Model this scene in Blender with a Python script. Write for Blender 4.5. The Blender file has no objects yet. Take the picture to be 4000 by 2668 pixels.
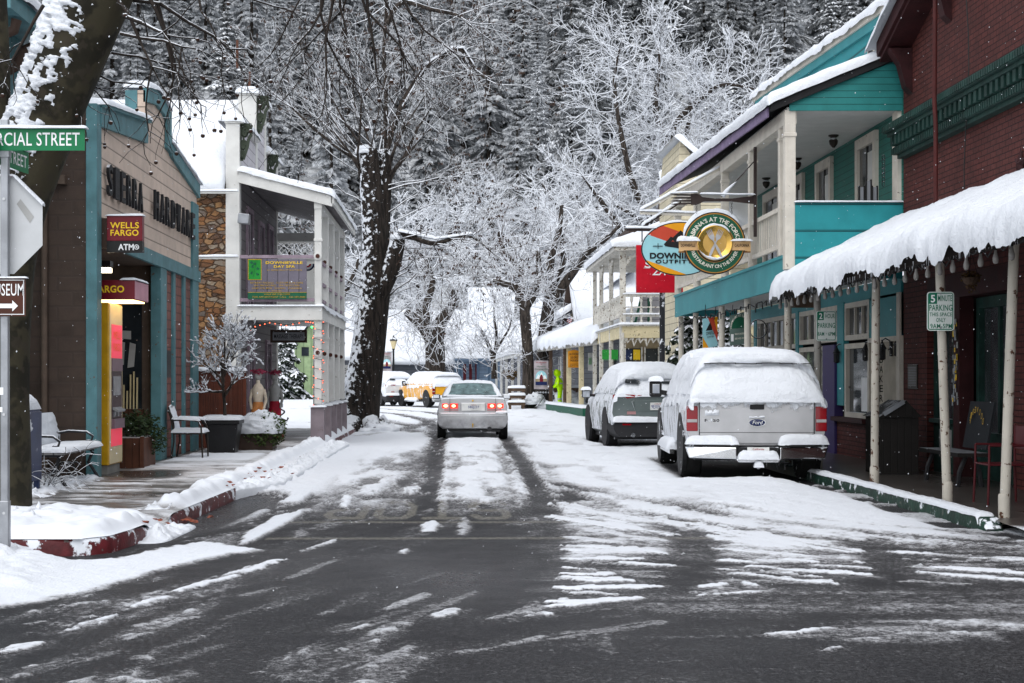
import bpy,bmesh,math,random
import numpy as np
from mathutils import Vector,Matrix
R=math.radians
SC=bpy.context.scene
COL=SC.collection
random.seed(7)
rng=np.random.default_rng(11)
# one camera 1.5 m above the road, looking along +Y; a point of the photo becomes a place
F_,VX,HY,EYE=6000.0,1767.0,1475.0,1.5
def at(px,py,Y):
 return Vector(((px-VX)*Y/F_,Y,EYE-(py-HY)*Y/F_))
def gnd(px,py,z=0.0):
 Y=(EYE-z)*F_/(py-HY)
 return Vector(((px-VX)*Y/F_,Y,z))
def onx(px,py,X):
 Y=X*F_/(px-VX)
 return Vector((X,Y,EYE-(py-HY)*Y/F_))
# ------------------ numpy noise
def _h(ix,iy,s):
 n=(ix.astype(np.int64)*374761393+iy.astype(np.int64)*668265263+s*974634777)&0x7fffffff
 n=((n^(n>>13))*1274126177)&0x7fffffff
 n=(n^(n>>16))&0xffff
 return n/65535.0
def vnoise(x,y,s=0):
 x=np.asarray(x,float);y=np.asarray(y,float)
 ix=np.floor(x);iy=np.floor(y)
 fx=x-ix;fy=y-iy
 fx=fx*fx*(3-2*fx);fy=fy*fy*(3-2*fy)
 a=_h(ix,iy,s);b=_h(ix+1,iy,s);c=_h(ix,iy+1,s);d=_h(ix+1,iy+1,s)
 return(a*(1-fx)+b*fx)*(1-fy)+(c*(1-fx)+d*fx)*fy
def fbm(x,y,s=0,o=4):
 t=0;a=.5;n=0
 for k in range(o):
  t=t+a*vnoise(x*2**k,y*2**k,s+k*17);n+=a;a*=.5
 return t/n
def sstep(a,b,x):
 t=np.clip((x-a)/(b-a),0,1)
 return t*t*(3-2*t)
def ease(a,b,x):
 t=min(1,max(0,(x-a)/(b-a)))
 return t*t*(3-2*t)
# ------------------ materials
class NT:
 def __init__(s,name):
  s.m=bpy.data.materials.new(name);s.m.use_nodes=True
  s.t=s.m.node_tree;s.n=s.t.nodes;s.n.clear()
  s.out=s.n.new('ShaderNodeOutputMaterial')
  s.b=s.n.new('ShaderNodeBsdfPrincipled')
  s.t.links.new(s.b.outputs[0],s.out.inputs[0])
 def new(s,k,**kw):
  n=s.n.new(k)
  for a,v in kw.items():setattr(n,a,v)
  return n
 def put(s,sock,v):
  if hasattr(v,'is_output'):s.t.links.new(v,sock)
  else:
   if isinstance(v,(tuple,list))and len(v)==3 and sock.type=='RGBA':v=(*v,1)
   sock.default_value=v
 def math(s,op,a,b=0.0,c=None,clamp=False):
  n=s.new('ShaderNodeMath',operation=op,use_clamp=clamp)
  s.put(n.inputs[0],a);s.put(n.inputs[1],b)
  if c is not None:s.put(n.inputs[2],c)
  return n.outputs[0]
 def mix(s,f,a,b):
  n=s.new('ShaderNodeMix',data_type='RGBA')
  s.put(n.inputs[0],f);s.put(n.inputs[6],a);s.put(n.inputs[7],b)
  return n.outputs[2]
 def noise(s,scale,detail=4,rough=.55,vec=None,out=0):
  n=s.new('ShaderNodeTexNoise')
  n.inputs['Scale'].default_value=scale;n.inputs['Detail'].default_value=detail
  n.inputs['Roughness'].default_value=rough
  s.t.links.new(vec if vec is not None else s.pos(),n.inputs['Vector'])
  return n.outputs[out]
 def pos(s):
  if not hasattr(s,'_p'):s._p=s.new('ShaderNodeNewGeometry')
  return s._p.outputs['Position']
 def nrm(s):
  s.pos();return s._p.outputs['Normal']
 def sep(s,v):
  n=s.new('ShaderNodeSeparateXYZ');s.put(n.inputs[0],v);return n.outputs
 def comb(s,x,y,z):
  n=s.new('ShaderNodeCombineXYZ')
  s.put(n.inputs[0],x);s.put(n.inputs[1],y);s.put(n.inputs[2],z);return n.outputs[0]
 def smooth(s,v,a,b):
  n=s.new('ShaderNodeMapRange',interpolation_type='SMOOTHSTEP')
  s.put(n.inputs[0],v);n.inputs[1].default_value=a;n.inputs[2].default_value=b
  return n.outputs[0]
 def bump(s,h,strength=.4,dist=.02):
  n=s.new('ShaderNodeBump');n.inputs['Strength'].default_value=strength
  n.inputs['Distance'].default_value=dist;s.put(n.inputs['Height'],h)
  s.put(s.b.inputs['Normal'],n.outputs[0])
SNOWC=(.715,.742,.785)
MATS={}
def M(name,col,rough=.6,metal=0.,var=.12,vs=4.,bump=.15,bs=40.,bd=.01,snow=0.,thr=.45,ns=9.,pat=None,pitch=.15,axis='x',dirt=0.,emit=None,es=0.,alpha=1.,chip=0.,chipc=(.12,.06,.03),spec=.22,coat=0.,col2=None,mortar=(.2,.18,.17),bw=.2,stick=0.,lee=0.):
 """one procedural paint / wood / masonry material; snow>0 settles snow on faces that look up"""
 t=NT(name);b=t.b
 n1=t.noise(vs,5)
 lo=tuple(c*(1-var)for c in col);hi=tuple(min(1,c*(1+var))for c in col)
 c=t.mix(t.smooth(n1,.3,.7),lo,hi)
 h=t.noise(bs,3)
 x,y,z=t.sep(t.pos())
 if pat=='lap':
  fr=t.math('FRACT',t.math('DIVIDE',z,pitch))
  line=t.math('SUBTRACT',1,t.smooth(fr,.03,.14))
  c=t.mix(t.math('MULTIPLY',line,.88),c,tuple(k*.14 for k in col))
  bn=t.noise(1.,2,vec=t.comb(t.math('MULTIPLY',x,.6),t.math('MULTIPLY',y,.6),t.math('MULTIPLY',t.math('FLOOR',t.math('DIVIDE',z,pitch)),7.3)))
  c=t.mix(t.math('MULTIPLY',t.smooth(bn,.35,.7),.28),c,tuple(k*.6 for k in col))
  h=t.math('ADD',t.math('MULTIPLY',t.math('SUBTRACT',1,fr),1.5),t.math('MULTIPLY',h,.25))
 elif pat=='board':
  u=x if axis=='x' else y
  fr=t.math('FRACT',t.math('DIVIDE',u,pitch))
  line=t.math('SUBTRACT',1,t.smooth(t.math('ABSOLUTE',t.math('SUBTRACT',fr,.5)),.0,.07))
  idn=t.noise(1.,0,vec=t.comb(t.math('MULTIPLY',t.math('FLOOR',t.math('DIVIDE',t.math('ADD',u,pitch/2),pitch)),5.7),0.,t.math('MULTIPLY',z,.25)))
  c=t.mix(t.math('MULTIPLY',t.smooth(idn,.3,.7),.5),c,tuple(k*.55 for k in col))
  c=t.mix(t.math('MULTIPLY',line,.8),c,tuple(k*.15 for k in col))
  h=t.math('SUBTRACT',t.math('MULTIPLY',h,.3),line)
 elif pat=='brick':
  u=x if axis=='x' else y
  bt=t.new('ShaderNodeTexBrick');t.put(bt.inputs['Vector'],t.comb(u,z,0.))
  bt.inputs['Scale'].default_value=1;bt.inputs['Brick Width'].default_value=bw;bt.inputs['Row Height'].default_value=pitch
  bt.inputs['Mortar Size'].default_value=pitch*.085;bt.inputs['Mortar Smooth'].default_value=.3
  t.put(bt.inputs['Color1'],c);t.put(bt.inputs['Color2'],t.mix(.65,c,tuple(col2 or[k*.7 for k in col])))
  t.put(bt.inputs['Mortar'],mortar)
  c=bt.outputs[0]
  h=t.math('ADD',t.math('MULTIPLY',bt.outputs[1],-1.0),t.math('MULTIPLY',h,.35))
 elif pat=='stone':
  v=t.new('ShaderNodeTexVoronoi',feature='DISTANCE_TO_EDGE');v2=t.new('ShaderNodeTexVoronoi')
  w=t.comb(t.math('ADD',t.math('MULTIPLY',x,5.2),t.math('MULTIPLY',t.noise(3.),1.6)),t.math('MULTIPLY',y,5.2),t.math('ADD',t.math('MULTIPLY',z,10.5),t.math('MULTIPLY',t.noise(4.),1.8)))
  for q in(v,v2):t.put(q.inputs['Vector'],w);q.inputs['Scale'].default_value=1.0
  cr=t.new('ShaderNodeValToRGB');e=cr.color_ramp.elements
  e[0].position=0;e[0].color=(.07,.05,.04,1);e[1].position=1;e[1].color=(.36,.30,.22,1)
  for p_,q_ in((.25,(.23,.10,.04,1)),(.5,(.32,.18,.08,1)),(.7,(.12,.10,.09,1))):
   k=e.new(p_);k.color=q_
  t.put(cr.inputs[0],t.sep(v2.outputs['Color'])[0])
  m_=t.smooth(v.outputs['Distance'],.0,.12)
  c=t.mix(m_,(.10,.055,.03),t.mix(t.math('MULTIPLY',t.smooth(t.noise(14.,6),.4,.75),.7),cr.outputs[0],(.16,.08,.04)))
  h=t.math('ADD',m_,t.math('MULTIPLY',h,.4))
 elif pat=='bark':
  w=t.comb(t.math('MULTIPLY',x,9.),t.math('MULTIPLY',y,9.),t.math('MULTIPLY',z,1.6))
  nb=t.noise(1.6,7,.65,vec=w)
  c=t.mix(t.smooth(nb,.38,.62),tuple(k*.3 for k in col),hi)
  h=nb
 elif pat=='patch':
  v2=t.noise(3.2,3,.6);
  c=t.mix(t.smooth(v2,.46,.54),c,tuple(col2 or col))
  c=t.mix(t.math('MULTIPLY',t.smooth(t.noise(8.),.55,.6),.6),c,(.035,.028,.02))
 if dirt:
  c=t.mix(t.math('MULTIPLY',t.smooth(t.noise(2.3,6,.7),.42,.72),dirt),c,tuple(k*.35 for k in col))
 if chip:
  c=t.mix(t.smooth(t.noise(13.,4,.6),.70-chip,.73-chip),c,chipc)
 if snow or stick:
  nz=t.sep(t.nrm())[2]
  nn=t.math('MULTIPLY',t.math('SUBTRACT',t.noise(ns,5,.6),.5),1.1)
  if snow:
   f=t.smooth(t.math('ADD',nz,nn),thr,thr+.16)
   f=t.math('MULTIPLY',f,snow,clamp=True)
  else:f=0.
  if stick:
   g=t.smooth(t.math('ADD',t.math('ADD',t.noise(ns*.45,6,.62),t.math('MULTIPLY',nz,.12)),t.math('MULTIPLY',t.sep(t.nrm())[0],-lee)),.62-stick*.3,.66-stick*.3)
   f=t.math('MAXIMUM',f,g)
  c=t.mix(f,c,SNOWC)
  h=t.math('ADD',h,t.math('MULTIPLY',f,1.2))
  t.put(b.inputs['Roughness'],t.math('ADD',t.math('MULTIPLY',f,.75-rough),rough))
  if metal:t.put(b.inputs['Metallic'],t.math('MULTIPLY',t.math('SUBTRACT',1.,f),metal))
 else:
  t.put(b.inputs['Roughness'],t.math('ADD',rough-.06,t.math('MULTIPLY',n1,.12)))
  b.inputs['Metallic'].default_value=metal
 t.put(b.inputs['Base Color'],c)
 if bump:t.bump(h,bump,bd)
 if coat:b.inputs['Coat Weight'].default_value=coat
 b.inputs['Specular IOR Level'].default_value=spec
 if emit:t.put(b.inputs['Emission Color'],emit);b.inputs['Emission Strength'].default_value=es
 MATS[name]=t.m
 return t.m
def snow_mat(name='snow',bump=.55,col=SNOWC):
 t=NT(name)
 a=t.noise(3.,4);c=t.mix(a,tuple(k*.95 for k in col),tuple(min(1,k*1.05)for k in col))
 h=t.math('ADD',t.math('MULTIPLY',t.noise(11.,6,.68),1.4),t.math('MULTIPLY',t.noise(70.,3,.65),.45))
 t.put(t.b.inputs['Base Color'],c);t.b.inputs['Roughness'].default_value=.8
 t.b.inputs['Specular IOR Level'].default_value=.2
 t.bump(h,bump,.03);MATS[name]=t.m
 return t.m
snow_mat('snow',.75);snow_mat('snow_soft',.3)
def glass_mat(name,col=(.02,.025,.03),rough=.08,spec=.5):
 return M(name,col,rough=rough,var=.5,vs=1.3,bump=.05,bs=2.,spec=spec)
# ------------------ mesh builder
class MB:
 def __init__(s):s.v=[];s.f=[];s.mi=[];s.cur=0;s.sm=False;s.n=0
 def add(s,vs,fs):
  o=s.n
  s.v.extend([tuple(p)for p in vs]);s.n=len(s.v)
  for f in fs:s.f.append([i+o for i in f]);s.mi.append(s.cur)
  return s
 def quad(s,a,b,c,d):return s.add([a,b,c,d],[(0,1,2,3)])
 def box(s,x0,x1,y0,y1,z0,z1,ch=0.):
  if x1<x0:x0,x1=x1,x0
  if y1<y0:y0,y1=y1,y0
  if z1<z0:z0,z1=z1,z0
  return s.obox(Vector(((x0+x1)/2,(y0+y1)/2,(z0+z1)/2)),(x1-x0,y1-y0,z1-z0))
 def obox(s,c,size,rot=None):
  hx,hy,hz=size[0]/2,size[1]/2,size[2]/2
  m=rot if rot is not None else Matrix.Identity(3)
  c=Vector(c)
  vs=[c+m@Vector((sx*hx,sy*hy,sz*hz))for sx in(-1,1)for sy in(-1,1)for sz in(-1,1)]
  return s.add(vs,[(0,1,3,2),(4,6,7,5),(0,4,5,1),(2,3,7,6),(0,2,6,4),(1,5,7,3)])
 def bar(s,p,q,w,h=None,up=(0,0,1)):
  p=Vector(p);q=Vector(q);d=q-p;L=d.length
  if L<1e-6:return s
  d/=L;u=Vector(up)
  if abs(d.dot(u))>.98:u=Vector((1,0,0))if abs(d.x)<.9 else Vector((0,1,0))
  sx=d.cross(u).normalized();u=sx.cross(d)
  return s.obox((p+q)/2,(w,L,h or w),Matrix((sx,d,u)).transposed())
 def tube(s,pts,rad,n=8,cap=True):
  pts=[Vector(p)for p in pts];k=len(pts)
  if not isinstance(rad,(list,tuple)):rad=[rad]*k
  ref=None;vs=[];fs=[]
  for i,p in enumerate(pts):
   d=(pts[min(i+1,k-1)]-pts[max(i-1,0)]).normalized()
   if ref is None:
    ref=Vector((0,0,1))if abs(d.z)<.9 else Vector((1,0,0))
   a=(ref-d*ref.dot(d))
   if a.length<1e-4:a=d.orthogonal()
   a.normalize();b=d.cross(a);ref=a
   for j in range(n):
    t=2*math.pi*j/n
    vs.append(p+(a*math.cos(t)+b*math.sin(t))*rad[i])
  for i in range(k-1):
   for j in range(n):
    j2=(j+1)%n
    fs.append((i*n+j,i*n+j2,(i+1)*n+j2,(i+1)*n+j))
  if cap:fs.append(tuple(range(n-1,-1,-1)));fs.append(tuple(range((k-1)*n,k*n)))
  return s.add(vs,fs)
 def cyl(s,p,q,r,r2=None,n=16):return s.tube([p,q],[r,r if r2 is None else r2],n)
 def lathe(s,c,prof,n=20,axis='z'):
  c=Vector(c);vs=[];fs=[]
  for r,z in prof:
   for j in range(n):
    t=2*math.pi*j/n
    a,b=r*math.cos(t),r*math.sin(t)
    o={'z':(a,b,z),'y':(a,z,b),'x':(z,a,b)}[axis]
    vs.append(c+Vector(o))
  k=len(prof)
  for i in range(k-1):
   for j in range(n):
    j2=(j+1)%n;fs.append((i*n+j,i*n+j2,(i+1)*n+j2,(i+1)*n+j))
  fs.append(tuple(range(n-1,-1,-1)));fs.append(tuple(range((k-1)*n,k*n)))
  return s.add(vs,fs)
 def prism(s,poly,d):
  d=Vector(d);a=[Vector(p)for p in poly];n=len(a)
  fs=[tuple(range(n-1,-1,-1)),tuple(range(n,2*n))]+[(i,(i+1)%n,n+(i+1)%n,n+i)for i in range(n)]
  return s.add(a+[p+d for p in a],fs)
 def ball(s,c,r,n=8,m=6,sc=(1,1,1)):
  prof=[(max(1e-4,r*math.sin(math.pi*i/m)),-r*math.cos(math.pi*i/m))for i in range(m+1)]
  o=s.n;s.lathe((0,0,0),prof,n)
  for i in range(o,s.n):
   p=s.v[i];s.v[i]=(c[0]+p[0]*sc[0],c[1]+p[1]*sc[1],c[2]+p[2]*sc[2])
  return s
 def grid(s,P):
  """P: array (nu,nv,3)"""
  nu,nv=P.shape[:2]
  o=s.n;s.v.extend([tuple(p)for p in P.reshape(-1,3)]);s.n=len(s.v)
  for i in range(nu-1):
   for j in range(nv-1):
    s.f.append([o+i*nv+j,o+(i+1)*nv+j,o+(i+1)*nv+j+1,o+i*nv+j+1]);s.mi.append(s.cur)
  return s
 def mesh(s,name,mats,smooth=None):
  me=bpy.data.meshes.new(name)
  me.from_pydata(s.v,[],s.f)
  if not isinstance(mats,(list,tuple)):mats=[mats]
  for m in mats:me.materials.append(MATS[m]if isinstance(m,str)else m)
  if len(mats)>1:me.polygons.foreach_set('material_index',s.mi)
  if smooth is not None:
   me.polygons.foreach_set('use_smooth',[True]*len(me.polygons))
   me.update()
   if smooth<180:me.set_sharp_from_angle(angle=R(smooth))
  me.update()
  return me
 def build(s,name,mats,parent=None,smooth=None,bev=0.,label=None):
  o=bpy.data.objects.new(name,s.mesh(name,mats,smooth));COL.objects.link(o)
  if parent is not None:adopt(o,parent)
  if bev:
   b=o.modifiers.new('bevel','BEVEL');b.width=bev;b.segments=2;b.limit_method='ANGLE';b.angle_limit=R(40)
  if label:o['label']=label
  return o
def adopt(o,parent):
 r=parent
 while r.parent:r=r.parent
 o.parent=parent
 if parent is r:o.matrix_parent_inverse=(Matrix.Translation(r.location)@r.rotation_euler.to_matrix().to_4x4()).inverted()
def tag(o,label=None,cat=None,group=None,kind=None):
 if label:o['label']=label
 if cat:o['category']=cat
 if group:o['group']=group
 if kind:o['kind']=kind
 return o
def thing(name,label,cat,loc=(0,0,0),group=None):
 o=bpy.data.objects.new(name,None);COL.objects.link(o);o.location=loc
 o.empty_display_size=.2
 return tag(o,label,cat,group)
def copy_tree(o,parent=None):
 c=o.copy();COL.objects.link(c)
 if parent is not None:
  mi=o.matrix_parent_inverse.copy();c.parent=parent;c.matrix_parent_inverse=mi
 for ch in list(o.children):copy_tree(ch,c)
 return c
def np_mesh(name,V,Fq,mats,smooth=True,attrs=None,mi=None):
 """fast mesh from numpy arrays; Fq (n,3) or (n,4)"""
 me=bpy.data.meshes.new(name);V=np.asarray(V,np.float32);Fq=np.asarray(Fq,np.int32)
 k=Fq.shape[1]
 me.vertices.add(len(V));me.vertices.foreach_set('co',V.ravel())
 me.loops.add(Fq.size);me.loops.foreach_set('vertex_index',Fq.ravel())
 me.polygons.add(len(Fq))
 me.polygons.foreach_set('loop_start',np.arange(0,Fq.size,k,dtype=np.int32))
 me.polygons.foreach_set('use_smooth',np.full(len(Fq),smooth))
 if not isinstance(mats,(list,tuple)):mats=[mats]
 for m in mats:me.materials.append(MATS[m]if isinstance(m,str)else m)
 if mi is not None:me.polygons.foreach_set('material_index',np.asarray(mi,np.int32))
 for a,val in(attrs or{}).items():
  at_=me.attributes.new(a,'FLOAT','POINT');at_.data.foreach_set('value',np.asarray(val,np.float32).ravel())
 me.update(calc_edges=True);me.validate()
 return me
def gridf(nu,nv):
 i,j=np.meshgrid(np.arange(nu-1),np.arange(nv-1),indexing='ij')
 a=(i*nv+j).ravel()
 return np.stack([a,a+nv,a+nv+1,a+1],1)
def link(name,me,parent=None):
 o=bpy.data.objects.new(name,me);COL.objects.link(o)
 if parent is not None:adopt(o,parent)
 return o
# ------------------ lettering
_tc={}
def glyphs(s,bold=0.0,space=1.0):
 k=(s,bold,space)
 if k not in _tc:
  cu=bpy.data.curves.new('t','FONT');cu.body=s;cu.size=1;cu.offset=bold;cu.space_character=space
  cu.resolution_u=3
  ob=bpy.data.objects.new('t',cu)
  me=bpy.data.meshes.new_from_object(ob)
  V=np.array([v.co[:2]for v in me.vertices]);Fs=[tuple(p.vertices)for p in me.polygons]
  bpy.data.objects.remove(ob);bpy.data.curves.remove(cu);bpy.data.meshes.remove(me)
  lo=V.min(0);hi=V.max(0)
  _tc[k]=((V-lo)/(hi-lo),Fs,(hi-lo)[0]/(hi-lo)[1])
 return _tc[k]
def text(mb,s,o,u,v,bold=.012,lift=.003,thick=0.,space=1.05):
 """lettering s filling the parallelogram o, o+u, o+v; thick gives it depth"""
 V,Fs,_=glyphs(s,bold,space)
 o=Vector(o);u=Vector(u);v=Vector(v);n=u.cross(v).normalized()
 top=[o+u*p[0]+v*p[1]+n*(lift+thick)for p in V]
 mb.add(top,Fs)
 if thick:
  cnt={}
  for f in Fs:
   for i in range(len(f)):
    e=(f[i],f[(i+1)%len(f)])
    if(e[1],e[0])in cnt:del cnt[(e[1],e[0])]
    else:cnt[e]=1
  base=[p-n*thick for p in top]
  mb.add(top+base,[(a,b,b+len(top),a+len(top))[::-1]for a,b in cnt])
 return mb
def ctext(mb,s,c,u,h,vdir,w=None,**k):
 """centred line of height h; width follows the face unless w is given"""
 asp=glyphs(s,k.get('bold',.012),k.get('space',1.05))[2]
 u=Vector(u).normalized();v=Vector(vdir).normalized()
 w=w or asp*h
 return text(mb,s,Vector(c)-u*w/2-v*h/2,u*w,v*h,**k)
# ------------------ settled snow
def snow_slab(mb,a,b,c,d,t=.12,nu=24,nv=10,edge=.12,amp=.25,seed=0,drop=(0,0,0,0),ns=3.,over=.04):
 """snow lying on the quad a-b-c-d (a->b is u, a->d is v); rounded rims; drop = droop of rims u0,u1,v0,v1"""
 a,b,c,d=(np.array(p,float)for p in(a,b,c,d))
 Lu=np.linalg.norm(b-a);Lv=np.linalg.norm(d-a)
 def par(n,L):
  e=min(.45,edge/L);s_=np.linspace(0,1,n)
  k=[0,.06*e,.2*e,.45*e,e];m=max(2,n-8)
  return np.array(k+list(np.linspace(e,1-e,m)[1:-1])+[1-q for q in k[::-1]])
 U,V=np.meshgrid(par(nu,Lu),par(nv,Lv),indexing='ij')
 P=(a*(1-U[...,None])+b*U[...,None])*(1-V[...,None])+(d*(1-U[...,None])+c*U[...,None])*V[...,None]
 n_=np.cross(b-a,d-a);n_/=np.linalg.norm(n_)
 if n_[2]<0:n_=-n_
 du=np.minimum(U,1-U)*Lu;dv=np.minimum(V,1-V)*Lv
 q=lambda x:np.sqrt(np.clip(1-(1-np.clip(x/edge,0,1))**2,0,1))
 h=t*q(du)*q(dv)*(1+amp*2*(fbm(U*Lu*ns,V*Lv*ns,seed,4)-.5))
 udir=(b-a)/Lu;vdir=(d-a)/Lv
 nz=over*(fbm(U*Lu*5,V*Lv*5,seed+5,3))
 P=P+n_*h[...,None]
 P+=udir*(np.where(U>.5,1,-1)*nz*np.clip(1-du/(edge*1.5),0,1))[...,None]
 P+=vdir*(np.where(V>.5,1,-1)*nz*np.clip(1-dv/(edge*1.5),0,1))[...,None]
 for k,(dist,w)in enumerate(((U*Lu,drop[0]),((1-U)*Lu,drop[1]),(V*Lv,drop[2]),((1-V)*Lv,drop[3]))):
  if w:
   al=(V*Lv if k<2 else U*Lu)
   lob=.35+1.1*np.abs(fbm(al*2.2,al*0+3.3*k,seed+9,3)-.2)+.35*(fbm(al*11,al*0,seed+2,2)-.5)
   P[...,2]-=w*lob*np.clip(1-dist/edge,0,1)**1.6
 mb.grid(P)
 return mb
# ------------------ camera, light, sky
cam=bpy.data.cameras.new('camera');co=bpy.data.objects.new('camera',cam);COL.objects.link(co)
co.location=(0,0,EYE);co.rotation_euler=(R(90),0,0)
cam.sensor_width=36;cam.lens=54;cam.shift_x=(2000-VX)/4000;cam.shift_y=(HY-1334)/4000
cam.clip_start=.3;cam.clip_end=2000
SC.camera=co
SC.cycles.use_denoising=True
SC.view_settings.view_transform='Standard';SC.view_settings.look='None';SC.view_settings.exposure=0
SUN_EL,SUN_AZ=R(58),R(200)
w=bpy.data.worlds.new('World');SC.world=w;w.use_nodes=True
wn=w.node_tree.nodes;wn.clear()
sky=wn.new('ShaderNodeTexSky');sky.sky_type='NISHITA';sky.sun_disc=False
sky.sun_elevation=SUN_EL;sky.sun_rotation=SUN_AZ;sky.air_density=1.0;sky.dust_density=1.;sky.ozone_density=1.
hs=wn.new('ShaderNodeHueSaturation');hs.inputs['Saturation'].default_value=.22;hs.inputs['Value'].default_value=1.95
bg=wn.new('ShaderNodeBackground');bg.inputs[1].default_value=.15
wo=wn.new('ShaderNodeOutputWorld')
w.node_tree.links.new(sky.outputs[0],hs.inputs['Color']);w.node_tree.links.new(hs.outputs[0],bg.inputs[0]);w.node_tree.links.new(bg.outputs[0],wo.inputs[0])
sl=bpy.data.lights.new('sun','SUN');sl.energy=1.5;sl.angle=R(60);sl.color=(1,.985,.96)
so=bpy.data.objects.new('sun',sl);COL.objects.link(so)
sd=Vector((math.sin(SUN_AZ)*math.cos(SUN_EL),math.cos(SUN_AZ)*math.cos(SUN_EL),math.sin(SUN_EL)))
so.rotation_euler=sd.to_track_quat('Z','Y').to_euler();so.location=(0,-20,40)
# ------------------ road materials
def road_material():
 t=NT('slushy_asphalt');b=t.b
 at_=lambda n:(lambda q:(setattr(q,'attribute_name',n),q.outputs['Fac'])[1])(t.new('ShaderNodeAttribute'))
 sn,wet,pa=at_('snow'),at_('wet'),at_('paint')
# asphalt: aggregate speckle, damp patches
 agg=t.noise(85.,3,.75)
 a=t.mix(t.smooth(agg,.35,.68),(.006,.0058,.0062),(.052,.051,.054))
 grit=t.noise(26.,5,.78)
 a=t.mix(t.math('MULTIPLY',t.smooth(grit,.47,.70),.75),a,(.125,.125,.132))
 a=t.mix(t.math('MULTIPLY',t.math('SUBTRACT',1.,t.smooth(grit,.28,.46)),.7),a,(.007,.007,.008))
 a=t.mix(t.smooth(t.noise(1.4,5,.6),.35,.7),a,t.mix(.5,a,(.018,.018,.021)))
 a=t.mix(t.math('MULTIPLY',pa,t.smooth(t.noise(22.,5,.72),.38,.58)),a,(.26,.245,.20))
 fine=t.math('ADD',t.math('MULTIPLY',t.math('SUBTRACT',t.noise(24.,6,.76),.5),1.35),t.math('MULTIPLY',t.math('SUBTRACT',t.noise(120.,3,.7),.5),.85))
 f=t.smooth(t.math('ADD',sn,fine),.34,.78)
 grain=t.math('MULTIPLY',t.smooth(t.noise(30.,4,.7),.57,.63),t.smooth(t.math('ADD',sn,t.math('MULTIPLY',t.math('SUBTRACT',t.noise(4.,4),.5),.5)),.02,.30))
 slush=t.smooth(t.math('ADD',sn,t.math('MULTIPLY',fine,1.3)),.20,.70)
 sc=t.mix(t.smooth(sn,.45,.95),(.50,.50,.515),SNOWC)
 c=t.mix(t.math('MULTIPLY',slush,.38),a,(.30,.298,.305))
 c=t.mix(t.math('MULTIPLY',grain,.55),c,(.42,.42,.43))
 c=t.mix(f,c,sc)
 t.put(b.inputs['Base Color'],c)
 ra=t.math('SUBTRACT',.62,t.math('MULTIPLY',wet,.36))
 ra=t.math('ADD',ra,t.math('MULTIPLY',t.math('SUBTRACT',t.noise(3.,4),.5),.2))
 ra=t.math('ADD',ra,t.math('MULTIPLY',t.math('SUBTRACT',grit,.5),.35))
 t.put(b.inputs['Roughness'],t.math('ADD',t.math('MULTIPLY',f,t.math('SUBTRACT',.82,ra)),ra))
 b.inputs['Specular IOR Level'].default_value=.06
 hh=t.math('ADD',t.math('MULTIPLY',t.math('ADD',t.math('MULTIPLY',grit,1.6),t.math('MULTIPLY',agg,.5)),t.math('SUBTRACT',1.,t.math('MULTIPLY',wet,.55))),t.math('MULTIPLY',f,t.math('ADD',.6,t.math('MULTIPLY',t.noise(38.,4,.65),.9))))
 t.bump(hh,.7,.02);MATS['road']=t.m
road_material()
def walk_material():
 t=NT('wet_concrete');b=t.b
 q=t.new('ShaderNodeAttribute');q.attribute_name='snow';sn=q.outputs['Fac']
 q=t.new('ShaderNodeAttribute');q.attribute_name='wet';wet=q.outputs['Fac']
 a=t.mix(t.smooth(t.noise(2.5,5),.3,.7),(.055,.048,.043),(.10,.09,.082))
 a=t.mix(t.math('MULTIPLY',wet,.6),a,(.032,.026,.022))
 fine=t.math('ADD',t.math('MULTIPLY',t.math('SUBTRACT',t.noise(60.,4,.7),.5),.9),t.math('MULTIPLY',t.math('SUBTRACT',t.noise(6.,4,.6),.5),.5))
 f=t.smooth(t.math('ADD',sn,fine),.30,.66)
 c=t.mix(f,a,t.mix(t.smooth(sn,.5,.95),(.46,.46,.47),SNOWC))
 t.put(b.inputs['Base Color'],c)
 t.put(b.inputs['Roughness'],t.math('ADD',t.math('MULTIPLY',f,.45),t.math('SUBTRACT',.42,t.math('MULTIPLY',wet,.25))))
 t.bump(t.math('ADD',f,t.math('MULTIPLY',t.noise(90.,3),.4)),.35,.012);MATS['walk']=t.m
walk_material()
def seg_d(x,y,ax,ay,bx,by):
 dx,dy=bx-ax,by-ay;L=dx*dx+dy*dy+1e-9
 t=np.clip(((x-ax)*dx+(y-ay)*dy)/L,0,1)
 return np.hypot(x-ax-t*dx,y-ay-t*dy),t
def inpoly(x,y,P):
 r=np.zeros(x.shape,bool);n=len(P)
 for i in range(n):
  x1,y1=P[i];x2,y2=P[(i+1)%n]
  if y1==y2:continue
  c=((y1>y)!=(y2>y))&(x<(x2-x1)*(y-y1)/(y2-y1)+x1)
  r^=c
 return r
def spoly(x,y,P,soft):
 """soft membership of a polygon"""
 d=np.full(x.shape,1e9);n=len(P)
 for i in range(n):
  d=np.minimum(d,seg_d(x,y,*P[i],*P[(i+1)%n])[0])
 return np.where(inpoly(x,y,P),sstep(-soft,soft,d),sstep(-soft,soft,-d))
def g2(*pts):return[tuple(gnd(px,py)[:2])for px,py in pts]
KERB=[(-9.0,12.9),(-3.4,12.86),(-3.1,12.92),(-2.93,13.15),(-2.86,13.7),(-2.80,15.0),(-2.73,17.0),(-2.66,19.0),(-2.62,24.0),(-2.60,32.0),(-2.60,41.0)]
def kerb_x(y):
 ys=[p[1]for p in KERB[2:]];xs=[p[0]for p in KERB[2:]]
 return np.interp(y,ys,xs)
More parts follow.
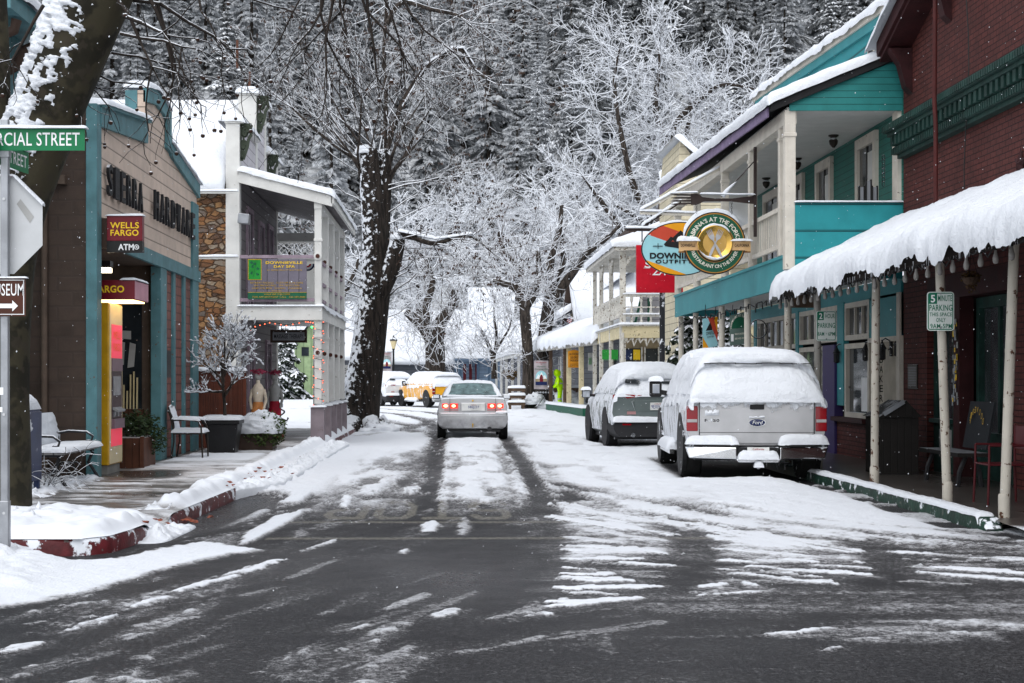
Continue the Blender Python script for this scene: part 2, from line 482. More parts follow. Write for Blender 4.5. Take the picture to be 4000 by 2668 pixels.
def strokes_stop():
 """block letters as stroke lists, each letter in a unit cell"""
 S=[[(1,.85),(.85,1),(.15,1),(0,.85),(0,.62),(.15,.5),(.85,.5),(1,.38),(1,.15),(.85,0),(.15,0),(0,.15)]]
 T=[[(0,1),(1,1)],[(.5,1),(.5,0)]]
 O=[[(.2,0),(0,.2),(0,.8),(.2,1),(.8,1),(1,.8),(1,.2),(.8,0),(.2,0)]]
 P=[[(0,0),(0,1),(.8,1),(1,.85),(1,.6),(.8,.48),(0,.48)]]
 return[S,T,O,P]
def road_masks(x,y):
 n1=fbm(x*1.7,y*.9,3,5);n2=fbm(x*7,y*4,21,4);n3=fbm(x*.5,y*.35,31,3);n4=fbm(x*16,y*11,47,3)
 n5=fbm(x*30,y*22,57,2);n6=fbm(x*3.2,y*1.1,67,4)
 rag=.5*(n2-.5)+.35*(n4-.5)+.25*(n5-.5)
 wx=x+.16*(n1-.5)+.12*(n2-.5);wy=y+.6*(n1-.5)+.35*(n2-.5)
 front=np.interp(x,[-12,-2.6,-1.2,-.55,-.15,1.05,1.2,1.6,2.6,3.6,5.4,12],[24,19.6,18.8,19.4,18.4,18.0,16.6,15.8,15.0,14.2,13.1,12.0])
 snow=sstep(-1.1,1.0,wy-front+2.2*rag)
 def track(pts,w,depth,soft=.10,br=.35):
  nonlocal snow
  d=np.full(x.shape,1e9)
  for i in range(len(pts)-1):d=np.minimum(d,seg_d(x+.07*(n2-.5)+.05*(n4-.5),y,*pts[i],*pts[i+1])[0])
  k=1-sstep(w-soft,w+soft,d+soft*1.4*(n5-.5))
  snow=snow*(1-depth*k*(1-br+br*sstep(.3,.6,n6+.3*(n4-.5))))
 track([(-.36,37),(-.45,29),(-.62,22.5),(-.95,17.5),(-1.3,15)],.16,.75,.18,.4)
 track([(.98,33),(.9,25),(.78,20),(.7,17)],.10,.50,.12,.6)
 track([(.05,30),(.02,24),(0.,18)],.07,.55,.10,.7)
 track([(.5,24),(.45,19)],.10,.45,.12,.8)
 track([(-.75,31),(-1.0,23),(-1.4,18)],.12,.40,.2,.7)
 track([(1.55,36),(1.5,26),(1.42,18)],.16,.35,.2,.6)
# packed, greyish lane left of the car
 snow=snow*(1-.42*sstep(.33,.62,fbm(x*3.4,y*.55,61,4)+.25*(n4-.5))*sstep(-2.05,-1.3,x)*(1-sstep(-.6,-.2,x))*(1-sstep(25,34,y)))
 snow=snow*(1-.30*sstep(.48,.66,n6+.3*(n4-.5))*sstep(-.2,0.,x)*(1-sstep(1.0,1.2,x))*(1-sstep(30,40,y)))
 snow=snow*(1-.25*sstep(.5,.7,fbm(x*2.2,y*.9,63,4))*sstep(1.3,1.6,x)*(1-sstep(3,3.6,x)))
 lane=sstep(-2.2,-1.5,wx)*(1-sstep(1.3,1.7,wx))*sstep(14.6,18.4,wy)
 snow=np.maximum(snow,lane*np.clip(.44+.7*(n6-.44)+.6*rag,0,.8))
 track([(-.30,37.5),(-.29,27),(-.30,20),(-.33,16)],.15,.90,.11,.25)
 track([(1.27,37.5),(1.22,27),(1.12,20),(1.04,14)],.15,.88,.11,.25)
# tracks that swing left past the big tree
 track([(-.35,37.5),(-.5,45),(-.9,53),(-2.2,62),(-4.5,69),(-9,74)],.26,.75,.2)
 track([(1.2,37.5),(1.0,45),(.5,54),(-1.0,65),(-4.,74)],.26,.65,.2)
 track([(-1.0,41),(-1.3,47),(-2.4,53),(-5,58)],.3,.55,.25)
 track([(-2.3,38.5),(-1.1,46),(-.5,55)],.2,.4,.2)
 track([(-.2,47.5),(-2.4,48.5),(-4.4,50)],.35,.65,.5)
# tracks on the right, cars swinging out of the kerb lane
 track([(5.6,13.4),(4.2,14.6),(3.0,16.4),(2.2,18.4),(1.5,21.5)],.15,.60,.18,.5)
 track([(5.4,14.4),(4.0,15.8),(3.0,17.4)],.10,.45,.15,.7)
 track([(4.4,12.8),(3.0,14.6),(1.8,17.2),(1.4,20)],.16,.8,.2,.3)
 track([(2.6,11.0),(2.25,13.0),(1.75,15.6),(1.35,19)],.17,.8,.18,.25)
# every drift fades out through ragged noise
 def patch(P,amt,soft=.16,warp=1.):
  nonlocal snow
  m=spoly(x+warp*(.10*(n1-.5)+.08*(n2-.5)),y+warp*(.25*(n1-.5)+.2*(n2-.5)),P,soft)
  snow=np.maximum(snow,amt*sstep(.1,.9,m+.7*rag))
 patch(g2((-900,2500),(0,2372),(330,2325),(640,2230),(900,2170),(1035,2155),(800,2115),(600,2150),(450,2185),(230,2190),(-900,2190)),1.0,.22)
 patch(g2((922,2140),(960,2085),(1060,2025),(1180,2000),(1190,2010),(1100,2060),(1000,2115),(930,2135)),1.0,.12,.5)
 patch(g2((805,2075),(850,2050),(1010,1995),(1070,1995),(1020,2018),(880,2065)),.85,.12)
 patch(g2((640,2170),(820,2095),(960,2080),(930,2140)),.5,.2)
 patch(g2((1090,1968),(1180,1890),(1350,1790),(1420,1800),(1300,1890),(1180,1975)),.95,.16)
 patch(g2((1325,1985),(1350,1945),(1375,1945),(1385,1955),(1350,1992)),1.0,.07)
 patch(g2((1630,2060),(1640,2045),(1700,2038),(1725,2052),(1700,2080),(1650,2080)),.9,.10)
 patch(g2((1780,2090),(1800,2020),(1825,2020),(1850,2060),(1815,2095)),.7,.10)
 patch(g2((1550,2165),(1575,2140),(1610,2150),(1590,2165)),.8,.08)
 patch(g2((1130,2105),(1180,2055),(1230,2080),(1210,2095)),.55,.12)
 patch(g2((1250,2050),(1290,2025),(1310,2040),(1280,2060)),.5,.10)
 for P_,am in((g2((2190,1960),(2560,1960),(2650,2110),(2635,2200),(2180,2200)),.62),(g2((2185,2190),(2640,2190),(2540,2340),(2100,2390)),.36),(g2((2730,2020),(3100,2000),(3390,2150),(3420,2230),(2780,2200)),.58),(g2((2780,2190),(3430,2230),(3220,2300),(2700,2330)),.34),(g2((3440,2110),(4400,2080),(4400,2310),(3600,2290)),.42)):
  m=spoly(wx,wy,P_,.25);snow=np.maximum(snow,m*np.clip(am+.9*(fbm(x*1.2,y*6.5,151,4)-.5)+.7*rag,0,.85))
 def streak(p,q,w,amt,e0=.35,brk=.6):
  nonlocal snow
  (ax,ay),(bx,by)=g2(p,q)
  dx,dy=bx-ax,by-ay;L=math.hypot(dx,dy);ux,uy=dx/L,dy/L
  m_=(np.abs(x-(ax+bx)/2)<abs(dx)/2+1.2)&(np.abs(y-(ay+by)/2)<abs(dy)/2+1.2)
  if not m_.any():return
  X,Y=x[m_],y[m_];R_=rag[m_]
  d,t=seg_d(X+.12*(n2[m_]-.5),Y+.20*(n2[m_]-.5)+.06*(n4[m_]-.5),ax,ay,bx,by)
  e=e0+(1-e0)*np.sqrt(np.clip(1-(2*t-1)**2,0,1))
  al,ac=X*ux+Y*uy,-X*uy+Y*ux
  g=fbm(al*1.6,ac*13,5+int(p[0]),3)
  core=1-sstep(w*.3*e,w*1.25*e,d+w*1.9*R_)
  halo=1-sstep(w*.6,w*3.0,d)
  snow[m_]=np.maximum(snow[m_],np.clip(amt*core*(1-brk+brk*2*sstep(.25,.6,g)),0,amt)+0)
  snow[m_]=np.maximum(snow[m_],.36*amt*halo*(.5+g))
 Z2=lambda*v:[((2000+a/1.1755,1600+b/1.1755),(2000+c/1.1755,1600+d/1.1755),w_*(1.45 if b<600 else 1.3 if b<660 else 1.15),a_)for a,b,c,d,w_,a_ in v]
 for p,q,w_,a_ in Z2((215,440,620,520,.20,.9),(215,495,725,578,.22,1.),(225,540,560,590,.12,.8),(235,585,530,618,.10,.8),(240,628,748,665,.16,1.),(240,650,560,655,.12,1.),(235,688,612,690,.085,1.),(370,706,740,722,.09,1.),(235,728,400,735,.06,.9),(440,740,690,745,.05,.6),(215,758,440,765,.09,1.),(215,780,545,790,.10,1.),(190,826,640,820,.10,1.),(230,842,520,850,.05,.8),(140,908,602,866,.10,1.),(170,890,420,880,.10,1.),(110,945,190,942,.05,.9),(270,930,470,915,.04,.7),(520,760,700,770,.09,.55),(500,575,740,610,.10,.8),(640,640,750,650,.07,.8),(650,500,780,540,.10,.9),(850,528,1300,640,.17,1.),(900,580,1270,640,.14,1.),(1000,560,1580,660,.18,1.),(920,640,1385,682,.11,1.),(930,692,1150,710,.07,1.),(1230,690,1410,706,.07,1.),(1090,722,1645,765,.08,.95),(1150,745,1420,775,.06,.9),(930,748,1490,805,.09,1.),(930,735,1100,738,.04,.8),(870,818,1000,800,.07,1.),(845,853,1200,830,.07,1.),(1060,800,1130,815,.09,.9),(1565,700,1635,706,.05,.9),(1480,722,1645,735,.05,.9),(1590,760,1700,772,.04,.6),(1730,655,2500,700,.13,1.),(1810,722,2500,765,.11,1.),(1850,750,2500,800,.08,.9),(1780,690,2300,700,.05,.7),(1760,790,2100,805,.06,.6)):
  streak(p,q,w_,a_,.15,.45)
 for p,q,w_,a_ in(((700,2312),(1085,2192),.10,.88),((520,2374),(640,2338),.07,.9),((258,2470),(465,2405),.07,.9),((-20,2556),(150,2518),.08,.85),((480,2500),(770,2408),.08,.62),((1120,2262),(1315,2186),.06,.52),((1170,2160),(1330,2105),.05,.75),((280,2365),(410,2350),.05,.7),((160,2620),(480,2540),.07,.45),((1510,2385),(1670,2318),.07,.62),((1300,2470),(1500,2425),.07,.48),((1390,2460),(1450,2440),.05,.8),((1700,2412),(1800,2380),.08,.78),((1670,2390),(1860,2310),.05,.5),((1350,2620),(1590,2545),.09,.58),((1780,2550),(2110,2490),.09,.58),((1910,2420),(2120,2370),.08,.6),((2000,2510),(2150,2480),.06,.58),((940,2330),(1110,2290),.08,.5),((1250,2470),(1600,2380),.07,.4),((100,2440),(180,2425),.05,.6),((2100,2500),(2560,2430),.12,.5),((2060,2405),(2160,2400),.05,.7),((3200,2535),(3280,2528),.05,.75),((2990,2482),(3280,2455),.05,.85),((1600,2280),(1760,2230),.05,.4),((860,2420),(1200,2320),.06,.35),((1080,2580),(1330,2500),.06,.4),((600,2600),(900,2510),.07,.4)):
  streak(p,q,w_,a_)
# powdery band, lower right
 m=spoly(x,wy,g2((3000,2480),(3200,2440),(4300,2340),(4500,2440),(3400,2510),(3080,2500)),.22)
 snow=np.maximum(snow,m*(.36+.75*(fbm(x*2.6,y*9,77,4)-.32)+.4*rag))
# brown slush ridge where traffic crosses on the right
 m=spoly(wx,wy,g2((2300,2330),(2900,2290),(4300,2310),(4300,2400),(3000,2400),(2400,2400)),.3)
 snow=np.maximum(snow,m*(.24+.42*(n4-.3)+.45*(fbm(x*1.2,y*7,83,3)-.4)))
# powder left between the ruts on the right half
 m=sstep(1.15,1.5,wx)*sstep(11.2,13,wy)*(1-sstep(16,18,wy))
 snow=np.maximum(snow,m*(.26+.7*(fbm(x*1.1,y*4.5,87,4)-.45)+.25*(n4-.5)))
# thin slush everywhere on the junction, combed along the turning traffic
 ca,sa=math.cos(.27),math.sin(.27)
 al,ac=x*sa+y*ca,x*ca-y*sa
 lanes=np.where(x>.9,.42+.55*(fbm(y*5.5-x*.6,x*.9,95,4)-.5),fbm(ac*5.0,al*.9,91,4))
 thin=.34*sstep(.46,.74,lanes)+.30*sstep(.50,.78,n4+.35*(n6-.5))*sstep(.42,.6,lanes)+.08+.10*(n5-.5)
 dry=sstep(-1.9,-1.3,x)*(1-sstep(.8,1.15,x-.1*(n2-.5)))*(1-sstep(12.5,17.5,y))*sstep(9.6,11,y)
 snow=np.maximum(snow,thin*(1-.65*dry))
 kx=kerb_x(y)
 pud=np.exp(-((x-kx-.22)/.26)**2)*sstep(14.2,15.2,y)*(1-sstep(18.2,19.6,y))
 snow=snow*(1-.95*np.clip(pud*1.5,0,1))
 gut=sstep(4.70,4.95,x+.25*(n1-.5))*sstep(13.6,14.6,y)*(1-sstep(25,27,y))*(1-sstep(5.3,5.4,x))
 snow=snow*(1-gut*(.9-.6*sstep(.5,.62,fbm(x*2.,y*3,17,3))))
 und=spoly(x,y,[(3.35,21.9),(5.3,21.6),(5.5,27.5),(3.6,27.5)],.3)
 snow=snow*(1-.97*und)
 und2=spoly(x,y,[(3.35,31.8),(5.0,31.9),(4.8,36),(3.1,35.6)],.25)
 snow=snow*(1-.6*und2)
 snow=np.clip(snow,0,1)
 wet=np.clip(.30+.9*(n3-.38)+pud*.8+.2*dry,0,1)
 paint=np.zeros(x.shape)
 for ly in(15.93,14.33):
  paint=np.maximum(paint,((np.abs(y-ly-.01*x)<.085)&(x>-1.75)&(x<3.4))*.62)
 for k,L in enumerate(strokes_stop()):
  x1=.60-k*.53;y0,y1=16.4,18.3
  for poly in L:
   for(a,b),(c,d)in zip(poly[:-1],poly[1:]):
    dd=seg_d(x,(y)*.3,x1-a*.36,(y1-b*(y1-y0))*.3,x1-c*.36,(y1-d*(y1-y0))*.3)[0]
    paint=np.maximum(paint,(dd<.05)*.70)
 deep=sstep(15.2,18.5,y);lum=fbm(x*5,y*4,101,4)
 z=(.016+.030*deep)*sstep(.35,.95,snow)+(.012+.022*deep)*snow*(lum-.4)+.012*snow*(n4-.5)+.006*snow*(n5-.5)
# churned ridge between the wheel tracks
 z=z+.05*snow*np.exp(-((x-.40)/.42)**2)*sstep(18,20,y)*(1-sstep(36,38,y))*(.25+1.3*(fbm(x*4.5,y*1.6,131,4)-.3))
 bank=np.exp(-((x-kx-.05)/.42)**2)*sstep(18.0,20.0,y)*(1-sstep(29,33,y))
 bank+=.9*spoly(x,y,g2((-900,2330),(60,2290),(205,2215),(170,2150),(-900,2140)),.25)
 z=z+bank*snow*(.05+.15*(fbm(x*3.3,y*3,111,4)-.25))
 z=z+.08*snow*sstep(1.9,3,x)*(1-sstep(4.2,5.0,x))*sstep(15.5,18,y)*(fbm(x*.9,y*.7,121,3))
 z=z+.03*snow*deep*(fbm(x*1.6,y*1.2,141,3)-.4)
 return snow,wet,paint,z
xs=np.concatenate([np.linspace(-14,-6,55)[:-1],np.linspace(-6,6.6,520)[:-1],np.linspace(6.6,14,50)])
ys=[4.5]
while ys[-1]<84:ys.append(ys[-1]+max(.022,.33*ys[-1]**2/2304))
ys=np.array(ys)
GX,GY=np.meshgrid(xs,ys,indexing='ij')
sn,we,pa,zz=road_masks(GX,GY)
me=np_mesh('road',np.stack([GX,GY,zz],-1).reshape(-1,3),gridf(len(xs),len(ys)),'road',True,{'snow':sn,'wet':we,'paint':pa})
tag(link('road',me),kind='structure')
# ------------------ pavements
def pavement(name,x_of,ys_,nu,zf,mask):
 P=np.zeros((nu,len(ys_),3))
 for j,y in enumerate(ys_):
  a,b=x_of(y);P[:,j,0]=np.linspace(a,b,nu);P[:,j,1]=y
 P[...,2]=zf(P[...,0],P[...,1])
 s_,w_,dz=mask(P[...,0],P[...,1]);P[...,2]+=dz
 me=np_mesh(name,P.reshape(-1,3),gridf(nu,len(ys_)),'walk',True,{'snow':s_,'wet':w_})
 return tag(link(name,me),kind='structure')
def left_mask(x,y):
 n1=fbm(x*2.2,y*1.2,201,5);n2=fbm(x*8,y*6,211,4);n5=fbm(x*1.2,y*4.5,221,4)
 kx=kerb_x(y)
 s_=.47+.75*(n5-.47)+.35*(n1-.5)+.2*(n2-.5)
 s_=s_+.20*sstep(20,24,y)*(1-sstep(25,27,y))
 band=np.exp(-((y-17.6-.25*(x+4))/.55)**2);s_=s_-.22*band
 band2=np.exp(-((y-21.5)/.8)**2)*(1-sstep(-4.3,-3.6,x));s_=s_-.9*band2
 wallg=sstep(-4.62,-4.8,x)*sstep(22.5,23,y);s_=s_-.5*wallg
 s_=np.maximum(s_,sstep(24.2,25.2,y+.8*(n1-.5))*(1-sstep(-3.4,-3.1,x))*(1-sstep(27,28,y))*.95*sstep(-4.75,-4.5,x+.4*(n2-.5)))
 edge=1-sstep(.25,.55,kx-x+.35*(n1-.5));s_=np.maximum(s_,edge*sstep(15.4,16.3,y+.4*(n2-.5)))
 corner=sstep(15.4,14.7,y+.9*(n1-.5)+.25*(x+3));s_=np.maximum(s_,corner)
 ben=sstep(-4.55,-4.75,x+.5*(n1-.5))*(1-sstep(20.3,21,y));s_=np.maximum(s_,ben*.9)
 s_=np.clip(s_,0,1)
 wet=np.clip(.3+band2*.8+band*.4,0,1)
 rid=edge*sstep(15.4,16.3,y);fade=sstep(.0,.16,np.minimum(kx-x,y-12.86))
 dz=.02*sstep(.4,1,s_)*(.6+n2)+(rid*.10+corner*.10)*s_*(.3+1.2*fbm(x*5,y*4.5,231,4))
 dz=(dz+ben*.06*n2)*fade-.098*np.exp(-((y-14.75)/.42)**4)*(1-sstep(.1,.9,kx-x))
 return s_,wet,dz
ysl=np.concatenate([np.linspace(12.866,34,430)[:-1],np.linspace(34,41,40)])
def lx(y):return(-6.2,kerb_x(y)-.004)
pavement('left_pavement',lx,ysl,150,lambda x,y:.146+0*x,left_mask)
P=np.zeros((40,40,3));P[...,0],P[...,1]=np.meshgrid(np.linspace(-14,-6.2,40),np.linspace(12.93,30,40),indexing='ij')
P[...,2]=.2;tag(link('side_yard',np_mesh('side_yard',P.reshape(-1,3),gridf(40,40),'snow')),kind='structure')
def right_mask(x,y):
 n1=fbm(x*2.2,y*1.2,301,4)
 s_=np.clip(.06+.9*sstep(5.55,5.36,x+.1*(n1-.5))*0+.25*(n1-.55),0,1)
 far=sstep(37.0,38.5,y);s_=np.maximum(s_,far*.95)
 near=sstep(14.9,14.2,y+.4*(n1-.5));s_=np.maximum(s_,near*.98)
 return s_,np.clip(.35+n1*.3,0,1),.03*near
ysr=np.concatenate([np.linspace(13.0,40,160)[:-1],np.linspace(40,84,40)])
pavement('right_pavement',lambda y:(5.30,7.6),ysr,60,lambda x,y:np.interp(y,[13,13.8,15.0,90],[-.01,.02,.115,.115])+0*x,right_mask)
# ------------------ kerbs
M('red_kerb',(.085,.010,.013),rough=.5,var=.35,vs=9,bump=.5,bs=25,chip=.07,chipc=(.10,.085,.08),dirt=.5,stick=.06)
M('green_kerb',(.010,.036,.024),rough=.5,var=.4,vs=6,bump=.5,bs=22,chip=.08,stick=.04,chipc=(.09,.09,.08),dirt=.6)
mb=MB()
kp=[Vector((x,y,0))for x,y in KERB]
fine=[]
for i in range(len(kp)-1):
 m_=max(1,int((kp[i+1]-kp[i]).length/.4))
 for k in range(m_):fine.append(kp[i].lerp(kp[i+1],k/m_))
fine.append(kp[-1])
def kerb_h(p):return .135-.10*ease(.75,.25,abs(p.y-14.75))if p.x>-3 else .135
rows=[]
for i,p in enumerate(fine):
 d=(fine[min(i+1,len(fine)-1)]-fine[max(i-1,0)]).normalized();nrm_=Vector((d.y,-d.x,0))
 h=kerb_h(p)+.006
 rows.append([p+nrm_*.015+Vector((0,0,-.1)),p+nrm_*.012+Vector((0,0,h-.03)),p-nrm_*.012+Vector((0,0,h)),p-nrm_*.15+Vector((0,0,h)),p-nrm_*.16+Vector((0,0,-.1))])
mb.grid(np.array([[tuple(q)for q in r]for r in rows]))
tag(mb.build('red_kerb','red_kerb',smooth=50),kind='structure')
mb=MB();yk=[14.9,15.0,15.25]+[15.25+k*.5 for k in range(1,110)]
rows=[]
for y in yk:
 h=np.interp(y,[14.9,15.0,15.25,99],[.03,.12,.15,.15])
 rows.append([(5.16,y,-.1),(5.17,y,h-.02),(5.19,y,h),(5.34,y,h),(5.345,y,-.1)])
mb.grid(np.array(rows));mb.quad(rows[0][0],rows[0][1],rows[0][3],rows[0][4])
tag(mb.build('green_kerb','green_kerb',smooth=50),kind='structure')
mb=MB();snow_slab(mb,(5.17,15.1,.14),(5.17,23,.15),(5.34,23,.15),(5.34,15.1,.14),t=.035,nu=160,nv=12,edge=.05,amp=.5,seed=4,drop=(.08,0,.02,.02),over=.015)
tag(mb.build('kerb_snow','snow',smooth=180),kind='structure')
# lumpy ploughed snow along the left kerb
def heap(name,x_of,y0,y1,hh,wd,seed,nx=70,step=.03,gaps=0.,base=.11):
 yy=np.arange(y0,y1,step);P=np.zeros((nx,len(yy),3));u=np.linspace(-1,1,nx)
 for j,y in enumerate(yy):
  P[:,j,0]=x_of(y)+u*wd;P[:,j,1]=y
 X,Y=P[...,0],P[...,1]
 env=np.clip(1-np.abs(u)[:,None]**2,0,1)*sstep(y0,y0+.5,Y)*(1-sstep(y1-.9,y1,Y))
 l1=1-np.abs(2*vnoise(X*6,Y*5.2,seed)-1);l2=vnoise(X*13,Y*12,seed+3);l3=vnoise(X*27,Y*26,seed+4)
 z=env*hh*(.05+.75*l1*l1+.6*l2*l2+.30*l3-gaps*vnoise(X*.2,Y*.9,seed+7))
 P[...,2]=base+z-.16*(1-sstep(0,.14,env))
 return link(name,np_mesh(name,P.reshape(-1,3),gridf(nx,len(yy)),'snow'))
tag(heap('ploughed_snow',lambda y:kerb_x(y)-.26+.46*ease(18.4,20.5,y),15.3,33,.095,.24,5,gaps=.28),'lumpy ridge of ploughed snow along the red kerb','snow',kind='stuff')
tag(heap('ploughed_snow',lambda y:-3.95,13.0,15.4,.15,.72,15,nx=110),'heaped snow around the sycamore at the street corner','snow',kind='stuff')
tag(heap('ploughed_snow',lambda y:kerb_x(y)+.02,13.75,15.75,.10,.24,45,nx=60,step=.02,base=.0),'slushy lumps with orange peel in the kerb dip','snow',kind='stuff')
tag(heap('ploughed_snow',lambda y:-4.1,11.9,13.5,.20,.66,55,nx=100,base=.03),'thrown snow bank against the kerb below the sign post','snow',kind='stuff')
tag(heap('ploughed_snow',lambda y:-4.75,17.0,20.9,.10,.20,25,nx=40),'small broken snow ridge beside the iron bench','snow',kind='stuff')
# fallen orange leaves and peel lying in the ridge
M('wet_leaf',(.19,.05,.025),rough=.5,var=.5,vs=30)
mb=MB();rr=random.Random(5)
for k in range(34):
 y=rr.choice([rr.uniform(18.6,22),rr.uniform(18.6,22),rr.uniform(14.2,14.9)]);x=float(kerb_x(y))+rr.uniform(-.15,.5)
 z=rr.uniform(.17,.24)if y>16 else .15;a=rr.uniform(0,6.3);s_=rr.uniform(.015,.034)
 n_=5;pts=[(x+s_*math.cos(a+6.28*i/n_)*(1+.4*(i%2)),y+s_*math.sin(a+6.28*i/n_),z+s_*.5*math.sin(i*2.))for i in range(n_)]
 mb.add(pts,[tuple(range(n_))])
tag(mb.build('fallen_leaves','wet_leaf'),'wet orange leaves scattered over the snow ridge by the kerb','leaves',kind='stuff')
def hill_z(x,y):
 b=138-.10*np.clip(x,-200,200)
 r=np.clip(y-b,0,None)
 side=np.clip(np.abs(x-4)-60,0,None)*.25
 return np.where(r>0,.50*r*sstep(0,60,r)+.10*r*(1-sstep(0,60,r)),0)+side*sstep(60,130,y)+3.5*(fbm(x*.03,y*.03,401,3)-.5)*sstep(20,90,r)
P=np.zeros((70,90,3));P[...,0],P[...,1]=np.meshgrid(np.linspace(-260,260,70),np.concatenate([np.linspace(-80,82,30),np.linspace(84,500,60)]),indexing='ij')
P[...,2]=hill_z(P[...,0],P[...,1])-np.where(P[...,1]<84,.09,.0)
def hill_mat():
 t=NT('snowy_hill');n_=t.noise(.6,6,.65)
 t.put(t.b.inputs['Base Color'],t.mix(t.smooth(t.sep(t.pos())[2],2.,12.),SNOWC,t.mix(t.smooth(n_,.42,.62),(.26,.27,.28),(.55,.57,.59))));t.b.inputs['Roughness'].default_value=.9  # slope colours lightened, carrying the haze over the hill
 t.bump(t.noise(.9,6),.5,.4);MATS['hill']=t.m
hill_mat()
me=np_mesh('hillside',P.reshape(-1,3),gridf(70,90),'hill');tag(link('hillside',me),kind='structure')
P=np.zeros((60,40,3));P[...,0],P[...,1]=np.meshgrid(np.linspace(-70,60,60),np.linspace(41,137,40),indexing='ij')
P[...,2]=.02+.12*fbm(P[...,0]*.25,P[...,1]*.25,411,3)-np.where((np.abs(P[...,0])<13)&(P[...,1]<83),.2,0)
tag(link('snow_ground',np_mesh('snow_ground',P.reshape(-1,3),gridf(60,40),'snow')),kind='structure')
# ================== LEFT SIDE
M('teal_trim',(.075,.175,.195),rough=.55,var=.18,vs=3,bump=.25,bs=55,chip=.05,chipc=(.10,.085,.07),snow=.9,thr=.75)
M('tan_lap',(.52,.41,.335),rough=.6,var=.10,pat='lap',pitch=.205,bump=1.,bd=.05)
M('brown_block',(.052,.036,.028),rough=.75,var=.2,pat='brick',pitch=.205,bw=.41,axis='x',mortar=(.052,.037,.030),bump=.3,col2=(.062,.043,.034),dirt=.3)
M('brown_paint',(.085,.06,.045),rough=.7,var=.2,bump=.2)
M('tile_red',(.20,.075,.06),rough=.55,var=.25,pat='brick',pitch=.155,bw=.24,axis='y',mortar=(.08,.03,.026),bump=.5,col2=(.15,.06,.05))
M('brick_low',(.06,.035,.03),rough=.7,var=.3,pat='brick',pitch=.10,bw=.24,axis='x',mortar=(.02,.014,.012))
M('black_iron',(.018,.018,.02),rough=.45,bump=.3,snow=.95,thr=.5)
M('black_rope',(.012,.012,.014),rough=.6,bump=.8,bs=60,bd=.02,snow=.9,thr=.62)
M('gold_paint',(.50,.28,.012),rough=.3,var=.12,vs=5,bump=.06,coat=.3)
M('atm_cream',(.62,.52,.30),rough=.35,var=.08,bump=.05)
M('maroon',(.14,.006,.014),rough=.35,var=.1,bump=.04)
M('dark_maroon',(.03,.008,.012),rough=.4,bump=.05)
M('mauve',(.16,.10,.13),rough=.4,bump=.05)
M('sign_red',(.50,.01,.025),rough=.35,var=.12,bump=.04)
M('lit_red',(.75,.03,.08),rough=.3,bump=.03,emit=(1,.05,.10,1),es=.35)
M('lit_end_pink',(.45,.22,.27),rough=.5,bump=.05,snow=.5,thr=.4)  # canopy end paled to pink for the light falling on it
M('yellow_ink',(.80,.52,.02),rough=.45,var=.06,bump=.03)
M('orange_ink',(.80,.16,.02),rough=.45,var=.06,bump=.03)
M('white_ink',(.78,.79,.79),rough=.45,var=.05,bump=.03)
M('black_ink',(.012,.012,.012),rough=.45,bump=.03)
M('screen_grey',(.22,.23,.25),rough=.25,bump=.03)
M('lamp_warm',(1,.8,.5),rough=.5,bump=0,emit=(1,.66,.28,1),es=5.)
M('lamp_white',(1,.95,.8),rough=.5,bump=0,emit=(1,.88,.62,1),es=9.)
M('concrete',(.22,.215,.20),rough=.8,var=.15,bump=.3)
M('planter_wood',(.085,.032,.018),rough=.6,pat='board',pitch=.11,axis='x',var=.25,bump=.4,snow=.6)
M('leaf_dark',(.022,.04,.014),rough=.6,var=.5,vs=9,bump=0)
M('leaf_green',(.05,.075,.02),rough=.6,var=.5,vs=9,bump=0)
M('bronze',(.03,.024,.02),rough=.45,metal=.3,bump=.1,snow=1.,thr=.38)
M('black_plastic',(.013,.013,.014),rough=.4,bump=.2,snow=.8)
M('fence_red',(.095,.026,.014),rough=.65,pat='board',pitch=.095,axis='x',var=.3,bump=.5)
M('white_wood',(.60,.595,.57),rough=.6,var=.08,vs=2,bump=.2,bs=30,chip=.02,chipc=(.25,.22,.18),dirt=.10,snow=.9,thr=.75)
M('grey_lap',(.155,.142,.15),rough=.65,pat='lap',pitch=.21,bump=.6,bd=.02)
M('white_lap',(.48,.46,.49),rough=.65,pat='lap',pitch=.21,bump=.6,bd=.02)
M('soffit',(.20,.185,.19),rough=.7,pat='board',pitch=.14,axis='y',bump=.3,var=.15)
M('rubble',(.3,.2,.1),pat='stone',bump=1.,bd=.05,rough=.85)
M('iron_lace',(.035,.045,.03),rough=.6,bump=.3)
M('purple_base',(.20,.165,.18),rough=.7,var=.15,bump=.25,snow=.9,chip=.03)
M('mauve_rail',(.27,.21,.25),rough=.7,var=.2,bump=.3,chip=.05,chipc=(.08,.07,.06),snow=.9,thr=.6)
M('spa_board',(.155,.14,.175),rough=.6,var=.1,pat='board',pitch=.22,axis='x',bump=.2)
M('sign_green',(.015,.22,.03),rough=.5,var=.15,bump=.05)
M('deep_green',(.012,.10,.05),rough=.5,var=.15,bump=.05)
M('ink_yellow2',(.42,.26,.03),rough=.6,var=.3,vs=30,bump=.03)
M('dark_room',(.012,.011,.011),rough=.8,bump=0)  # near-black colour carrying the darkness of unlit shop rooms
glass_mat('dark_glass')
M('teal_board',(.055,.15,.17),rough=.6,pat='board',pitch=.22,axis='y',bump=.4,var=.15)
M('brown_beam',(.05,.03,.022),rough=.6,bump=.3,snow=.9)
M('steel',(.30,.31,.33),rough=.4,metal=.7,var=.15,bump=.12,bs=60,dirt=.3)
M('galv_back',(.47,.48,.49),rough=.5,metal=.25,var=.06,bump=.06)
M('tape',(.33,.33,.32),rough=.7,bump=.1)
M('street_green',(.006,.16,.06),rough=.35,var=.08,bump=.03)
M('sign_brown',(.06,.018,.010),rough=.4,var=.1,bump=.03)
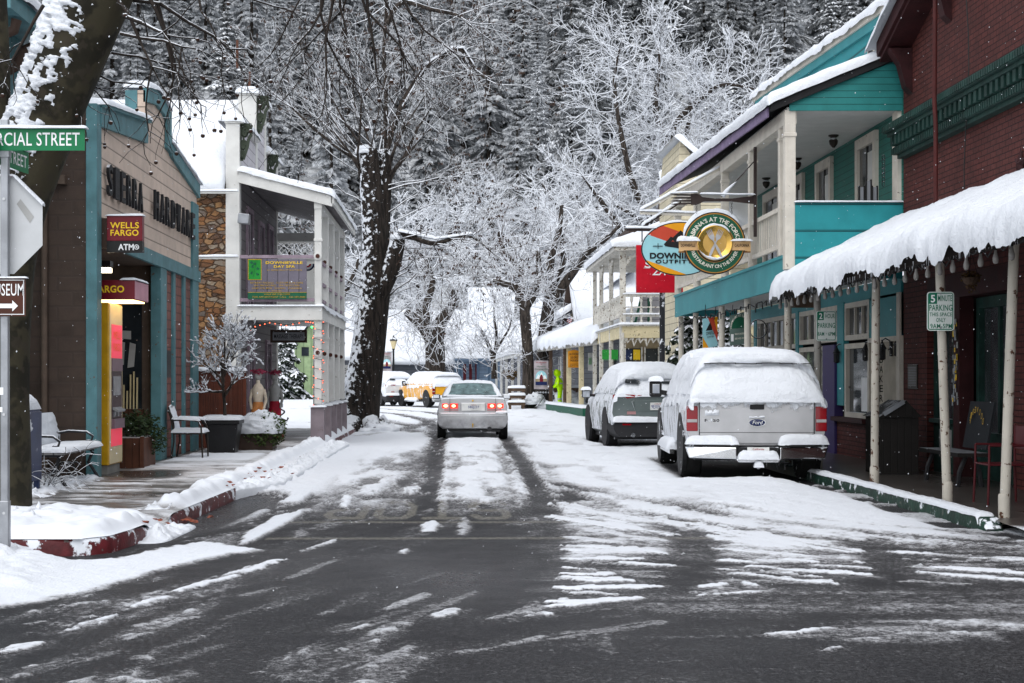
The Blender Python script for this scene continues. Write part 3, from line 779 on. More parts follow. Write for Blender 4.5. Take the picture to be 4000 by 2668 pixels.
M('postbox_blue',(.018,.03,.085),rough=.4,var=.2,bump=.08,snow=1.,thr=.4,stick=.05)
M('string_cable',(.015,.03,.015),rough=.6,bump=0)
M('bulb_red',(.9,.2,.1),rough=.4,bump=0,emit=(1,.12,.05,1),es=4.)
M('bulb_green',(.1,.9,.2),rough=.4,bump=0,emit=(.05,1,.12,1),es=5.)
M('orange_cloth',(.55,.22,.07),rough=.8,var=.4,vs=5,bump=.3,bs=12,col2=(.7,.6,.5))
M('cream_cloth',(.56,.48,.38),rough=.8,var=.2,vs=5,bump=.4,bs=10)
M('red_cloth',(.33,.012,.03),rough=.7,var=.3,vs=5,bump=.4,bs=10)
M('pink_flower',(.36,.05,.10),rough=.8,var=.5,vs=20,bump=.4)
M('grey_plank',(.24,.235,.235),rough=.7,var=.15,bump=.3,snow=.4)
def leafball(mb,c,r,n,size,seed=0,sc=(1,1,1),shell=.55,flat=.0):
 """a bush: n small leaf quads through a rounded volume"""
 q=random.Random(seed);c=Vector(c)
 for _ in range(n):
  d=Vector((q.gauss(0,1),q.gauss(0,1),q.gauss(0,1))).normalized()
  rr=r*(shell+(1-shell)*q.random())*(.82+.36*vn1(d.x*2.2+seed,d.y*2.2+d.z*1.7))
  p=c+Vector((d.x*sc[0],d.y*sc[1],d.z*sc[2]))*rr
  a=Vector((q.uniform(-1,1),q.uniform(-1,1),q.uniform(-.6,.6))).normalized()
  b=a.cross(Vector((q.uniform(-1,1),q.uniform(-1,1),q.uniform(-1,1)))).normalized()
  s_=size*q.uniform(.6,1.3)
  mb.add([p-a*s_,p-b*s_*.45,p+a*s_,p+b*s_*.45],[(0,1,2,3)])
def vn1(a,b):return float(vnoise(np.array([a]),np.array([b]),5)[0])
# ------------------ hardware shop
FX=-4.82
hw=thing('hardware_store','tan clapboard hardware shop with teal trim and rope letters','shop',(-5.5,24.8,.1))
fp=lambda px,py,dx=0.:onx(px,py,FX)+Vector((dx,0,0))
mb=MB();mb.box(-9,-4.935,20.74,20.95,0,5.15);mb.build('side_wall','brown_block',hw)
out=[(395,893),(768,1060),(768,730),(660,565),(652,545),(652,440),(632,395),(604,362),(567,352),(567,478),(395,417)]
mb=MB();mb.prism([fp(*p)for p in out],(-.12,0,0));mb.build('siding','tan_lap',hw)
mb=MB()
cen=[(567,352),(604,362),(632,395),(652,440),(652,545),(567,505)]
mb.prism([fp(*p,-.125)for p in cen],(-.19,0,0));mb.build('parapet_return','teal_trim',hw)
def ribbon(mb,pts,wdt,dx=.05,back=.03):
 """flat trim following points on the facade; wdt downwards in photo pixels"""
 for(a,b)in zip(pts[:-1],pts[1:]):
  q=[fp(a[0],a[1]),fp(b[0],b[1]),fp(b[0],b[1]+wdt),fp(a[0],a[1]+wdt)]
  mb.prism([p+Vector((-back,0,0))for p in q],(dx+back,0,0))
mb=MB()
ribbon(mb,[(384,412),(567,478)],82);ribbon(mb,[(567,340),(604,352),(632,388),(652,432)],58)
ribbon(mb,[(660,556),(772,722)],52)
q=[fp(642,436),fp(659,436),fp(659,600),fp(642,575)];mb.prism([p+Vector((-.03,0,0))for p in q],(.085,0,0))
q=[(384,404),(567,470),(567,482),(384,418)];mb.prism([fp(*p,.0)for p in q],(.11,0,0))
mb.build('cornice_trim','teal_trim',hw)
mb=MB();mb.prism([fp(395,895),fp(772,1062),fp(772,1104),fp(395,955)],(.06,0,0));mb.build('entry_beam','teal_trim',hw)
for(x0,x1,y0,y1,z1)in((-4.94,-4.79,20.70,20.98,5.2),(-4.95,-4.78,25.2,25.72,3.33),(-4.95,-4.78,28.3,28.95,4.75)):
 mb=MB();mb.box(x0,x1,y0,y1,.1,z1);mb.build('corner_post','teal_trim',hw,bev=.008)
for y0,y1 in((26.38,26.60),(27.38,27.60)):
 mb=MB();mb.box(-4.9,-4.79,y0,y1,.1,3.33);mb.build('batten','teal_trim',hw)
mb=MB();mb.box(-4.98,-4.83,25.6,28.5,0,3.36);mb.build('tile_panel','tile_red',hw)
mb=MB();mb.box(-4.826,-4.80,25.74,26.22,1.5,1.96)
mb.build('plaque','black_iron',hw)
mb=MB();mb.box(-6.2,-4.95,25.4,25.6,0,3.4);mb.box(-6.3,-6.1,20.9,25.5,0,3.4);mb.build('entry_wall','brown_paint',hw)
mb=MB();mb.box(-6.2,-4.84,20.9,25.5,3.34,3.42);mb.build('entry_ceiling','brown_paint',hw)
win=MB();win.box(-5.55,-5.13,25.36,25.41,.98,2.75);wo_=win.build('window','dark_glass',hw)
mb=MB();mb.box(-5.6,-5.10,25.28,25.40,.86,.985);mb.build('sill','planter_wood',wo_)
mb=MB();
for k in range(7):
 x=-5.53+k*.055;mb.bar((x,25.33,.98),(x+.005,25.33,1.28+.22*(k>3)+.05*(k%3)),.03,.02)
mb.build('tool_handles','atm_cream',wo_)
mb=MB();mb.quad((-5.54,25.34,2.15),(-5.3,25.34,2.13),(-5.3,25.34,2.27),(-5.54,25.34,2.28));mb.quad((-5.52,25.34,1.7),(-5.42,25.34,1.71),(-5.40,25.34,2.08),(-5.49,25.34,2.10));mb.quad((-5.36,25.335,1.66),(-5.25,25.335,1.68),(-5.22,25.335,2.05),(-5.32,25.335,2.08))
mb.build('notices','tape',wo_)
mb=MB();mb.box(-5.7,-5.12,25.37,25.41,.1,.86);mb.build('brick_base','brick_low',hw)
mb=MB();mb.box(-9.5,-5.0,20.95,29,4.6,4.8);mb.build('roof','brown_beam',hw)
mb=MB();mb.cyl((-5.49,20.66,.1),(-5.49,20.66,4.2),.045,n=10);mb.box(-5.55,-5.2,20.6,20.74,4.1,4.22);mb.build('downpipe','brown_paint',hw,smooth=40)
for wd,p0,p1 in(('SIERRA',399,545),('HARDWARE',585,750)):
 a=fp(p0,762+(p0-405)*.512);b=fp(p1,762+(p1-405)*.512);c=fp(p0,633+(p0-405)*.557)
 u=b-a;n_=len(wd);v=c-a;mb=MB()
 for k,ch in enumerate(wd):
  cw=u/n_;text(mb,ch,a+cw*(k+.16),cw*.64,v*.96,bold=.012,lift=.04,thick=.04)
 mb.build('lettering','black_rope',hw)
mb=MB();snow_slab(mb,fp(384,408,-.25),fp(567,472,-.25),fp(567,472,.12),fp(384,408,.12),t=.10,nu=50,nv=14,edge=.09,seed=3)
pts=[(567,342),(604,354),(632,390),(654,434)]
for i in range(3):
 a,b=pts[i],pts[i+1];snow_slab(mb,fp(*a,-.33),fp(*b,-.33),fp(*b,.07),fp(*a,.07),t=.11,nu=16,nv=12,edge=.09,seed=6+i)
snow_slab(mb,fp(659,558,-.15),fp(775,724,-.15),fp(775,724,.08),fp(659,558,.08),t=.09,nu=40,nv=12,edge=.08,seed=9)
snow_slab(mb,(-9.5,21,4.82),(-5.15,21,4.82),(-5.15,29,4.82),(-9.5,29,4.82),t=.2,seed=10)
mb.build('roof_snow','snow',hw,smooth=180)
mb=MB();a=at(398,1052,22.2);mb.box(a.x-.25,at(436,1052,22.2).x,22.1,22.3,a.z+.02,a.z+.12);cl=mb.build('ceiling_light','black_iron',hw)
mb=MB();mb.box(a.x-.22,at(432,1052,22.2).x,22.1,22.29,a.z-.045,a.z+.018);mb.build('lamp','lamp_white',cl)
# hanging bank sign
bs_=thing('bank_sign','square red and black bank sign hanging off the teal corner post','sign',(-4.46,21.0,2.9))
A=at(417,985,21.0);B=at(556,843,21.0);zm=at(0,941,21.).z
mb=MB();mb.box(A.x,B.x,21.0,21.14,zm,B.z);mb.build('red_panel','maroon',bs_,bev=.006)
mb=MB();mb.box(A.x,B.x,21.0,21.14,A.z,zm-.002);mb.build('black_panel','black_ink',bs_)
mb=MB();mb.box(A.x-.12,A.x-.002,21.02,21.12,A.z+.06,B.z-.03);mb.build('bracket','brown_beam',bs_)
X_=Vector((1,0,0));Z_=Vector((0,0,1))
mb=MB();cx=(A.x+B.x)/2
for s_,py,hh,w_ in(('WELLS',880,.085,.395),('FARGO',909,.085,.385)):ctext(mb,s_,(cx,21.0,at(0,py,21).z),X_,hh,Z_,w=w_,bold=.02)
mb.build('lettering','yellow_ink',bs_)
mb=MB();ctext(mb,'ATM',(cx+.02,21.0,at(0,965,21).z),X_,.085,Z_,w=.215,bold=.03)
c_=Vector((cx+.165,20.997,at(0,965,21).z))
ring=[(c_+Vector((math.cos(t)*r,0,math.sin(t)*r)))for t in[i*math.pi/12 for i in range(25)]for r in(.024,.034)]
mb.add(ring,[(2*i,2*i+1,2*i+3,2*i+2)for i in range(24)])
mb.prism([c_+Vector(p)for p in((-.016,0,0),(.004,0,.014),(.004,0,.005),(.018,0,.005),(.018,0,-.005),(.004,0,-.005),(.004,0,-.014))],(0,-.002,0))
mb.build('atm_lettering','white_ink',bs_)
mb=MB();snow_slab(mb,(A.x,21.0,B.z),(B.x,21.0,B.z),(B.x,21.14,B.z),(A.x,21.14,B.z),t=.03,nu=20,nv=10,edge=.03);mb.build('snow_cap','snow',bs_,smooth=180)
# cash machine
am=thing('cash_machine','gold and red cash machine under a lit maroon canopy in the shop entry','cash machine',(-5.0,21.9,.12))
mb=MB();mb.box(-5.5,-4.80,21.46,22.34,.27,2.55);mb.build('cabinet','gold_paint',am,bev=.015)
mb=MB();mb.box(-5.5,-4.83,21.5,22.3,.1,.27);mb.build('plinth','concrete',am)
def fr(n,y0,y1,z0,z1,m,x=-4.80,t=.012):
 mb=MB();mb.box(x-.01,x+t,y0,y1,z0,z1);return mb.build(n,m,am)
fr('front_panel',21.50,22.31,.29,2.53,'atm_cream',t=.006)
fr('upper_poster',21.60,22.27,1.775,2.25,'lit_red');fr('header_panel',21.60,22.27,1.592,1.772,'mauve',t=.02)
fr('machine_recess',21.60,22.27,.92,1.59,'dark_maroon',t=.010);fr('lower_panel',21.60,22.27,.78,.917,'mauve',t=.05);fr('lower_poster',21.58,22.27,.53,.775,'lit_red')
mb=MB();mb.box(-4.80,-4.775,21.68,22.12,1.25,1.52);mb.build('screen','screen_grey',am)
mb=MB();mb.obox((-4.76,21.9,1.05),(.10,.5,.03),Matrix.Rotation(R(25),3,'Y'));mb.box(-4.80,-4.77,21.7,21.8,.95,1.02);mb.box(-4.80,-4.77,21.9,22.0,.95,1.02);mb.build('keypad','steel',am)
mb=MB();Yv=Vector((0,1,0))
ctext(mb,'WELLS',(-4.788,21.93,2.10),Yv,.11,Z_,w=.46);ctext(mb,'FARGO',(-4.788,21.93,1.93),Yv,.11,Z_,w=.46)
mb.build('poster_lettering','orange_ink',am)
mb=MB();mb.box(-5.5,-4.43,21.42,22.36,2.59,2.86);cn=mb.build('canopy','maroon',am,bev=.01)
mb=MB();mb.box(-4.44,-4.424,21.43,22.35,2.60,2.85);mb.build('canopy_end','lit_end_pink',cn)
mb=MB();mb.box(-5.3,-4.47,21.50,22.30,2.572,2.592);mb.build('canopy_light','lamp_warm',cn)
mb=MB();text(mb,'WELLS FARGO',(-5.44,21.42,2.685),(.865,0,0),(0,0,.10),bold=.03);mb.build('canopy_lettering','yellow_ink',cn)
mb=MB();snow_slab(mb,(-4.62,21.42,2.86),(-4.42,21.42,2.86),(-4.42,22.3,2.86),(-4.62,22.3,2.86),t=.04,nu=12,nv=14,edge=.04);mb.build('snow_cap','snow',cn,smooth=180)
# wooden planter with a dark shrub in the entry
pl=thing('wooden_planter','stained wooden planter box with dark green shrub beside the cash machine','planter',(-4.95,23.5,.12))
mb=MB();mb.box(-5.05,-4.62,22.95,23.9,.12,.60);mb.build('box','planter_wood',pl,bev=.006)
mb=MB();mb.box(-4.66,-4.60,22.90,22.97,.12,.62);mb.box(-5.07,-5.0,22.90,22.97,.12,.62);mb.build('corner_strips','planter_wood',pl)
mb=MB();leafball(mb,(-4.80,23.4,.78),.34,900,.035,4,(1.,1.1,.75),.3);leafball(mb,(-4.52,23.6,.55),.22,350,.03,8,(.7,1.,1.2),.3);mb.build('shrub','leaf_dark',pl)
# patio chair
ch=thing('patio_chair','snow covered metal patio armchair beside the tiled shop front','chair',(-4.4,25.75,.13))
g=Vector((-4.4,25.75,.13))
def cp(x,y,z):return g+Vector((x,y,z))
for s_ in(-1,1):
 mb=MB();y=s_*.29
 mb.tube([cp(.26,y,0),cp(.25,y,.3),cp(.235,y,.55),cp(.19,y,.64),cp(.05,y,.67),cp(-.22,y,.66)],.014,8);mb.build('arm_leg','bronze',ch,smooth=60)
 mb=MB();mb.tube([cp(-.27,y*.9,0),cp(-.22,y*.9,.3),cp(-.22,y*.9,.45),cp(-.31,y*.9,.88)],.014,8);mb.build('rear_leg','bronze',ch,smooth=60)
 mb=MB();snow_slab(mb,cp(-.24,y-.03,.68),cp(.2,y-.03,.655),cp(.2,y+.03,.655),cp(-.24,y+.03,.68),t=.045,nu=22,nv=9,edge=.03,seed=7);mb.build('arm_snow','snow',ch,smooth=180)
mb=MB();mb.obox(cp(.0,0,.44),(.48,.54,.03));mb.build('seat','bronze',ch,bev=.01)
mb=MB();snow_slab(mb,cp(-.24,-.27,.455),cp(.26,-.27,.455),cp(.26,.27,.455),cp(-.24,.27,.455),t=.075,nu=24,nv=22,edge=.05,seed=8);mb.build('seat_snow','snow',ch,smooth=180)
mb=MB();nb_=7
for k in range(nb_):
 y=-.25+.5*k/(nb_-1);mb.tube([cp(-.22,y,.46),cp(-.26,y,.66),cp(-.31,y,.84+.05*math.cos(y*6))],.016,6)
mb.tube([cp(-.31,-.27,.8),cp(-.315,-.15,.87),cp(-.32,0,.9),cp(-.315,.15,.87),cp(-.31,.27,.8)],.02,8)
mb.build('back','bronze',ch,smooth=60)
mb=MB();P=np.zeros((14,14,3));
for i in range(14):
 for j in range(14):
  y=-.24+.48*i/13;t_=j/13;e_=math.sin(math.pi*min(1,max(0,t_*.9+.08)))*math.sin(math.pi*(i+.5)/14)**.4
  P[i,j]=cp(-.205-.10*t_+.035*e_*(.6+vn1(i*.6,j*.6)),y,.47+.42*t_)
mb.grid(P);mb.build('back_snow','snow',ch,smooth=180)
# black pot with the small frosted tree
pot=thing('tapered_pot','black tapered pot with a snow rim holding the little bare tree','planter',(-4.15,27.8,.13))
def taper(mb,c,w0,w1,h,z0=.13):
 vs=[Vector((c[0]+sx*w/2,c[1]+sy*w/2,z))for w,z in((w0,z0),(w1,z0+h))for sx,sy in((-1,-1),(1,-1),(1,1),(-1,1))]
 mb.add(vs,[(0,3,2,1),(4,5,6,7)]+[(i,(i+1)%4,4+(i+1)%4,4+i)for i in range(4)])
mb=MB();taper(mb,(-4.15,27.8),.48,.62,.54);mb.build('pot_body','black_plastic',pot,bev=.02)
mb=MB();mb.box(-4.49,-3.81,27.46,28.14,.665,.74);mb.build('rim','black_plastic',pot,bev=.015)
mb=MB();snow_slab(mb,(-4.49,27.46,.74),(-3.81,27.46,.74),(-3.81,28.14,.74),(-4.49,28.14,.74),t=.08,nu=22,nv=22,edge=.07,seed=12);mb.build('rim_snow','snow',pot,smooth=180)
b2=thing('low_planter','low dark planter box with a round snow laden shrub','planter',(-3.7,28.9,.13))
mb=MB();mb.box(-4.05,-3.35,28.6,29.3,.13,.52);mb.build('box','brown_beam',b2,bev=.01)
mb=MB();leafball(mb,(-3.52,28.75,.52),.42,2200,.035,14,(1.05,.9,.85),.55);mb.build('shrub','leaf_green',b2)
def snowball(mb,c,r,sc,seed,n=40,rag=.25):
 P=np.zeros((n,n,3))
 for i in range(n):
  th=math.pi*(i/(n-1))*.60
  for j in range(n):
   ph=2*math.pi*j/(n-1);d=(math.sin(th)*math.cos(ph),math.sin(th)*math.sin(ph),math.cos(th))
   a_=d[0]*3+9;b_=d[1]*3+d[2]*2+seed
   q_=r*(1+rag*(float(fbm(np.array([a_*1.5]),np.array([b_*1.5]),seed,4)[0])-.5)*1.5)
   P[i,j]=(c[0]+d[0]*q_*sc[0],c[1]+d[1]*q_*sc[1],c[2]+d[2]*q_*sc[2])
 mb.grid(P)
mb=MB();snowball(mb,(-3.57,28.75,.56),.42,(1.0,.9,.75),3);mb.build('shrub_snow','snow',b2,smooth=180)
# board fence between the shop and the stone house
fc=thing('board_fence','reddish brown vertical board fence closing the gap between two buildings','fence',(-4.5,29.6,.1))
mb=MB()
for k in range(10):
 x=-4.95+k*.098;mb.box(x,x+.094,29.6,29.625+.004*(k%2),.1,1.62+.02*((k*7)%3))
mb.build('boards','fence_red',fc);mb=MB();mb.box(-4.95,-3.98,29.63,29.69,1.3,1.4);mb.box(-4.95,-3.98,29.63,29.69,.4,.5);mb.build('rails','fence_red',fc)
mb=MB();snow_slab(mb,(-4.95,29.58,1.63),(-3.98,29.58,1.63),(-3.98,29.7,1.63),(-4.95,29.7,1.63),t=.07,nu=30,nv=10,edge=.05,seed=13);mb.build('snow_cap','snow',fc,smooth=180)
# iron bench at the block wall and the dead twigs beside it
bn=thing('iron_bench','slatted bench with curled iron ends half buried in snow by the block wall','bench',(-5.05,19.6,.13))
for y in(18.7,20.42):
 mb=MB();s_=[(-5.38,.13),(-5.28,.3),(-5.2,.5),(-5.26,.75),(-5.36,.98)]
 mb.tube([(x,y,z)for x,z in s_],.022,8);mb.tube([(-4.68,y,.13),(-4.76,y,.26),(-4.84,y,.38),(-4.78,y,.52)],.022,8)
 mb.tube([(-5.22,y,.55),(-4.76,y,.55)],.02,8)
 mb.tube([(-5.27,y,.76),(-5.1,y,.79),(-4.86,y,.78),(-4.78,y,.72),(-4.8,y,.66),(-4.86,y,.66)],.018,8)
 mb.tube([(-4.80,y,.52),(-4.82,y,.6),(-4.86,y,.67)],.016,8)
 mb.tube([(-5.25+.25*t+.06*math.sin(t*20),y,.30+.08*math.cos(t*20))for t in[i/24 for i in range(25)]],.012,6)
 mb.build('iron_end','black_iron',bn,smooth=60)
mb=MB()
for k in range(4):mb.box(-5.2+k*.125,-5.09+k*.125,18.6,20.5,.56,.59)
mb.build('seat','grey_plank',bn,bev=.006)
mb=MB()
for k in range(4):
 t_=k/3;mb.obox((-5.27-.085*t_,19.55,.68+.10*k),(.025,1.9,.085),Matrix.Rotation(R(-14),3,'Y'))
mb.build('backrest','grey_plank',bn,bev=.006)
mb=MB();snow_slab(mb,(-5.2,18.6,.59),(-4.68,18.6,.59),(-4.68,20.52,.59),(-5.2,20.52,.59),t=.065,nu=20,nv=40,edge=.05,seed=16);mb.build('seat_snow','snow',bn,smooth=180)
mb=MB();
P=np.zeros((40,16,3))
for i in range(40):
 for j in range(16):
  t_=j/15;P[i,j]=(-5.235-.115*t_+.03*(.4+vn1(i*.7,j*.8))*min(1,4*t_,4*(1-t_)+.3),18.6+1.9*i/39,.64+.40*t_)
mb.grid(P);mb.build('back_snow','snow',bn,smooth=180)
# postal box
pb=thing('postal_box','dark blue street postal box with rounded snowy top beside the tree trunk','postbox',(-5.12,17.9,.13))
prof=[(-.24,.30),(.24,.30),(.24,1.05)]+[(.24*math.cos(t),1.05+.24*math.sin(t))for t in[math.pi*i/10 for i in range(1,10)]]+[(-.24,1.05)]
mb=MB();mb.prism([(-5.12+x*1.05,17.62,.05+z)for x,z in prof],(0,.52,0));mb.build('body','postbox_blue',pb,smooth=30)
for sx in(-1,1):
 for sy in(17.66,18.08):
  mb=MB();mb.box(-5.12+sx*.23-.03,-5.12+sx*.23+.03,sy-.03,sy+.03,.1,.36);mb.build('leg','postbox_blue',pb)
mb=MB();mb.box(-4.875,-4.855,17.6,18.16,.3,1.1);mb.build('side_flange','postbox_blue',pb)
mb=MB();snow_slab(mb,(-5.36,17.6,1.17),(-4.88,17.6,1.13),(-4.88,18.16,1.13),(-5.36,18.16,1.17),t=.2,nu=20,nv=20,edge=.2,seed=18);mb.build('snow_cap','snow',pb,smooth=180)
# teal building further left
tb=thing('teal_building','dark teal board building with bracketed eaves at the left edge','building',(-8,18.5,0))
mb=MB();mb.box(-12,-5.78,19.0,20.72,0,6.2);mb.build('wall','teal_board',tb)
mb=MB();mb.prism([(-5.75,18.6,6.0),(-5.35,18.6,5.98),(-5.35,18.6,6.2),(-5.75,18.6,6.35),(-9,18.6,7.2),(-9,18.6,7.0)],(0,2.2,0));mb.build('eaves','teal_trim',tb)
for y in(19.1,20.0,20.6):
 mb=MB();mb.tube([(-5.78,y,5.5),(-5.68,y,5.55),(-5.62,y,5.75),(-5.45,y,5.82),(-5.42,y,5.95)],.07,8);mb.build('bracket','brown_beam',tb,smooth=60)
mb=MB();snow_slab(mb,(-9,18.55,7.2),(-9,20.85,7.2),(-5.3,20.85,6.22),(-5.3,18.55,6.22),t=.14,nu=30,nv=24,edge=.1,seed=19,drop=(0,0,0,.06));mb.build('roof_snow','snow',tb,smooth=180)
sp=thing('porch_house','stone and clapboard house with white two storey porch and snowy roof','building',(-4.5,35.5,.1))
PX=-2.80;W0=-4.45;Y0=32.0;Y1=39.0
mb=MB();mb.box(-12,-4.70,Y0+.04,Y0+.5,0,5.55);mb.build('stone_wall','rubble',sp)
mb=MB();mb.box(-4.72,W0,Y0+.3,Y1,0,5.72);mb.build('front_wall','grey_lap',sp)
mb=MB()
mb.prism([(W0,Y0+.25,5.7),(W0,Y0+.25,6.75),(W0,34.85,6.75),(W0,34.85,7.75),(W0,36.5,7.75),(W0,36.5,6.8),(W0,Y1,6.8),(W0,Y1,5.7)],(-.14,0,0));mb.build('false_front','white_lap',sp)
mb=MB();mb.box(-4.72,W0+.02,Y0-.02,Y0+.24,.1,6.80);mb.build('corner_pilaster','white_wood',sp,bev=.01)
for b_ in((-4.84,34.7,34.98,6.0,7.88),(-4.84,36.35,36.6,6.0,7.88),(-4.80,38.8,Y1+.05,.1,6.85)):
 mb=MB();mb.box(b_[0],W0+.02,*b_[1:]);mb.build('parapet_post','white_wood',sp,bev=.01)
mb=MB();mb.box(-4.74,W0+.10,Y0-.06,34.7,6.8,6.86);mb.box(-4.86,W0+.10,34.66,36.64,7.88,7.94);mb.box(-4.8,W0+.10,36.64,Y1+.1,6.85,6.91);mb.build('cornice','white_wood',sp)
def lace(mb,x,y,z,s):
 """scrolled cast bracket in the plane facing the street end"""
 k_=.52
 pr=[(0,0),(0,-1.0),(.16,-1.0),(.40,-.62),(.46,-.40),(.62,-.28),(.56,-.12),(.62,0)]
 for(a,b),(c,d)in zip(pr,pr[1:]+pr[:1]):mb.bar((x+a*s*k_,y,z+b*s),(x+c*s*k_,y,z+d*s),.05*s+.02,.06)
 for cx_,cz_,r_ in((.26,-.22,.17),(.18,-.60,.14),(.44,-.14,.10),(.14,-.86,.09)):
  mb.tube([(x+(cx_+r_*(1-k/26)*math.cos(k*.42))*s*k_,y,z+(cz_+r_*(1-k/26)*math.sin(k*.42))*s)for k in range(20)],.045*s+.008,5)
 mb.bar((x+.05*s*k_,y+.01,z-.05*s),(x+.30*s*k_,y+.01,z-.75*s),.05,.04)
for x,y,z,s_ in((W0+.02,Y0+.1,6.78,.72),(W0+.02,34.84,7.86,.80),(W0+.02,36.9,6.83,.72)):
 mb=MB();lace(mb,x,y,z,s_);mb.build('cast_bracket','iron_lace',sp)
mb=MB();ry=35.65
mb.prism([(W0-.3,Y0-.1,5.52),(W0-.3,ry,7.85),(W0-.3,Y1,5.6),(W0-.3,Y1,5.4),(W0-.3,ry,7.65),(W0-.3,Y0-.1,5.35)],(-8,0,0));mb.build('roof','brown_beam',sp)
mb=MB();snow_slab(mb,(-12.7,Y0-.16,5.50),(-4.74,Y0-.16,5.50),(-4.74,ry,7.83),(-12.7,ry,7.83),t=.17,nu=90,nv=40,edge=.14,amp=.12,seed=21,drop=(0,0,.22,0),ns=.8)
for a in((Y0-.06,34.7,6.86),(34.62,36.66,7.94),(36.66,Y1+.1,6.91)):
 snow_slab(mb,(-4.88,a[0],a[2]),(W0+.13,a[0],a[2]),(W0+.13,a[1],a[2]),(-4.88,a[1],a[2]),t=.14,nu=16,nv=26,edge=.09,seed=22,drop=(0,.05,.04,0))
snow_slab(mb,(-12.7,Y1+.2,5.55),(-4.74,Y1+.2,5.55),(-4.74,ry,7.83),(-12.7,ry,7.83),t=.17,nu=30,nv=20,edge=.14,amp=.12,seed=23)
mb.build('roof_snow','snow',sp,smooth=180)
mb=MB();mb.bar((-4.62,33.0,8.15),(-4.62,33.0,8.75),.05);mb.bar((-4.62,34.9,7.9),(-4.60,34.9,8.45),.05);mb.build('finial','planter_wood',sp)
# porch roof
pr=thing('porch','p','x');bpy.data.objects.remove(pr)
PR0,PR1=5.78,5.26;EX=-2.50
mb=MB();mb.prism([(W0-.02,Y0-.02,PR0),(EX,Y0-.02,PR1),(EX,Y0-.02,PR1-.06),(W0-.02,Y0-.02,PR0-.06)],(0,Y1-Y0+.1,0));mb.build('porch_ceiling','soffit',sp)
mb=MB();mb.prism([(W0,Y0-.06,PR0+.02),(EX,Y0-.06,PR1+.02),(EX,Y0-.06,PR1-.20),(W0,Y0-.06,PR0-.22)],(0,.05,0));mb.build('rake_board','white_wood',sp)
mb=MB();mb.box(EX-.02,EX+.03,Y0-.06,Y1+.1,PR1-.14,PR1+.03);mb.build('eave_board','white_wood',sp)
mb=MB();mb.box(PX-.08,PX+.08,Y0,Y1,5.02,5.16);mb.box(W0,PX,Y1-.1,Y1,4.95,5.16);mb.build('porch_plate','white_wood',sp)
mb=MB();snow_slab(mb,(W0,Y0-.1,PR0+.03),(EX+.05,Y0-.1,PR1+.03),(EX+.05,Y1+.15,PR1+.03),(W0,Y1+.15,PR0+.03),t=.12,nu=60,nv=50,edge=.09,amp=.15,seed=24,drop=(0,.08,.03,0));mb.build('porch_snow','snow',sp,smooth=180)
mb=MB();mb.box(W0,PX+.09,Y0-.03,Y0+.06,2.70,2.98);mb.box(PX,PX+.09,Y0+.06,Y1,2.70,2.98);mb.box(W0,PX,Y0+.06,Y1,2.80,2.94);mb.build('balcony_floor','white_wood',sp)
mb=MB();snow_slab(mb,(W0,Y0-.06,2.985),(PX+.13,Y0-.06,2.985),(PX+.13,Y0+.12,2.985),(W0,Y0+.12,2.985),t=.035,nu=40,nv=10,edge=.03,seed=25);snow_slab(mb,(PX-.06,Y0,2.985),(PX+.13,Y0,2.985),(PX+.13,Y1,2.985),(PX-.06,Y1,2.985),t=.05,nu=12,nv=60,edge=.04,seed=26,drop=(0,.1,0,0));mb.build('ledge_snow','snow',sp,smooth=180)
for y in(Y0+.02,33.75,35.4,37.05,38.75):
 c=MB();c.box(PX-.075,PX+.075,y,y+.15,2.98,5.05);c.box(PX-.075,PX+.075,y,y+.15,.95,2.72)
 col_=c.build('column','white_wood',sp,bev=.012)
 b=MB();b.box(PX-.15,PX+.13,y-.06,y+.2,.1,.88);b.build('pedestal','purple_base',col_,bev=.01)
 for zr in(4.03,2.02):
  m_=MB();m_.lathe((PX-.005,y-.02,zr),[(.06,-.015),(.085,-.01),(.085,.012),(.055,.016)],16,'y');m_.build('rosette','white_wood',col_)
  m_=MB();m_.lathe((PX-.005,y-.04,zr),[(.045,-.008),(.045,.004)],12,'y');m_.build('rosette_centre','sign_brown',col_)
  m_=MB();m_.box(PX-.09,PX+.09,y-.015,y+.165,zr+.32,zr+.37);m_.build('collar','white_wood',col_)
 s_=MB();snow_slab(s_,(PX-.17,y-.08,.885),(PX+.15,y-.08,.885),(PX+.15,y+.22,.885),(PX-.17,y+.22,.885),t=.04,nu=14,nv=14,edge=.04);s_.build('pedestal_snow','snow',col_,smooth=180)
mb=MB()
for z in(4.02,3.12):mb.box(W0,PX-.08,Y0+.0,Y0+.05,z-.035,z+.035)
for z in(3.95,3.5,3.14):mb.box(PX-.03,PX+.03,Y0+.2,Y1,z-.03,z+.03)
mb.build('balcony_rail','mauve_rail',sp)
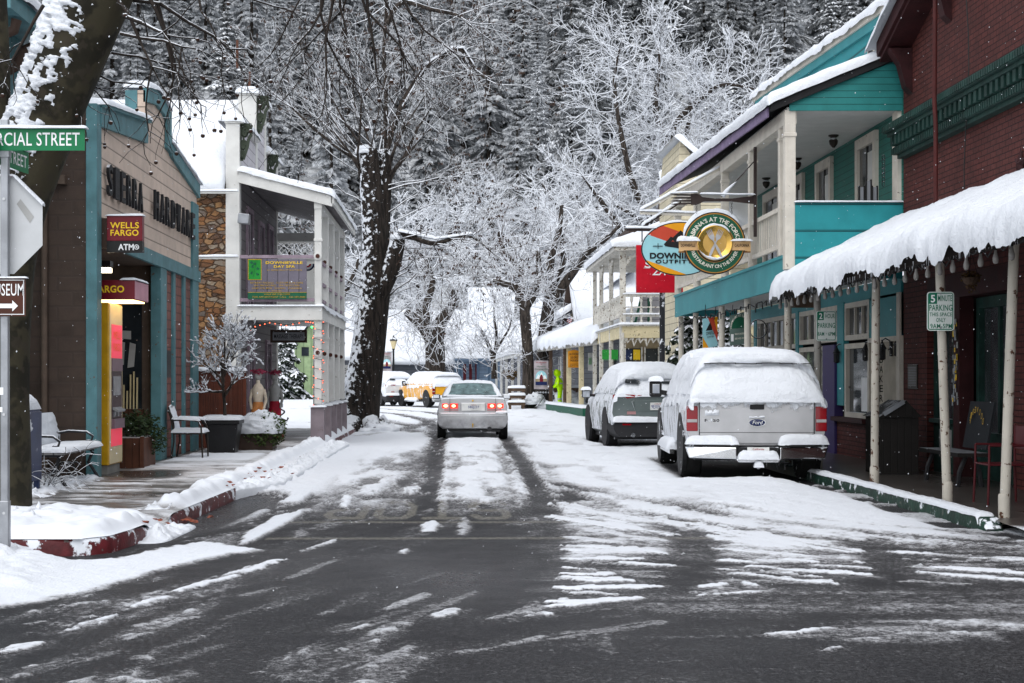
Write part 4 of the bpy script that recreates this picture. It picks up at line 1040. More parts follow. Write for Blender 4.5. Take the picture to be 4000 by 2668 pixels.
# upstairs end wall of the balcony: boards, lattice, bunting
nb_=thing('neighbour_balcony','white lattice topped balcony end of the next building along','balcony',(-4.1,40.4,.1))
NX0,NX1,NY=at(1066,0,40.3).x,at(1240,0,40.3).x,40.3
mb=MB();mb.box(NX0,NX1,NY,NY+.05,3.0,4.62);mb.build('end_boards','white_wood',nb_)
for x in(NX0,NX1-.12):mb=MB();mb.box(x,x+.12,NY+.05,NY+.17,.1,5.1);mb.build('post','white_wood',nb_)
mb=MB()
M('lattice_white',(.75,.75,.74),rough=.6,var=.05,bump=.1)
for k in range(9):
 x=NX0-.02+k*.135
 if x+.34>NX1+.1:continue
 mb.bar((x,NY-.01,4.64),(x+.36,NY-.01,5.02),.05,.01);mb.bar((x+.36,NY-.025,4.64),(x,NY-.025,5.02),.05,.01)
mb.build('lattice','lattice_white',nb_)
mb=MB();mb.box(NX0,NX1,NY-.03,NY+.03,5.02,5.08);mb.box(NX0,NX1,NY-.03,NY+.03,4.60,4.66);mb.build('lattice_frame','white_wood',nb_)
mb=MB();snow_slab(mb,(NX0,NY-.06,5.08),(NX1,NY-.06,5.08),(NX1,NY+.08,5.08),(NX0,NY+.08,5.08),t=.06,nu=20,nv=9,edge=.04);mb.build('snow_cap','snow',nb_,smooth=180)
for k in range(4):
 x=W0+.45+k*.33
 mb=MB();mb.cur=0
 for i,m_ in enumerate((0,1,2)):
  r0,r1=.05+i*.045,.05+(i+1)*.045;mb.cur=m_
  pts=[(x+math.cos(math.pi*(1+q/10))*r,Y1-.12-.01*(q%2),4.38+math.sin(math.pi*(1+q/10))*r)for q in range(11)for r in(r0,r1)]
  mb.add(pts,[(2*q,2*q+1,2*q+3,2*q+2)for q in range(10)])
 tag(mb.build('bunting_fan',['sign_red','white_ink','postbox_blue'],None),'pleated red white and blue fan hung on the upper porch','bunting','bunting on the upper porch')
# doors and windows on the shaded wall
for y,z0,z1 in((33.2,3.1,5.1),(35.2,3.4,5.0),(37.0,3.1,5.1),(33.4,.2,2.3),(36.6,.8,2.3)):
 w_=MB();w_.box(W0-.02,W0+.02,y,y+.8,z0,z1);f_=w_.build('window','dark_glass',sp)
 k_=MB();k_.box(W0-.01,W0+.05,y-.1,y,z0-.05,z1+.1);k_.box(W0-.01,W0+.05,y+.8,y+.9,z0-.05,z1+.1);k_.box(W0-.01,W0+.05,y,y+.8,z1,z1+.1);k_.box(W0+.01,W0+.035,y+.38,y+.42,z0,z1);k_.build('frame','mauve_rail',f_)
mb=MB();a=at(935,878,31.9);b=at(978,838,31.9);mb.obox(((a.x+b.x)/2,31.78,(a.z+b.z)/2),(b.x-a.x,.26,b.z-a.z-.01),Matrix.Rotation(R(6),3,'Y'));mb.build('floodlight','steel',sp,bev=.01)
for py in(752,1008):
 mb=MB();a=at(778,py,31.6);b=at(930,py,31.6);mb.bar((a.x,31.6,a.z),(b.x,31.6,b.z),.045);mb.build('sign_bar','white_wood',sp)
mb=MB()
for py in(752,1008):
 a=at(778,py,31.6);b=at(930,py,31.6);snow_slab(mb,(a.x,31.57,a.z+.025),(b.x,31.57,a.z+.025),(b.x,31.63,a.z+.025),(a.x,31.63,a.z+.025),t=.045,nu=26,nv=9,edge=.03)
mb.build('bar_snow','snow',sp,smooth=180)
# spa sign board
sg=thing('spa_sign','grey painted spa sign board with green clover panel on the porch railing','sign',(-3.65,31.95,3.1))
A=at(968,1168,31.94);B=at(1198,1012,31.94)
mb=MB();mb.box(A.x,B.x,31.94,31.97,A.z,B.z);mb.build('board','spa_board',sg)
sx=(B.x-A.x)/230.;sz=(B.z-A.z)/156.
def S(px,py):return Vector((A.x+(px-968)*sx,31.938,B.z-(py-1012)*sz))
def plate(n,m,x0,x1,y0,y1,d):
 mb=MB();p,q=S(x0,y1),S(x1,y0);mb.box(p.x,q.x,31.94-d,31.94,p.z,q.z);return mb.build(n,m,sg)
plate('yellow_border','ink_yellow2',968,1022,1012,1094,.004);plate('green_panel','sign_green',971,1019,1015,1091,.008);plate('footer_band','deep_green',968,1198,1143,1168,.004);plate('footer_line','ink_yellow2',968,1198,1141,1143,.006)
mb=MB();rr=random.Random(3)
for(cx_,cy_)in((983,1026),(995,1030),(987,1041),(1007,1049),(983,1066),(1006,1071)):
 c=S(cx_,cy_);c.y=31.929
 for k in range(5):
  a=k*1.257+rr.random();d=Vector((math.cos(a),0,math.sin(a)));e=Vector((-d.z,0,d.x))
  mb.add([c,c+d*.022+e*.014,c+d*.036,c+d*.022-e*.014],[(0,1,2,3)])
p_=[S(996,1024),S(997,1045),S(994,1065),S(988,1085)]
for q_ in p_:q_.y=31.929
for a,b in zip(p_[:-1],p_[1:]):mb.bar(a,b,.006,.003)
mb.build('clover_motif','deep_green',sg)
mb=MB()
for s_,c_,h,w_ in(('DOWNIEVILLE',(1110,1026),10.5,144),('DAY SPA',(1111,1041),10,82)):ctext(mb,s_,S(*c_),X_,h*sz,Z_,w=w_*sx,bold=.015,lift=.006)
mb.build('title','yellow_ink',sg)
mb=MB()
for s_,c_,h,w_ in(('LA SIERRA BEAUTY BOUTIQUE',(1112,1055.5),6,136),('RETREAT FACIALS   CUSTOM SKIN CARE',(1081,1104.5),6.5,206),('SPA MANICURES   SPA PEDICURES',(1081,1115),6,178),('CARE FOR MEN   WOMEN   CHILDREN',(1081,1126),6,194),('WAXING',(1081,1136),5,40),('WALK INS WELCOME',(1082,1149.5),6,102),('FOR APPOINTMENT CALL   530-289-3604',(1090,1160),6.5,206)):
 ctext(mb,s_,S(*c_),X_,h*sz,Z_,w=w_*sx,bold=.008,lift=.009)
mb.build('small_lettering','ink_yellow2',sg)
# massage sign hanging under the balcony
mg=thing('hanging_board','weathered grey massage therapy board hanging under the porch','sign',(-4.1,36,2.3))
A=at(1066,1330,35.9);B=at(1190,1298,35.9)
mb=MB();mb.box(A.x-.06,B.x+.05,35.9,36.0,A.z-.05,B.z+.06);mb.build('back_board','brown_beam',mg)
mb=MB();mb.box(A.x,B.x,35.86,35.9,A.z,B.z);mb.build('board','screen_grey',mg)
mb=MB();ctext(mb,'MASSAGE THERAPY',((A.x+B.x)/2,35.86,(A.z+B.z)/2),X_,.10,Z_,w=.68);mb.build('lettering','black_ink',mg)
for x in(A.x+.2,B.x-.2):
 mb=MB();mb.cyl((x,35.9,B.z),(x,35.9,2.72),.008,n=6);mb.build('chain','black_iron',mg)
# mannequins with dresses against the wall
def mannequin(x,y,name,lab,m1,m2,h):
 t_=thing(name,lab,'mannequin',(x,y,.13))
 pf=[(.21,.13),(.19,.3),(.16,.6),(.14,.85),(.095,1.0),(.115,1.14),(.135,1.28),(.085,1.37),(.042,1.41),(.04,1.48)]
 mb=MB();mb.lathe((x,y,0),[(r*(1+.12*math.sin(i*2.2)),z*h)for i,(r,z)in enumerate(pf[:5])],18);mb.build('skirt',m1,t_,smooth=60)
 mb=MB();mb.lathe((x,y,0),[(r,z*h)for r,z in pf[4:]],16);mb.build('bodice',m2,t_,smooth=60)
 for s_ in(-1,1):mb=MB();mb.tube([(x+s_*.12,y,1.27*h),(x+s_*.17,y,1.05*h),(x+s_*.13,y-.08,.84*h)],[.04,.034,.026],8);mb.build('arm',m2,t_,smooth=60)
 mb=MB();mb.ball((x,y,1.57*h),.085,12,8,(.95,1,1.25));mb.build('head','tape',t_,smooth=180)
 mb=MB();leafball(mb,(x,y-.02,1.66*h),.15,160,.035,int(x*-10),(1.2,1,.45),.3);mb.build('flowers','pink_flower',t_)
mannequin(-4.16,32.9,'mannequin','mannequin in a cream and orange draped gown with flower hat','orange_cloth','cream_cloth',.98)
mannequin(-4.0,34.6,'mannequin','mannequin in a narrow crimson dress deeper under the porch','red_cloth','tape',.97)
# string of small red lights on the porch
sl_=thing('light_string','string of tiny red lights wound round the porch column','light string',(PX,Y0,2.7))
mb=MB();cab=[]
for k in range(150):
 t_=k/149;a=t_*2*math.pi*8.5;q=.105
 cab.append(Vector((PX+q*max(-1,min(1,1.5*math.cos(a))),Y0+.095+q*max(-1,min(1,1.5*math.sin(a))),2.66-1.75*t_)))
mb.tube(cab,.006,4);top_=[(W0+.1,Y0-.04,2.35),(W0+.35,Y0-.05,2.58),(W0+.65,Y0-.05,2.66),(W0+1.0,Y0-.05,2.60),(W0+1.4,Y0-.05,2.68),(PX-.1,Y0-.05,2.66)]
mb.tube(top_,.006,4);mb.build('cable','string_cable',sl_)
mb=MB()
for k in range(0,150,4):mb.ball(cab[k]+Vector((0,-.008,0)),.011,6,4)
for k in range(16):
 t_=k/15*(len(top_)-1.001);i=int(t_);p=Vector(top_[i]).lerp(Vector(top_[i+1]),t_-i);mb.ball(p+Vector((0,-.01,-.02)),.012,6,4)
mb.build('bulbs','bulb_red',sl_);mb=MB();mb.ball((PX-.12,Y0-.06,2.55),.022,8,6);mb.build('green_bulb','bulb_green',sl_)
# ------------------ corner sign post
SP=Vector((at(20,2095,12.5).x,12.5,.1))
st=thing('sign_post','grey steel street sign post with blades at the left corner','sign post',SP)
mb=MB();mb.obox((SP.x,SP.y,1.85),(.062,.062,3.5));mb.obox((SP.x,SP.y,.25),(.075,.075,.5));mb.build('pole','steel',st,bev=.008)
mb=MB()
for z in(.4,1.2,2.05,2.95):mb.lathe((SP.x,SP.y-.035,z),[(.012,-.004),(.012,.004)],8,'y')
mb.build('bolt','galv_back',st)
A=at(-250,588,12.45);B=at(331,503,12.45)
mb=MB();mb.box(A.x,B.x,12.45,12.456,A.z,B.z);bl=mb.build('street_blade','street_green',st)
mb=MB();text(mb,'COMMERCIAL STREET',(A.x+.10,12.45,A.z+.038),(B.x-A.x-.14,0,0),(0,0,.108),bold=.006);mb.build('lettering','white_ink',bl)
mb=MB();snow_slab(mb,(A.x,12.43,B.z),(B.x,12.43,B.z),(B.x,12.475,B.z),(A.x,12.475,B.z),t=.028,nu=50,nv=9,edge=.018,seed=2);mb.build('blade_snow','snow',bl,smooth=180)
mb=MB();mb.obox((SP.x,12.5,(A.z+3.2)/2+.08),(.08,.08,.12));mb.build('blade_clamp','steel',st)
q0=at(-60,615,12.2);q1=at(110,637,13.1);u=Vector((q1.x-q0.x,13.1-12.2,0));hgt=.185
mb=MB();z0=at(110,680,13.1).z;o_=Vector((q0.x,12.2,z0));n_=u.cross(Z_).normalized()*.004
mb.prism([o_,o_+u,o_+u+Z_*hgt,o_+Z_*hgt],n_);b2_=mb.build('street_blade','street_green',st)
mb=MB();text(mb,'MAIN STREET',o_+u*.05+Z_*.04+n_,u*.90,Z_*.105,bold=.006);mb.build('lettering','white_ink',b2_)
mb=MB();e_=u.normalized().cross(Z_)*.02;snow_slab(mb,o_+Z_*hgt-e_,o_+u+Z_*hgt-e_,o_+u+Z_*hgt+e_,o_+Z_*hgt+e_,t=.03,nu=30,nv=9,edge=.02);mb.build('blade_snow','snow',b2_,smooth=180)
# back of the stop sign
so_=thing('stop_sign','grey back of an octagonal stop sign on the corner post','stop sign',(SP.x,12.55,2.75))
c=at(-24,880,12.56);r_=190*12.56/6000/math.cos(math.pi/8)
mb=MB();mb.prism([(c.x+r_*math.cos(math.pi/8+k*math.pi/4),12.56,c.z+r_*math.sin(math.pi/8+k*math.pi/4))for k in range(8)],(0,.004,0));mb.build('plate','galv_back',so_)
mb=MB();mb.prism([(c.x+r_*.99*math.cos(math.pi/8+k*math.pi/4),12.566,c.z+r_*.99*math.sin(math.pi/8+k*math.pi/4))for k in range(8)],(0,.001,0));mb.build('front_face','sign_red',so_)
mb=MB();q=[at(px,py,12.557)for px,py in((65,797),(80,777),(133,847),(117,872))];mb.add(q,[(0,1,2,3)]);mb.build('tape_strip','tape',so_)
mb=MB()
for k in range(1,3):
 a0,a1=math.pi/8+(k-1)*math.pi/4,math.pi/8+k*math.pi/4
 p,q=Vector((c.x+r_*math.cos(a0),0,c.z+r_*math.sin(a0))),Vector((c.x+r_*math.cos(a1),0,c.z+r_*math.sin(a1)))
 snow_slab(mb,(q.x,12.54,q.z),(p.x,12.54,p.z),(p.x,12.585,p.z),(q.x,12.585,q.z),t=.022,nu=20,nv=9,edge=.015,seed=k)
mb.build('snow_cap','snow',so_,smooth=180)
ms=thing('museum_sign','brown museum direction sign with white right arrow','sign',(SP.x,12.45,1.9))
A=at(-140,1235,12.45);B=at(100,1087,12.45)
mb=MB();mb.box(A.x,B.x,12.45,12.454,A.z,B.z);mb.build('plate','sign_brown',ms,bev=.0)
mb=MB();t_=.006
for x0,x1,z0,z1 in((A.x+.01,B.x-.01,B.z-.018,B.z-.012),(A.x+.01,B.x-.01,A.z+.012,A.z+.018),(B.x-.018,B.x-.012,A.z+.018,B.z-.018)):mb.box(x0,x1,12.447,12.45,z0,z1)
mb.build('border_line','white_ink',ms)
mb=MB();p1=at(93,0,12.45).x;p0=at(-48,0,12.45).x;text(mb,'MUSEUM',(p0,12.45,at(0,1155,12.45).z),(p1-p0,0,0),(0,0,.097),bold=.006)
y_=12.446;zc=at(0,1195,12.45).z
mb.add([(at(px,0,y_).x,y_,zc+dz)for px,dz in((-100,-.018),(48,-.018),(48,-.045),(70,0),(48,.045),(48,.018),(-100,.018))],[tuple(range(7))]);mb.build('lettering','white_ink',ms)
mb=MB();snow_slab(mb,(A.x,12.435,B.z),(B.x,12.435,B.z),(B.x,12.47,B.z),(A.x,12.47,B.z),t=.015,nu=26,nv=9,edge=.012,seed=2);mb.build('snow_cap','snow',ms,smooth=180)
stk=MB();stk.box(SP.x-.033,SP.x-.005,12.466,12.468,1.36,1.42);stk.box(SP.x-.033,SP.x-.012,12.466,12.468,1.22,1.26);stk.build('sticker','white_ink',st)
# yellow diamond, blue post, do-not-enter plate beyond the porch
yd=thing('warning_sign','yellow diamond sign with red words on a post past the porch','sign',at(1288,1500,40.5))
c=at(1281,1284,40.5);r_=54*40.5/6000
mb=MB();mb.prism([(c.x-r_,40.5,c.z),(c.x,40.5,c.z-r_),(c.x+r_,40.5,c.z),(c.x,40.5,c.z+r_)],(0,.01,0));M('warn_yellow',(.70,.62,.01),rough=.45,bump=.05);mb.build('plate','warn_yellow',yd)
mb=MB();ctext(mb,'SLOW',(c.x+.03,40.5,c.z+.17),X_,.075,Z_,w=.24,bold=.02);ctext(mb,'YOUR',(c.x+.03,40.5,c.z+.08),X_,.07,Z_,w=.24,bold=.02);ctext(mb,'DOWN',(c.x+.06,40.5,c.z-.15),X_,.09,Z_,w=.3,bold=.02);mb.build('lettering','sign_red',yd)
mb=MB();leafball(mb,(c.x+.12,40.47,c.z-.02),.07,30,.04,3,(1.6,.05,.7));mb.build('animal_motif','tape',yd)
mb=MB();mb.bar((c.x+.1,40.56,.1),(c.x+.1,40.56,c.z+.3),.07);mb.build('post','steel',yd)
bp=thing('blue_banner_post','navy blue board post standing behind the porch columns','post',at(1303,1560,41))
A=at(1292,1550,41.0);B=at(1312,1190,41.0);mb=MB();mb.box(A.x,B.x,41.0,41.1,.1,B.z);mb.build('board','postbox_blue',bp)
mb=MB();a=at(1287,1390,40.95);b=at(1302,1332,40.95);mb.box(a.x,b.x,40.95,40.99,a.z,b.z);mb.build('small_plate','atm_cream',bp)
dn=thing('no_entry_sign','white do not enter plate half hidden by the big trunk','sign',at(1338,1540,46))
A=at(1310,1487,46);B=at(1385,1426,46);mb=MB();mb.box(A.x,B.x,46,46.02,A.z,B.z);mb.build('plate','tape',dn)
mb=MB()
for s_,py,w_ in(('DO',1443,.16),('NOT',1459,.24),('ENTER',1474,.36)):ctext(mb,s_,(at(1343,0,46).x,46,at(0,py,46).z),X_,.085,Z_,w=w_,bold=.02)
mb.build('lettering','black_ink',dn);mb=MB();mb.bar((B.x-.3,46.05,0),(B.x-.3,46.05,A.z+.2),.05);mb.build('post','steel',dn)
bx=thing('roofed_litter_bin','dark litter box with small pitched snowy lid behind the porch','litter bin',at(1308,1620,41.8))
A=at(1290,1680,41.8);B=at(1325,1530,41.8);mb=MB();mb.box(A.x,B.x+.02,41.6,42.1,.1,B.z);mb.build('box','brown_beam',bx)
mb=MB();mb.prism([(A.x-.03,41.55,B.z),(B.x+.06,41.55,B.z),((A.x+B.x)/2,41.55,B.z+.26)],(0,.6,0));mb.build('lid','brown_beam',bx)
mb=MB();m_=(A.x+B.x)/2;snow_slab(mb,(A.x-.05,41.5,B.z+.01),(m_,41.5,B.z+.27),(m_,42.2,B.z+.27),(A.x-.05,42.2,B.z+.01),t=.06,nu=12,nv=12,edge=.05);snow_slab(mb,(m_,41.5,B.z+.27),(B.x+.08,41.5,B.z+.01),(B.x+.08,42.2,B.z+.01),(m_,42.2,B.z+.27),t=.06,nu=12,nv=12,edge=.05);mb.build('lid_snow','snow',bx,smooth=180)
# bench on the lot behind
pb2=thing('plank_bench','grey plank bench with curled black iron legs beyond the porch','bench',at(1050,1640,50))
A=at(990,1578,50);B=at(1102,1590,50);mb=MB();mb.box(A.x,B.x,49.8,50.3,B.z-.02,A.z);mb.build('seat','grey_plank',pb2)
for px in(1000,1085):
 x=at(px,0,50).x;mb=MB();mb.tube([(x+.15*math.sin(k*.5)+.02*k,50,B.z-.03-k*.034)for k in range(13)],.03,6);mb.tube([(x-.1,50,.1),(x+.1,50,.18),(x+.3,50,.1),(x+.34,50,.2)],.035,6);mb.build('leg','black_iron',pb2,smooth=60)
# ================== RIGHT SIDE
M('maroon_brick',(.088,.024,.020),rough=.7,var=.25,pat='brick',pitch=.078,bw=.22,axis='y',mortar=(.018,.006,.006),bump=1.,bd=.02,col2=(.072,.019,.017),dirt=.35)
M('maroon_wood',(.034,.008,.009),rough=.6,var=.25,bump=.3,dirt=.4)
M('green_cornice',(.012,.040,.033),rough=.6,var=.3,bump=.4,bs=30,dirt=.6,snow=.35,thr=.8)
M('aqua',(.04,.245,.27),rough=.5,var=.08,vs=2,bump=.12,snow=.9,thr=.78,dirt=.06)
M('aqua_board',(.022,.245,.27),rough=.5,var=.08,pat='lap',pitch=.42,bump=.4,bd=.015)
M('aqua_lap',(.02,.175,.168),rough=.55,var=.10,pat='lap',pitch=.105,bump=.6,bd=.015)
M('aqua_lap_shade',(.018,.14,.115),rough=.55,var=.10,pat='lap',pitch=.115,bump=.6,bd=.015)  # balcony shade put into a darker, greener siding colour
M('cream_trim',(.58,.54,.47),rough=.6,var=.08,bump=.2,chip=.03,chipc=(.2,.17,.14),dirt=.15,snow=.9,thr=.75)
M('cream_wall',(.42,.38,.31),rough=.65,var=.1,bump=.15,dirt=.15)
M('porch_white',(.52,.52,.50),rough=.6,var=.06,bump=.15)
M('lilac',(.20,.15,.25),rough=.6,var=.2,bump=.3,chip=.04)
M('shingle_edge',(.016,.016,.017),rough=.8,bump=.6,bs=25)
M('rust_post',(.42,.39,.335),rough=.5,var=.08,vs=3,bump=.2,chip=.10,chipc=(.07,.03,.016),dirt=.15)
M('grey_post',(.25,.24,.22),rough=.6,var=.1,bump=.15,chip=.07,chipc=(.07,.05,.04),dirt=.15)
M('rust_pipe',(.055,.011,.010),rough=.6,var=.25,bump=.2)
M('corrugated',(.09,.07,.06),rough=.6,metal=.3,bump=.3,dirt=.5)
M('purple_paint',(.045,.030,.115),rough=.5,bump=.1)
M('sign_face',(.62,.67,.64),rough=.4,var=.05,bump=.03,dirt=.1)
M('sign_green2',(.008,.15,.085),rough=.4,var=.1,bump=.03)
M('sab_green',(.008,.085,.045),rough=.4,var=.1,bump=.06,bs=80)
M('sab_gold',(.62,.38,.09),rough=.28,metal=.85,var=.08,bump=.04)
M('sab_gold2',(.55,.34,.10),rough=.38,metal=.7,var=.08,bump=.05)
M('ribbon_tan',(.58,.36,.17),rough=.5,var=.1,bump=.06)
M('ribbon_brown',(.24,.11,.03),rough=.5,bump=.05)
M('sign_gold_line',(.40,.18,.03),rough=.5,bump=.03)
M('letter_cream',(.70,.68,.58),rough=.5,bump=.03)
M('fork_steel',(.42,.42,.44),rough=.3,metal=.6,bump=.05)
M('rusty_iron',(.035,.024,.022),rough=.7,bump=.4,bs=60,snow=.95,thr=.55)
M('out_blue',(.30,.57,.62),rough=.45,var=.05,bump=.04)
M('out_red',(.50,.06,.03),rough=.45,var=.06,bump=.04)
M('out_orange',(.75,.32,.01),rough=.45,var=.06,bump=.04)
M('pizza_red',(.50,.006,.02),rough=.35,var=.1,bump=.04)
M('bin_wood',(.014,.012,.011),rough=.6,pat='board',pitch=.10,axis='x',bump=.4,snow=.3,thr=.8)
M('chair_red',(.07,.007,.010),rough=.45,bump=.1)
M('bulb_glass',(.20,.19,.18),rough=.2,bump=0)
M('old_wood',(.10,.065,.045),rough=.8,var=.3,bump=.4,snow=.6)
M('dry_plant',(.10,.06,.02),rough=.8,var=.6,vs=15)
M('weathered_white',(.56,.54,.49),rough=.7,var=.12,bump=.3,chip=.12,chipc=(.17,.13,.09),dirt=.3,snow=.9,thr=.6)
M('weathered_cream',(.60,.52,.33),rough=.7,var=.10,bump=.3,chip=.08,chipc=(.2,.16,.10),dirt=.2,snow=.9,thr=.75)
M('cream_lap',(.56,.50,.36),rough=.65,pat='lap',pitch=.2,bump=.5)
M('slate_lap',(.155,.165,.19),rough=.65,pat='lap',pitch=.24,bump=.5)
M('blue_lap',(.20,.27,.36),rough=.65,pat='lap',pitch=.3,bump=.4)
M('navy_post',(.05,.085,.13),rough=.6);M('red_shutter',(.10,.01,.015),rough=.6)
M('dark_green',(.012,.085,.05),rough=.55,bump=.2)
M('tan_wall',(.30,.24,.15),rough=.7,var=.2,bump=.3,dirt=.2)
M('menu_orange',(.55,.22,.012),rough=.5,var=.15,bump=.05)
M('black_pole',(.02,.021,.025),rough=.45,bump=.1,stick=.02)
glass_mat('window_glass',(.05,.055,.06),rough=.05,spec=.8)
WX=7.05
rp=lambda px,py,X=WX:onx(px,py,X)
# ------------------ brick shop
br=thing('brick_shop','dark red painted brick shop with green dentil cornice and snowy awning','shop',(7.4,18,.1))
mb=MB();mb.prism([(WX,24.0,2.95),(WX,24.0,6.62),(WX,10,11.5),(WX,10,2.95)],(.3,0,0));mb.build('wall','maroon_brick',br)
for y0,y1 in((22.82,24.0),(15.5,19.3),(10,15.0)):
 mb=MB();mb.box(WX,WX+.3,y0,y1,0,2.95);mb.build('pier','maroon_brick',br)
mb=MB();mb.box(WX+.35,WX+4,23.7,24.02,0,6.5);mb.build('side_wall','maroon_brick',br)
# rake with its soffit and snow
rz=lambda y:6.74+(23.95-y)*.36
mb=MB();mb.prism([(6.62,23.98,rz(23.98)),(6.62,10,rz(10)),(6.62,10,rz(10)-.22),(6.62,23.98,rz(23.98)-.24)],(.05,0,0));mb.build('rake_board','maroon_wood',br)
mb=MB();mb.prism([(6.67,23.98,rz(23.98)-.20),(6.67,10,rz(10)-.2),(6.67,10,rz(10)-.26),(6.67,23.98,rz(23.98)-.3)],(.4,0,0));mb.build('soffit','maroon_wood',br)
for y in(23.75,21.9,19.8):
 mb=MB();mb.prism([(6.70,y,rz(y)-.26),(WX,y,rz(y)-.26),(WX,y,rz(y)-.95),(6.95,y,rz(y)-.85),(6.86,y,rz(y)-.5)],(0,-.22,0));mb.build('corbel','maroon_wood',br)
mb=MB();snow_slab(mb,(6.5,24.1,rz(24.1)+.01),(6.5,10,rz(10)+.01),(7.4,10,rz(10)+.01),(7.4,24.1,rz(24.1)+.01),t=.13,nu=80,nv=16,edge=.1,seed=31,drop=(.10,0,.08,0));mb.build('rake_snow','snow',br,smooth=180)
mb=MB()
mb.box(6.72,WX+.01,10,24.0,5.30,5.42);mb.box(6.78,WX+.01,10,23.97,5.24,5.30);mb.box(6.93,WX+.01,10,23.9,5.08,5.24);mb.box(6.86,WX+.01,10,23.93,4.96,5.08);mb.box(6.92,WX+.01,10,23.9,4.90,4.96)
cn=mb.build('cornice','green_cornice',br,bev=.006)
mb=MB();mb.box(6.80,6.932,23.75,23.85,5.085,5.236);dn0=mb.build('dentil','green_cornice',cn)
for k in range(1,34):
 d_=dn0.copy();COL.objects.link(d_);d_.parent=cn;d_.location=(0,-.20*k,0)
mb=MB()
for k in range(130):y=23.98-k*.085;mb.box(6.70,6.722,y-.06,y,5.315,5.40)
mb.build('egg_moulding','green_cornice',cn);mb=MB()
for k in range(130):y=23.98-k*.085;mb.box(6.845,6.862,y-.055,y,4.97,5.06)
mb.build('bead_moulding','green_cornice',cn)
p=rp(3655,500,6.66);mb=MB();mb.tube([(6.66,p.y,3.6),(6.66,p.y,5.0),(6.64,p.y-.01,5.3),(6.66,p.y-.02,9)],.032,10);mb.build('standpipe','rust_pipe',br,smooth=60)
mb=MB();mb.tube([(6.9,p.y-.55+.10*math.sin(k*.9),3.4+k*.45)for k in range(12)],.008,5);mb.build('cable','black_ink',br)
c=rp(3985,640,WX-.02);mb=MB()
for k in range(5):
 a=k*1.2566+.4;d=Vector((0,math.cos(a),math.sin(a)));e=Vector((0,-d.z,d.y));mb.add([c,c+d*.07+e*.055,c+d*.22,c+d*.07-e*.055,c+Vector((-.05,0,0))],[(4,0,1),(4,1,2),(4,2,3),(4,3,0)])
mb.build('wall_anchor','maroon_wood',br)
# shadowed shop front
mb=MB();mb.box(WX+.5,WX+.6,15,22.9,0,3);mb.build('dark_interior_panel','dark_room',br)  # dark sheet stands for the unlit inside of the shop
mb=MB();mb.box(WX,WX+.3,19.3,22.82,2.62,2.95);mb.build('lintel','maroon_wood',br)
w_=MB();w_.box(WX+.2,WX+.23,21.95,22.72,.85,2.55);f=w_.build('shop_window','window_glass',br)
mb=MB();mb.box(WX+.1,WX+.3,21.85,21.95,.1,2.6);mb.box(WX+.1,WX+.3,22.72,22.82,.1,2.6);mb.box(WX+.1,WX+.3,21.95,22.72,.1,.85);mb.box(WX+.02,WX+.3,21.9,22.8,.84,.9);mb.build('frame','green_cornice',f)
w_=MB();w_.box(WX+.3,WX+.33,19.9,21.2,.75,2.45);f=w_.build('shop_door','window_glass',br)
mb=MB();mb.box(WX+.22,WX+.36,19.75,19.9,.1,2.6);mb.box(WX+.22,WX+.36,21.2,21.32,.1,2.6);mb.box(WX+.22,WX+.36,19.9,21.2,.1,.75);mb.box(WX+.22,WX+.36,19.9,21.2,2.45,2.6);mb.box(WX+.26,WX+.35,20.5,20.58,.75,2.45);mb.build('frame','green_cornice',f)
w_=MB();w_.box(WX+.02,WX+.22,21.42,21.68,.1,2.62);w_.build('door_post','maroon_wood',br)
mb=MB();rr=random.Random(8)
for k in range(60):
 z=rr.uniform(1.1,2.4);y=rr.uniform(21.45,21.66);s_=rr.uniform(.02,.045);mb.cur=rr.randrange(3)
 x_=WX+.012-.0005*k;mb.quad((x_,y-s_,z-s_),(x_,y+s_*.6,z-s_),(x_,y+s_*.6,z+s_),(x_,y-s_,z+s_))
mb.build('stickers',['tape','yellow_ink','screen_grey'],br)
a=rp(3645,1655,WX+.19);b=rp(3668,1590,WX+.19);mb=MB();mb.box(WX+.17,WX+.19,b.y,a.y+.0,a.z,b.z);o_=mb.build('open_placard','black_ink',br)
mb=MB();Yn=Vector((0,-1,0));m_=(a.y+b.y)/2;ctext(mb,"WE'RE",(WX+.169,m_,b.z-.05),Yn,.05,Z_,w=.2);ctext(mb,'OPEN',(WX+.169,m_,(a.z+b.z)/2-.03),Yn,.12,Z_,w=.24,bold=.03);mb.build('lettering','yellow_ink',o_)
mb=MB();mb.box(WX+.08,WX+.1,22.0,22.5,.35,.75);mb.build('paper_notice','tape',br)
a=rp(3550,1520);b=rp(3587,1423);mb=MB();mb.box(WX-.02,WX,b.y,a.y,a.z,b.z);pq=mb.build('plaque','bronze',br,bev=.004)
mb=MB()
for k in range(12):mb.box(WX-.0225,WX-.0205,b.y+.05,a.y-.05,b.z-.05-k*.025,b.z-.042-k*.025)
mb.build('plaque_lines','screen_grey',pq)
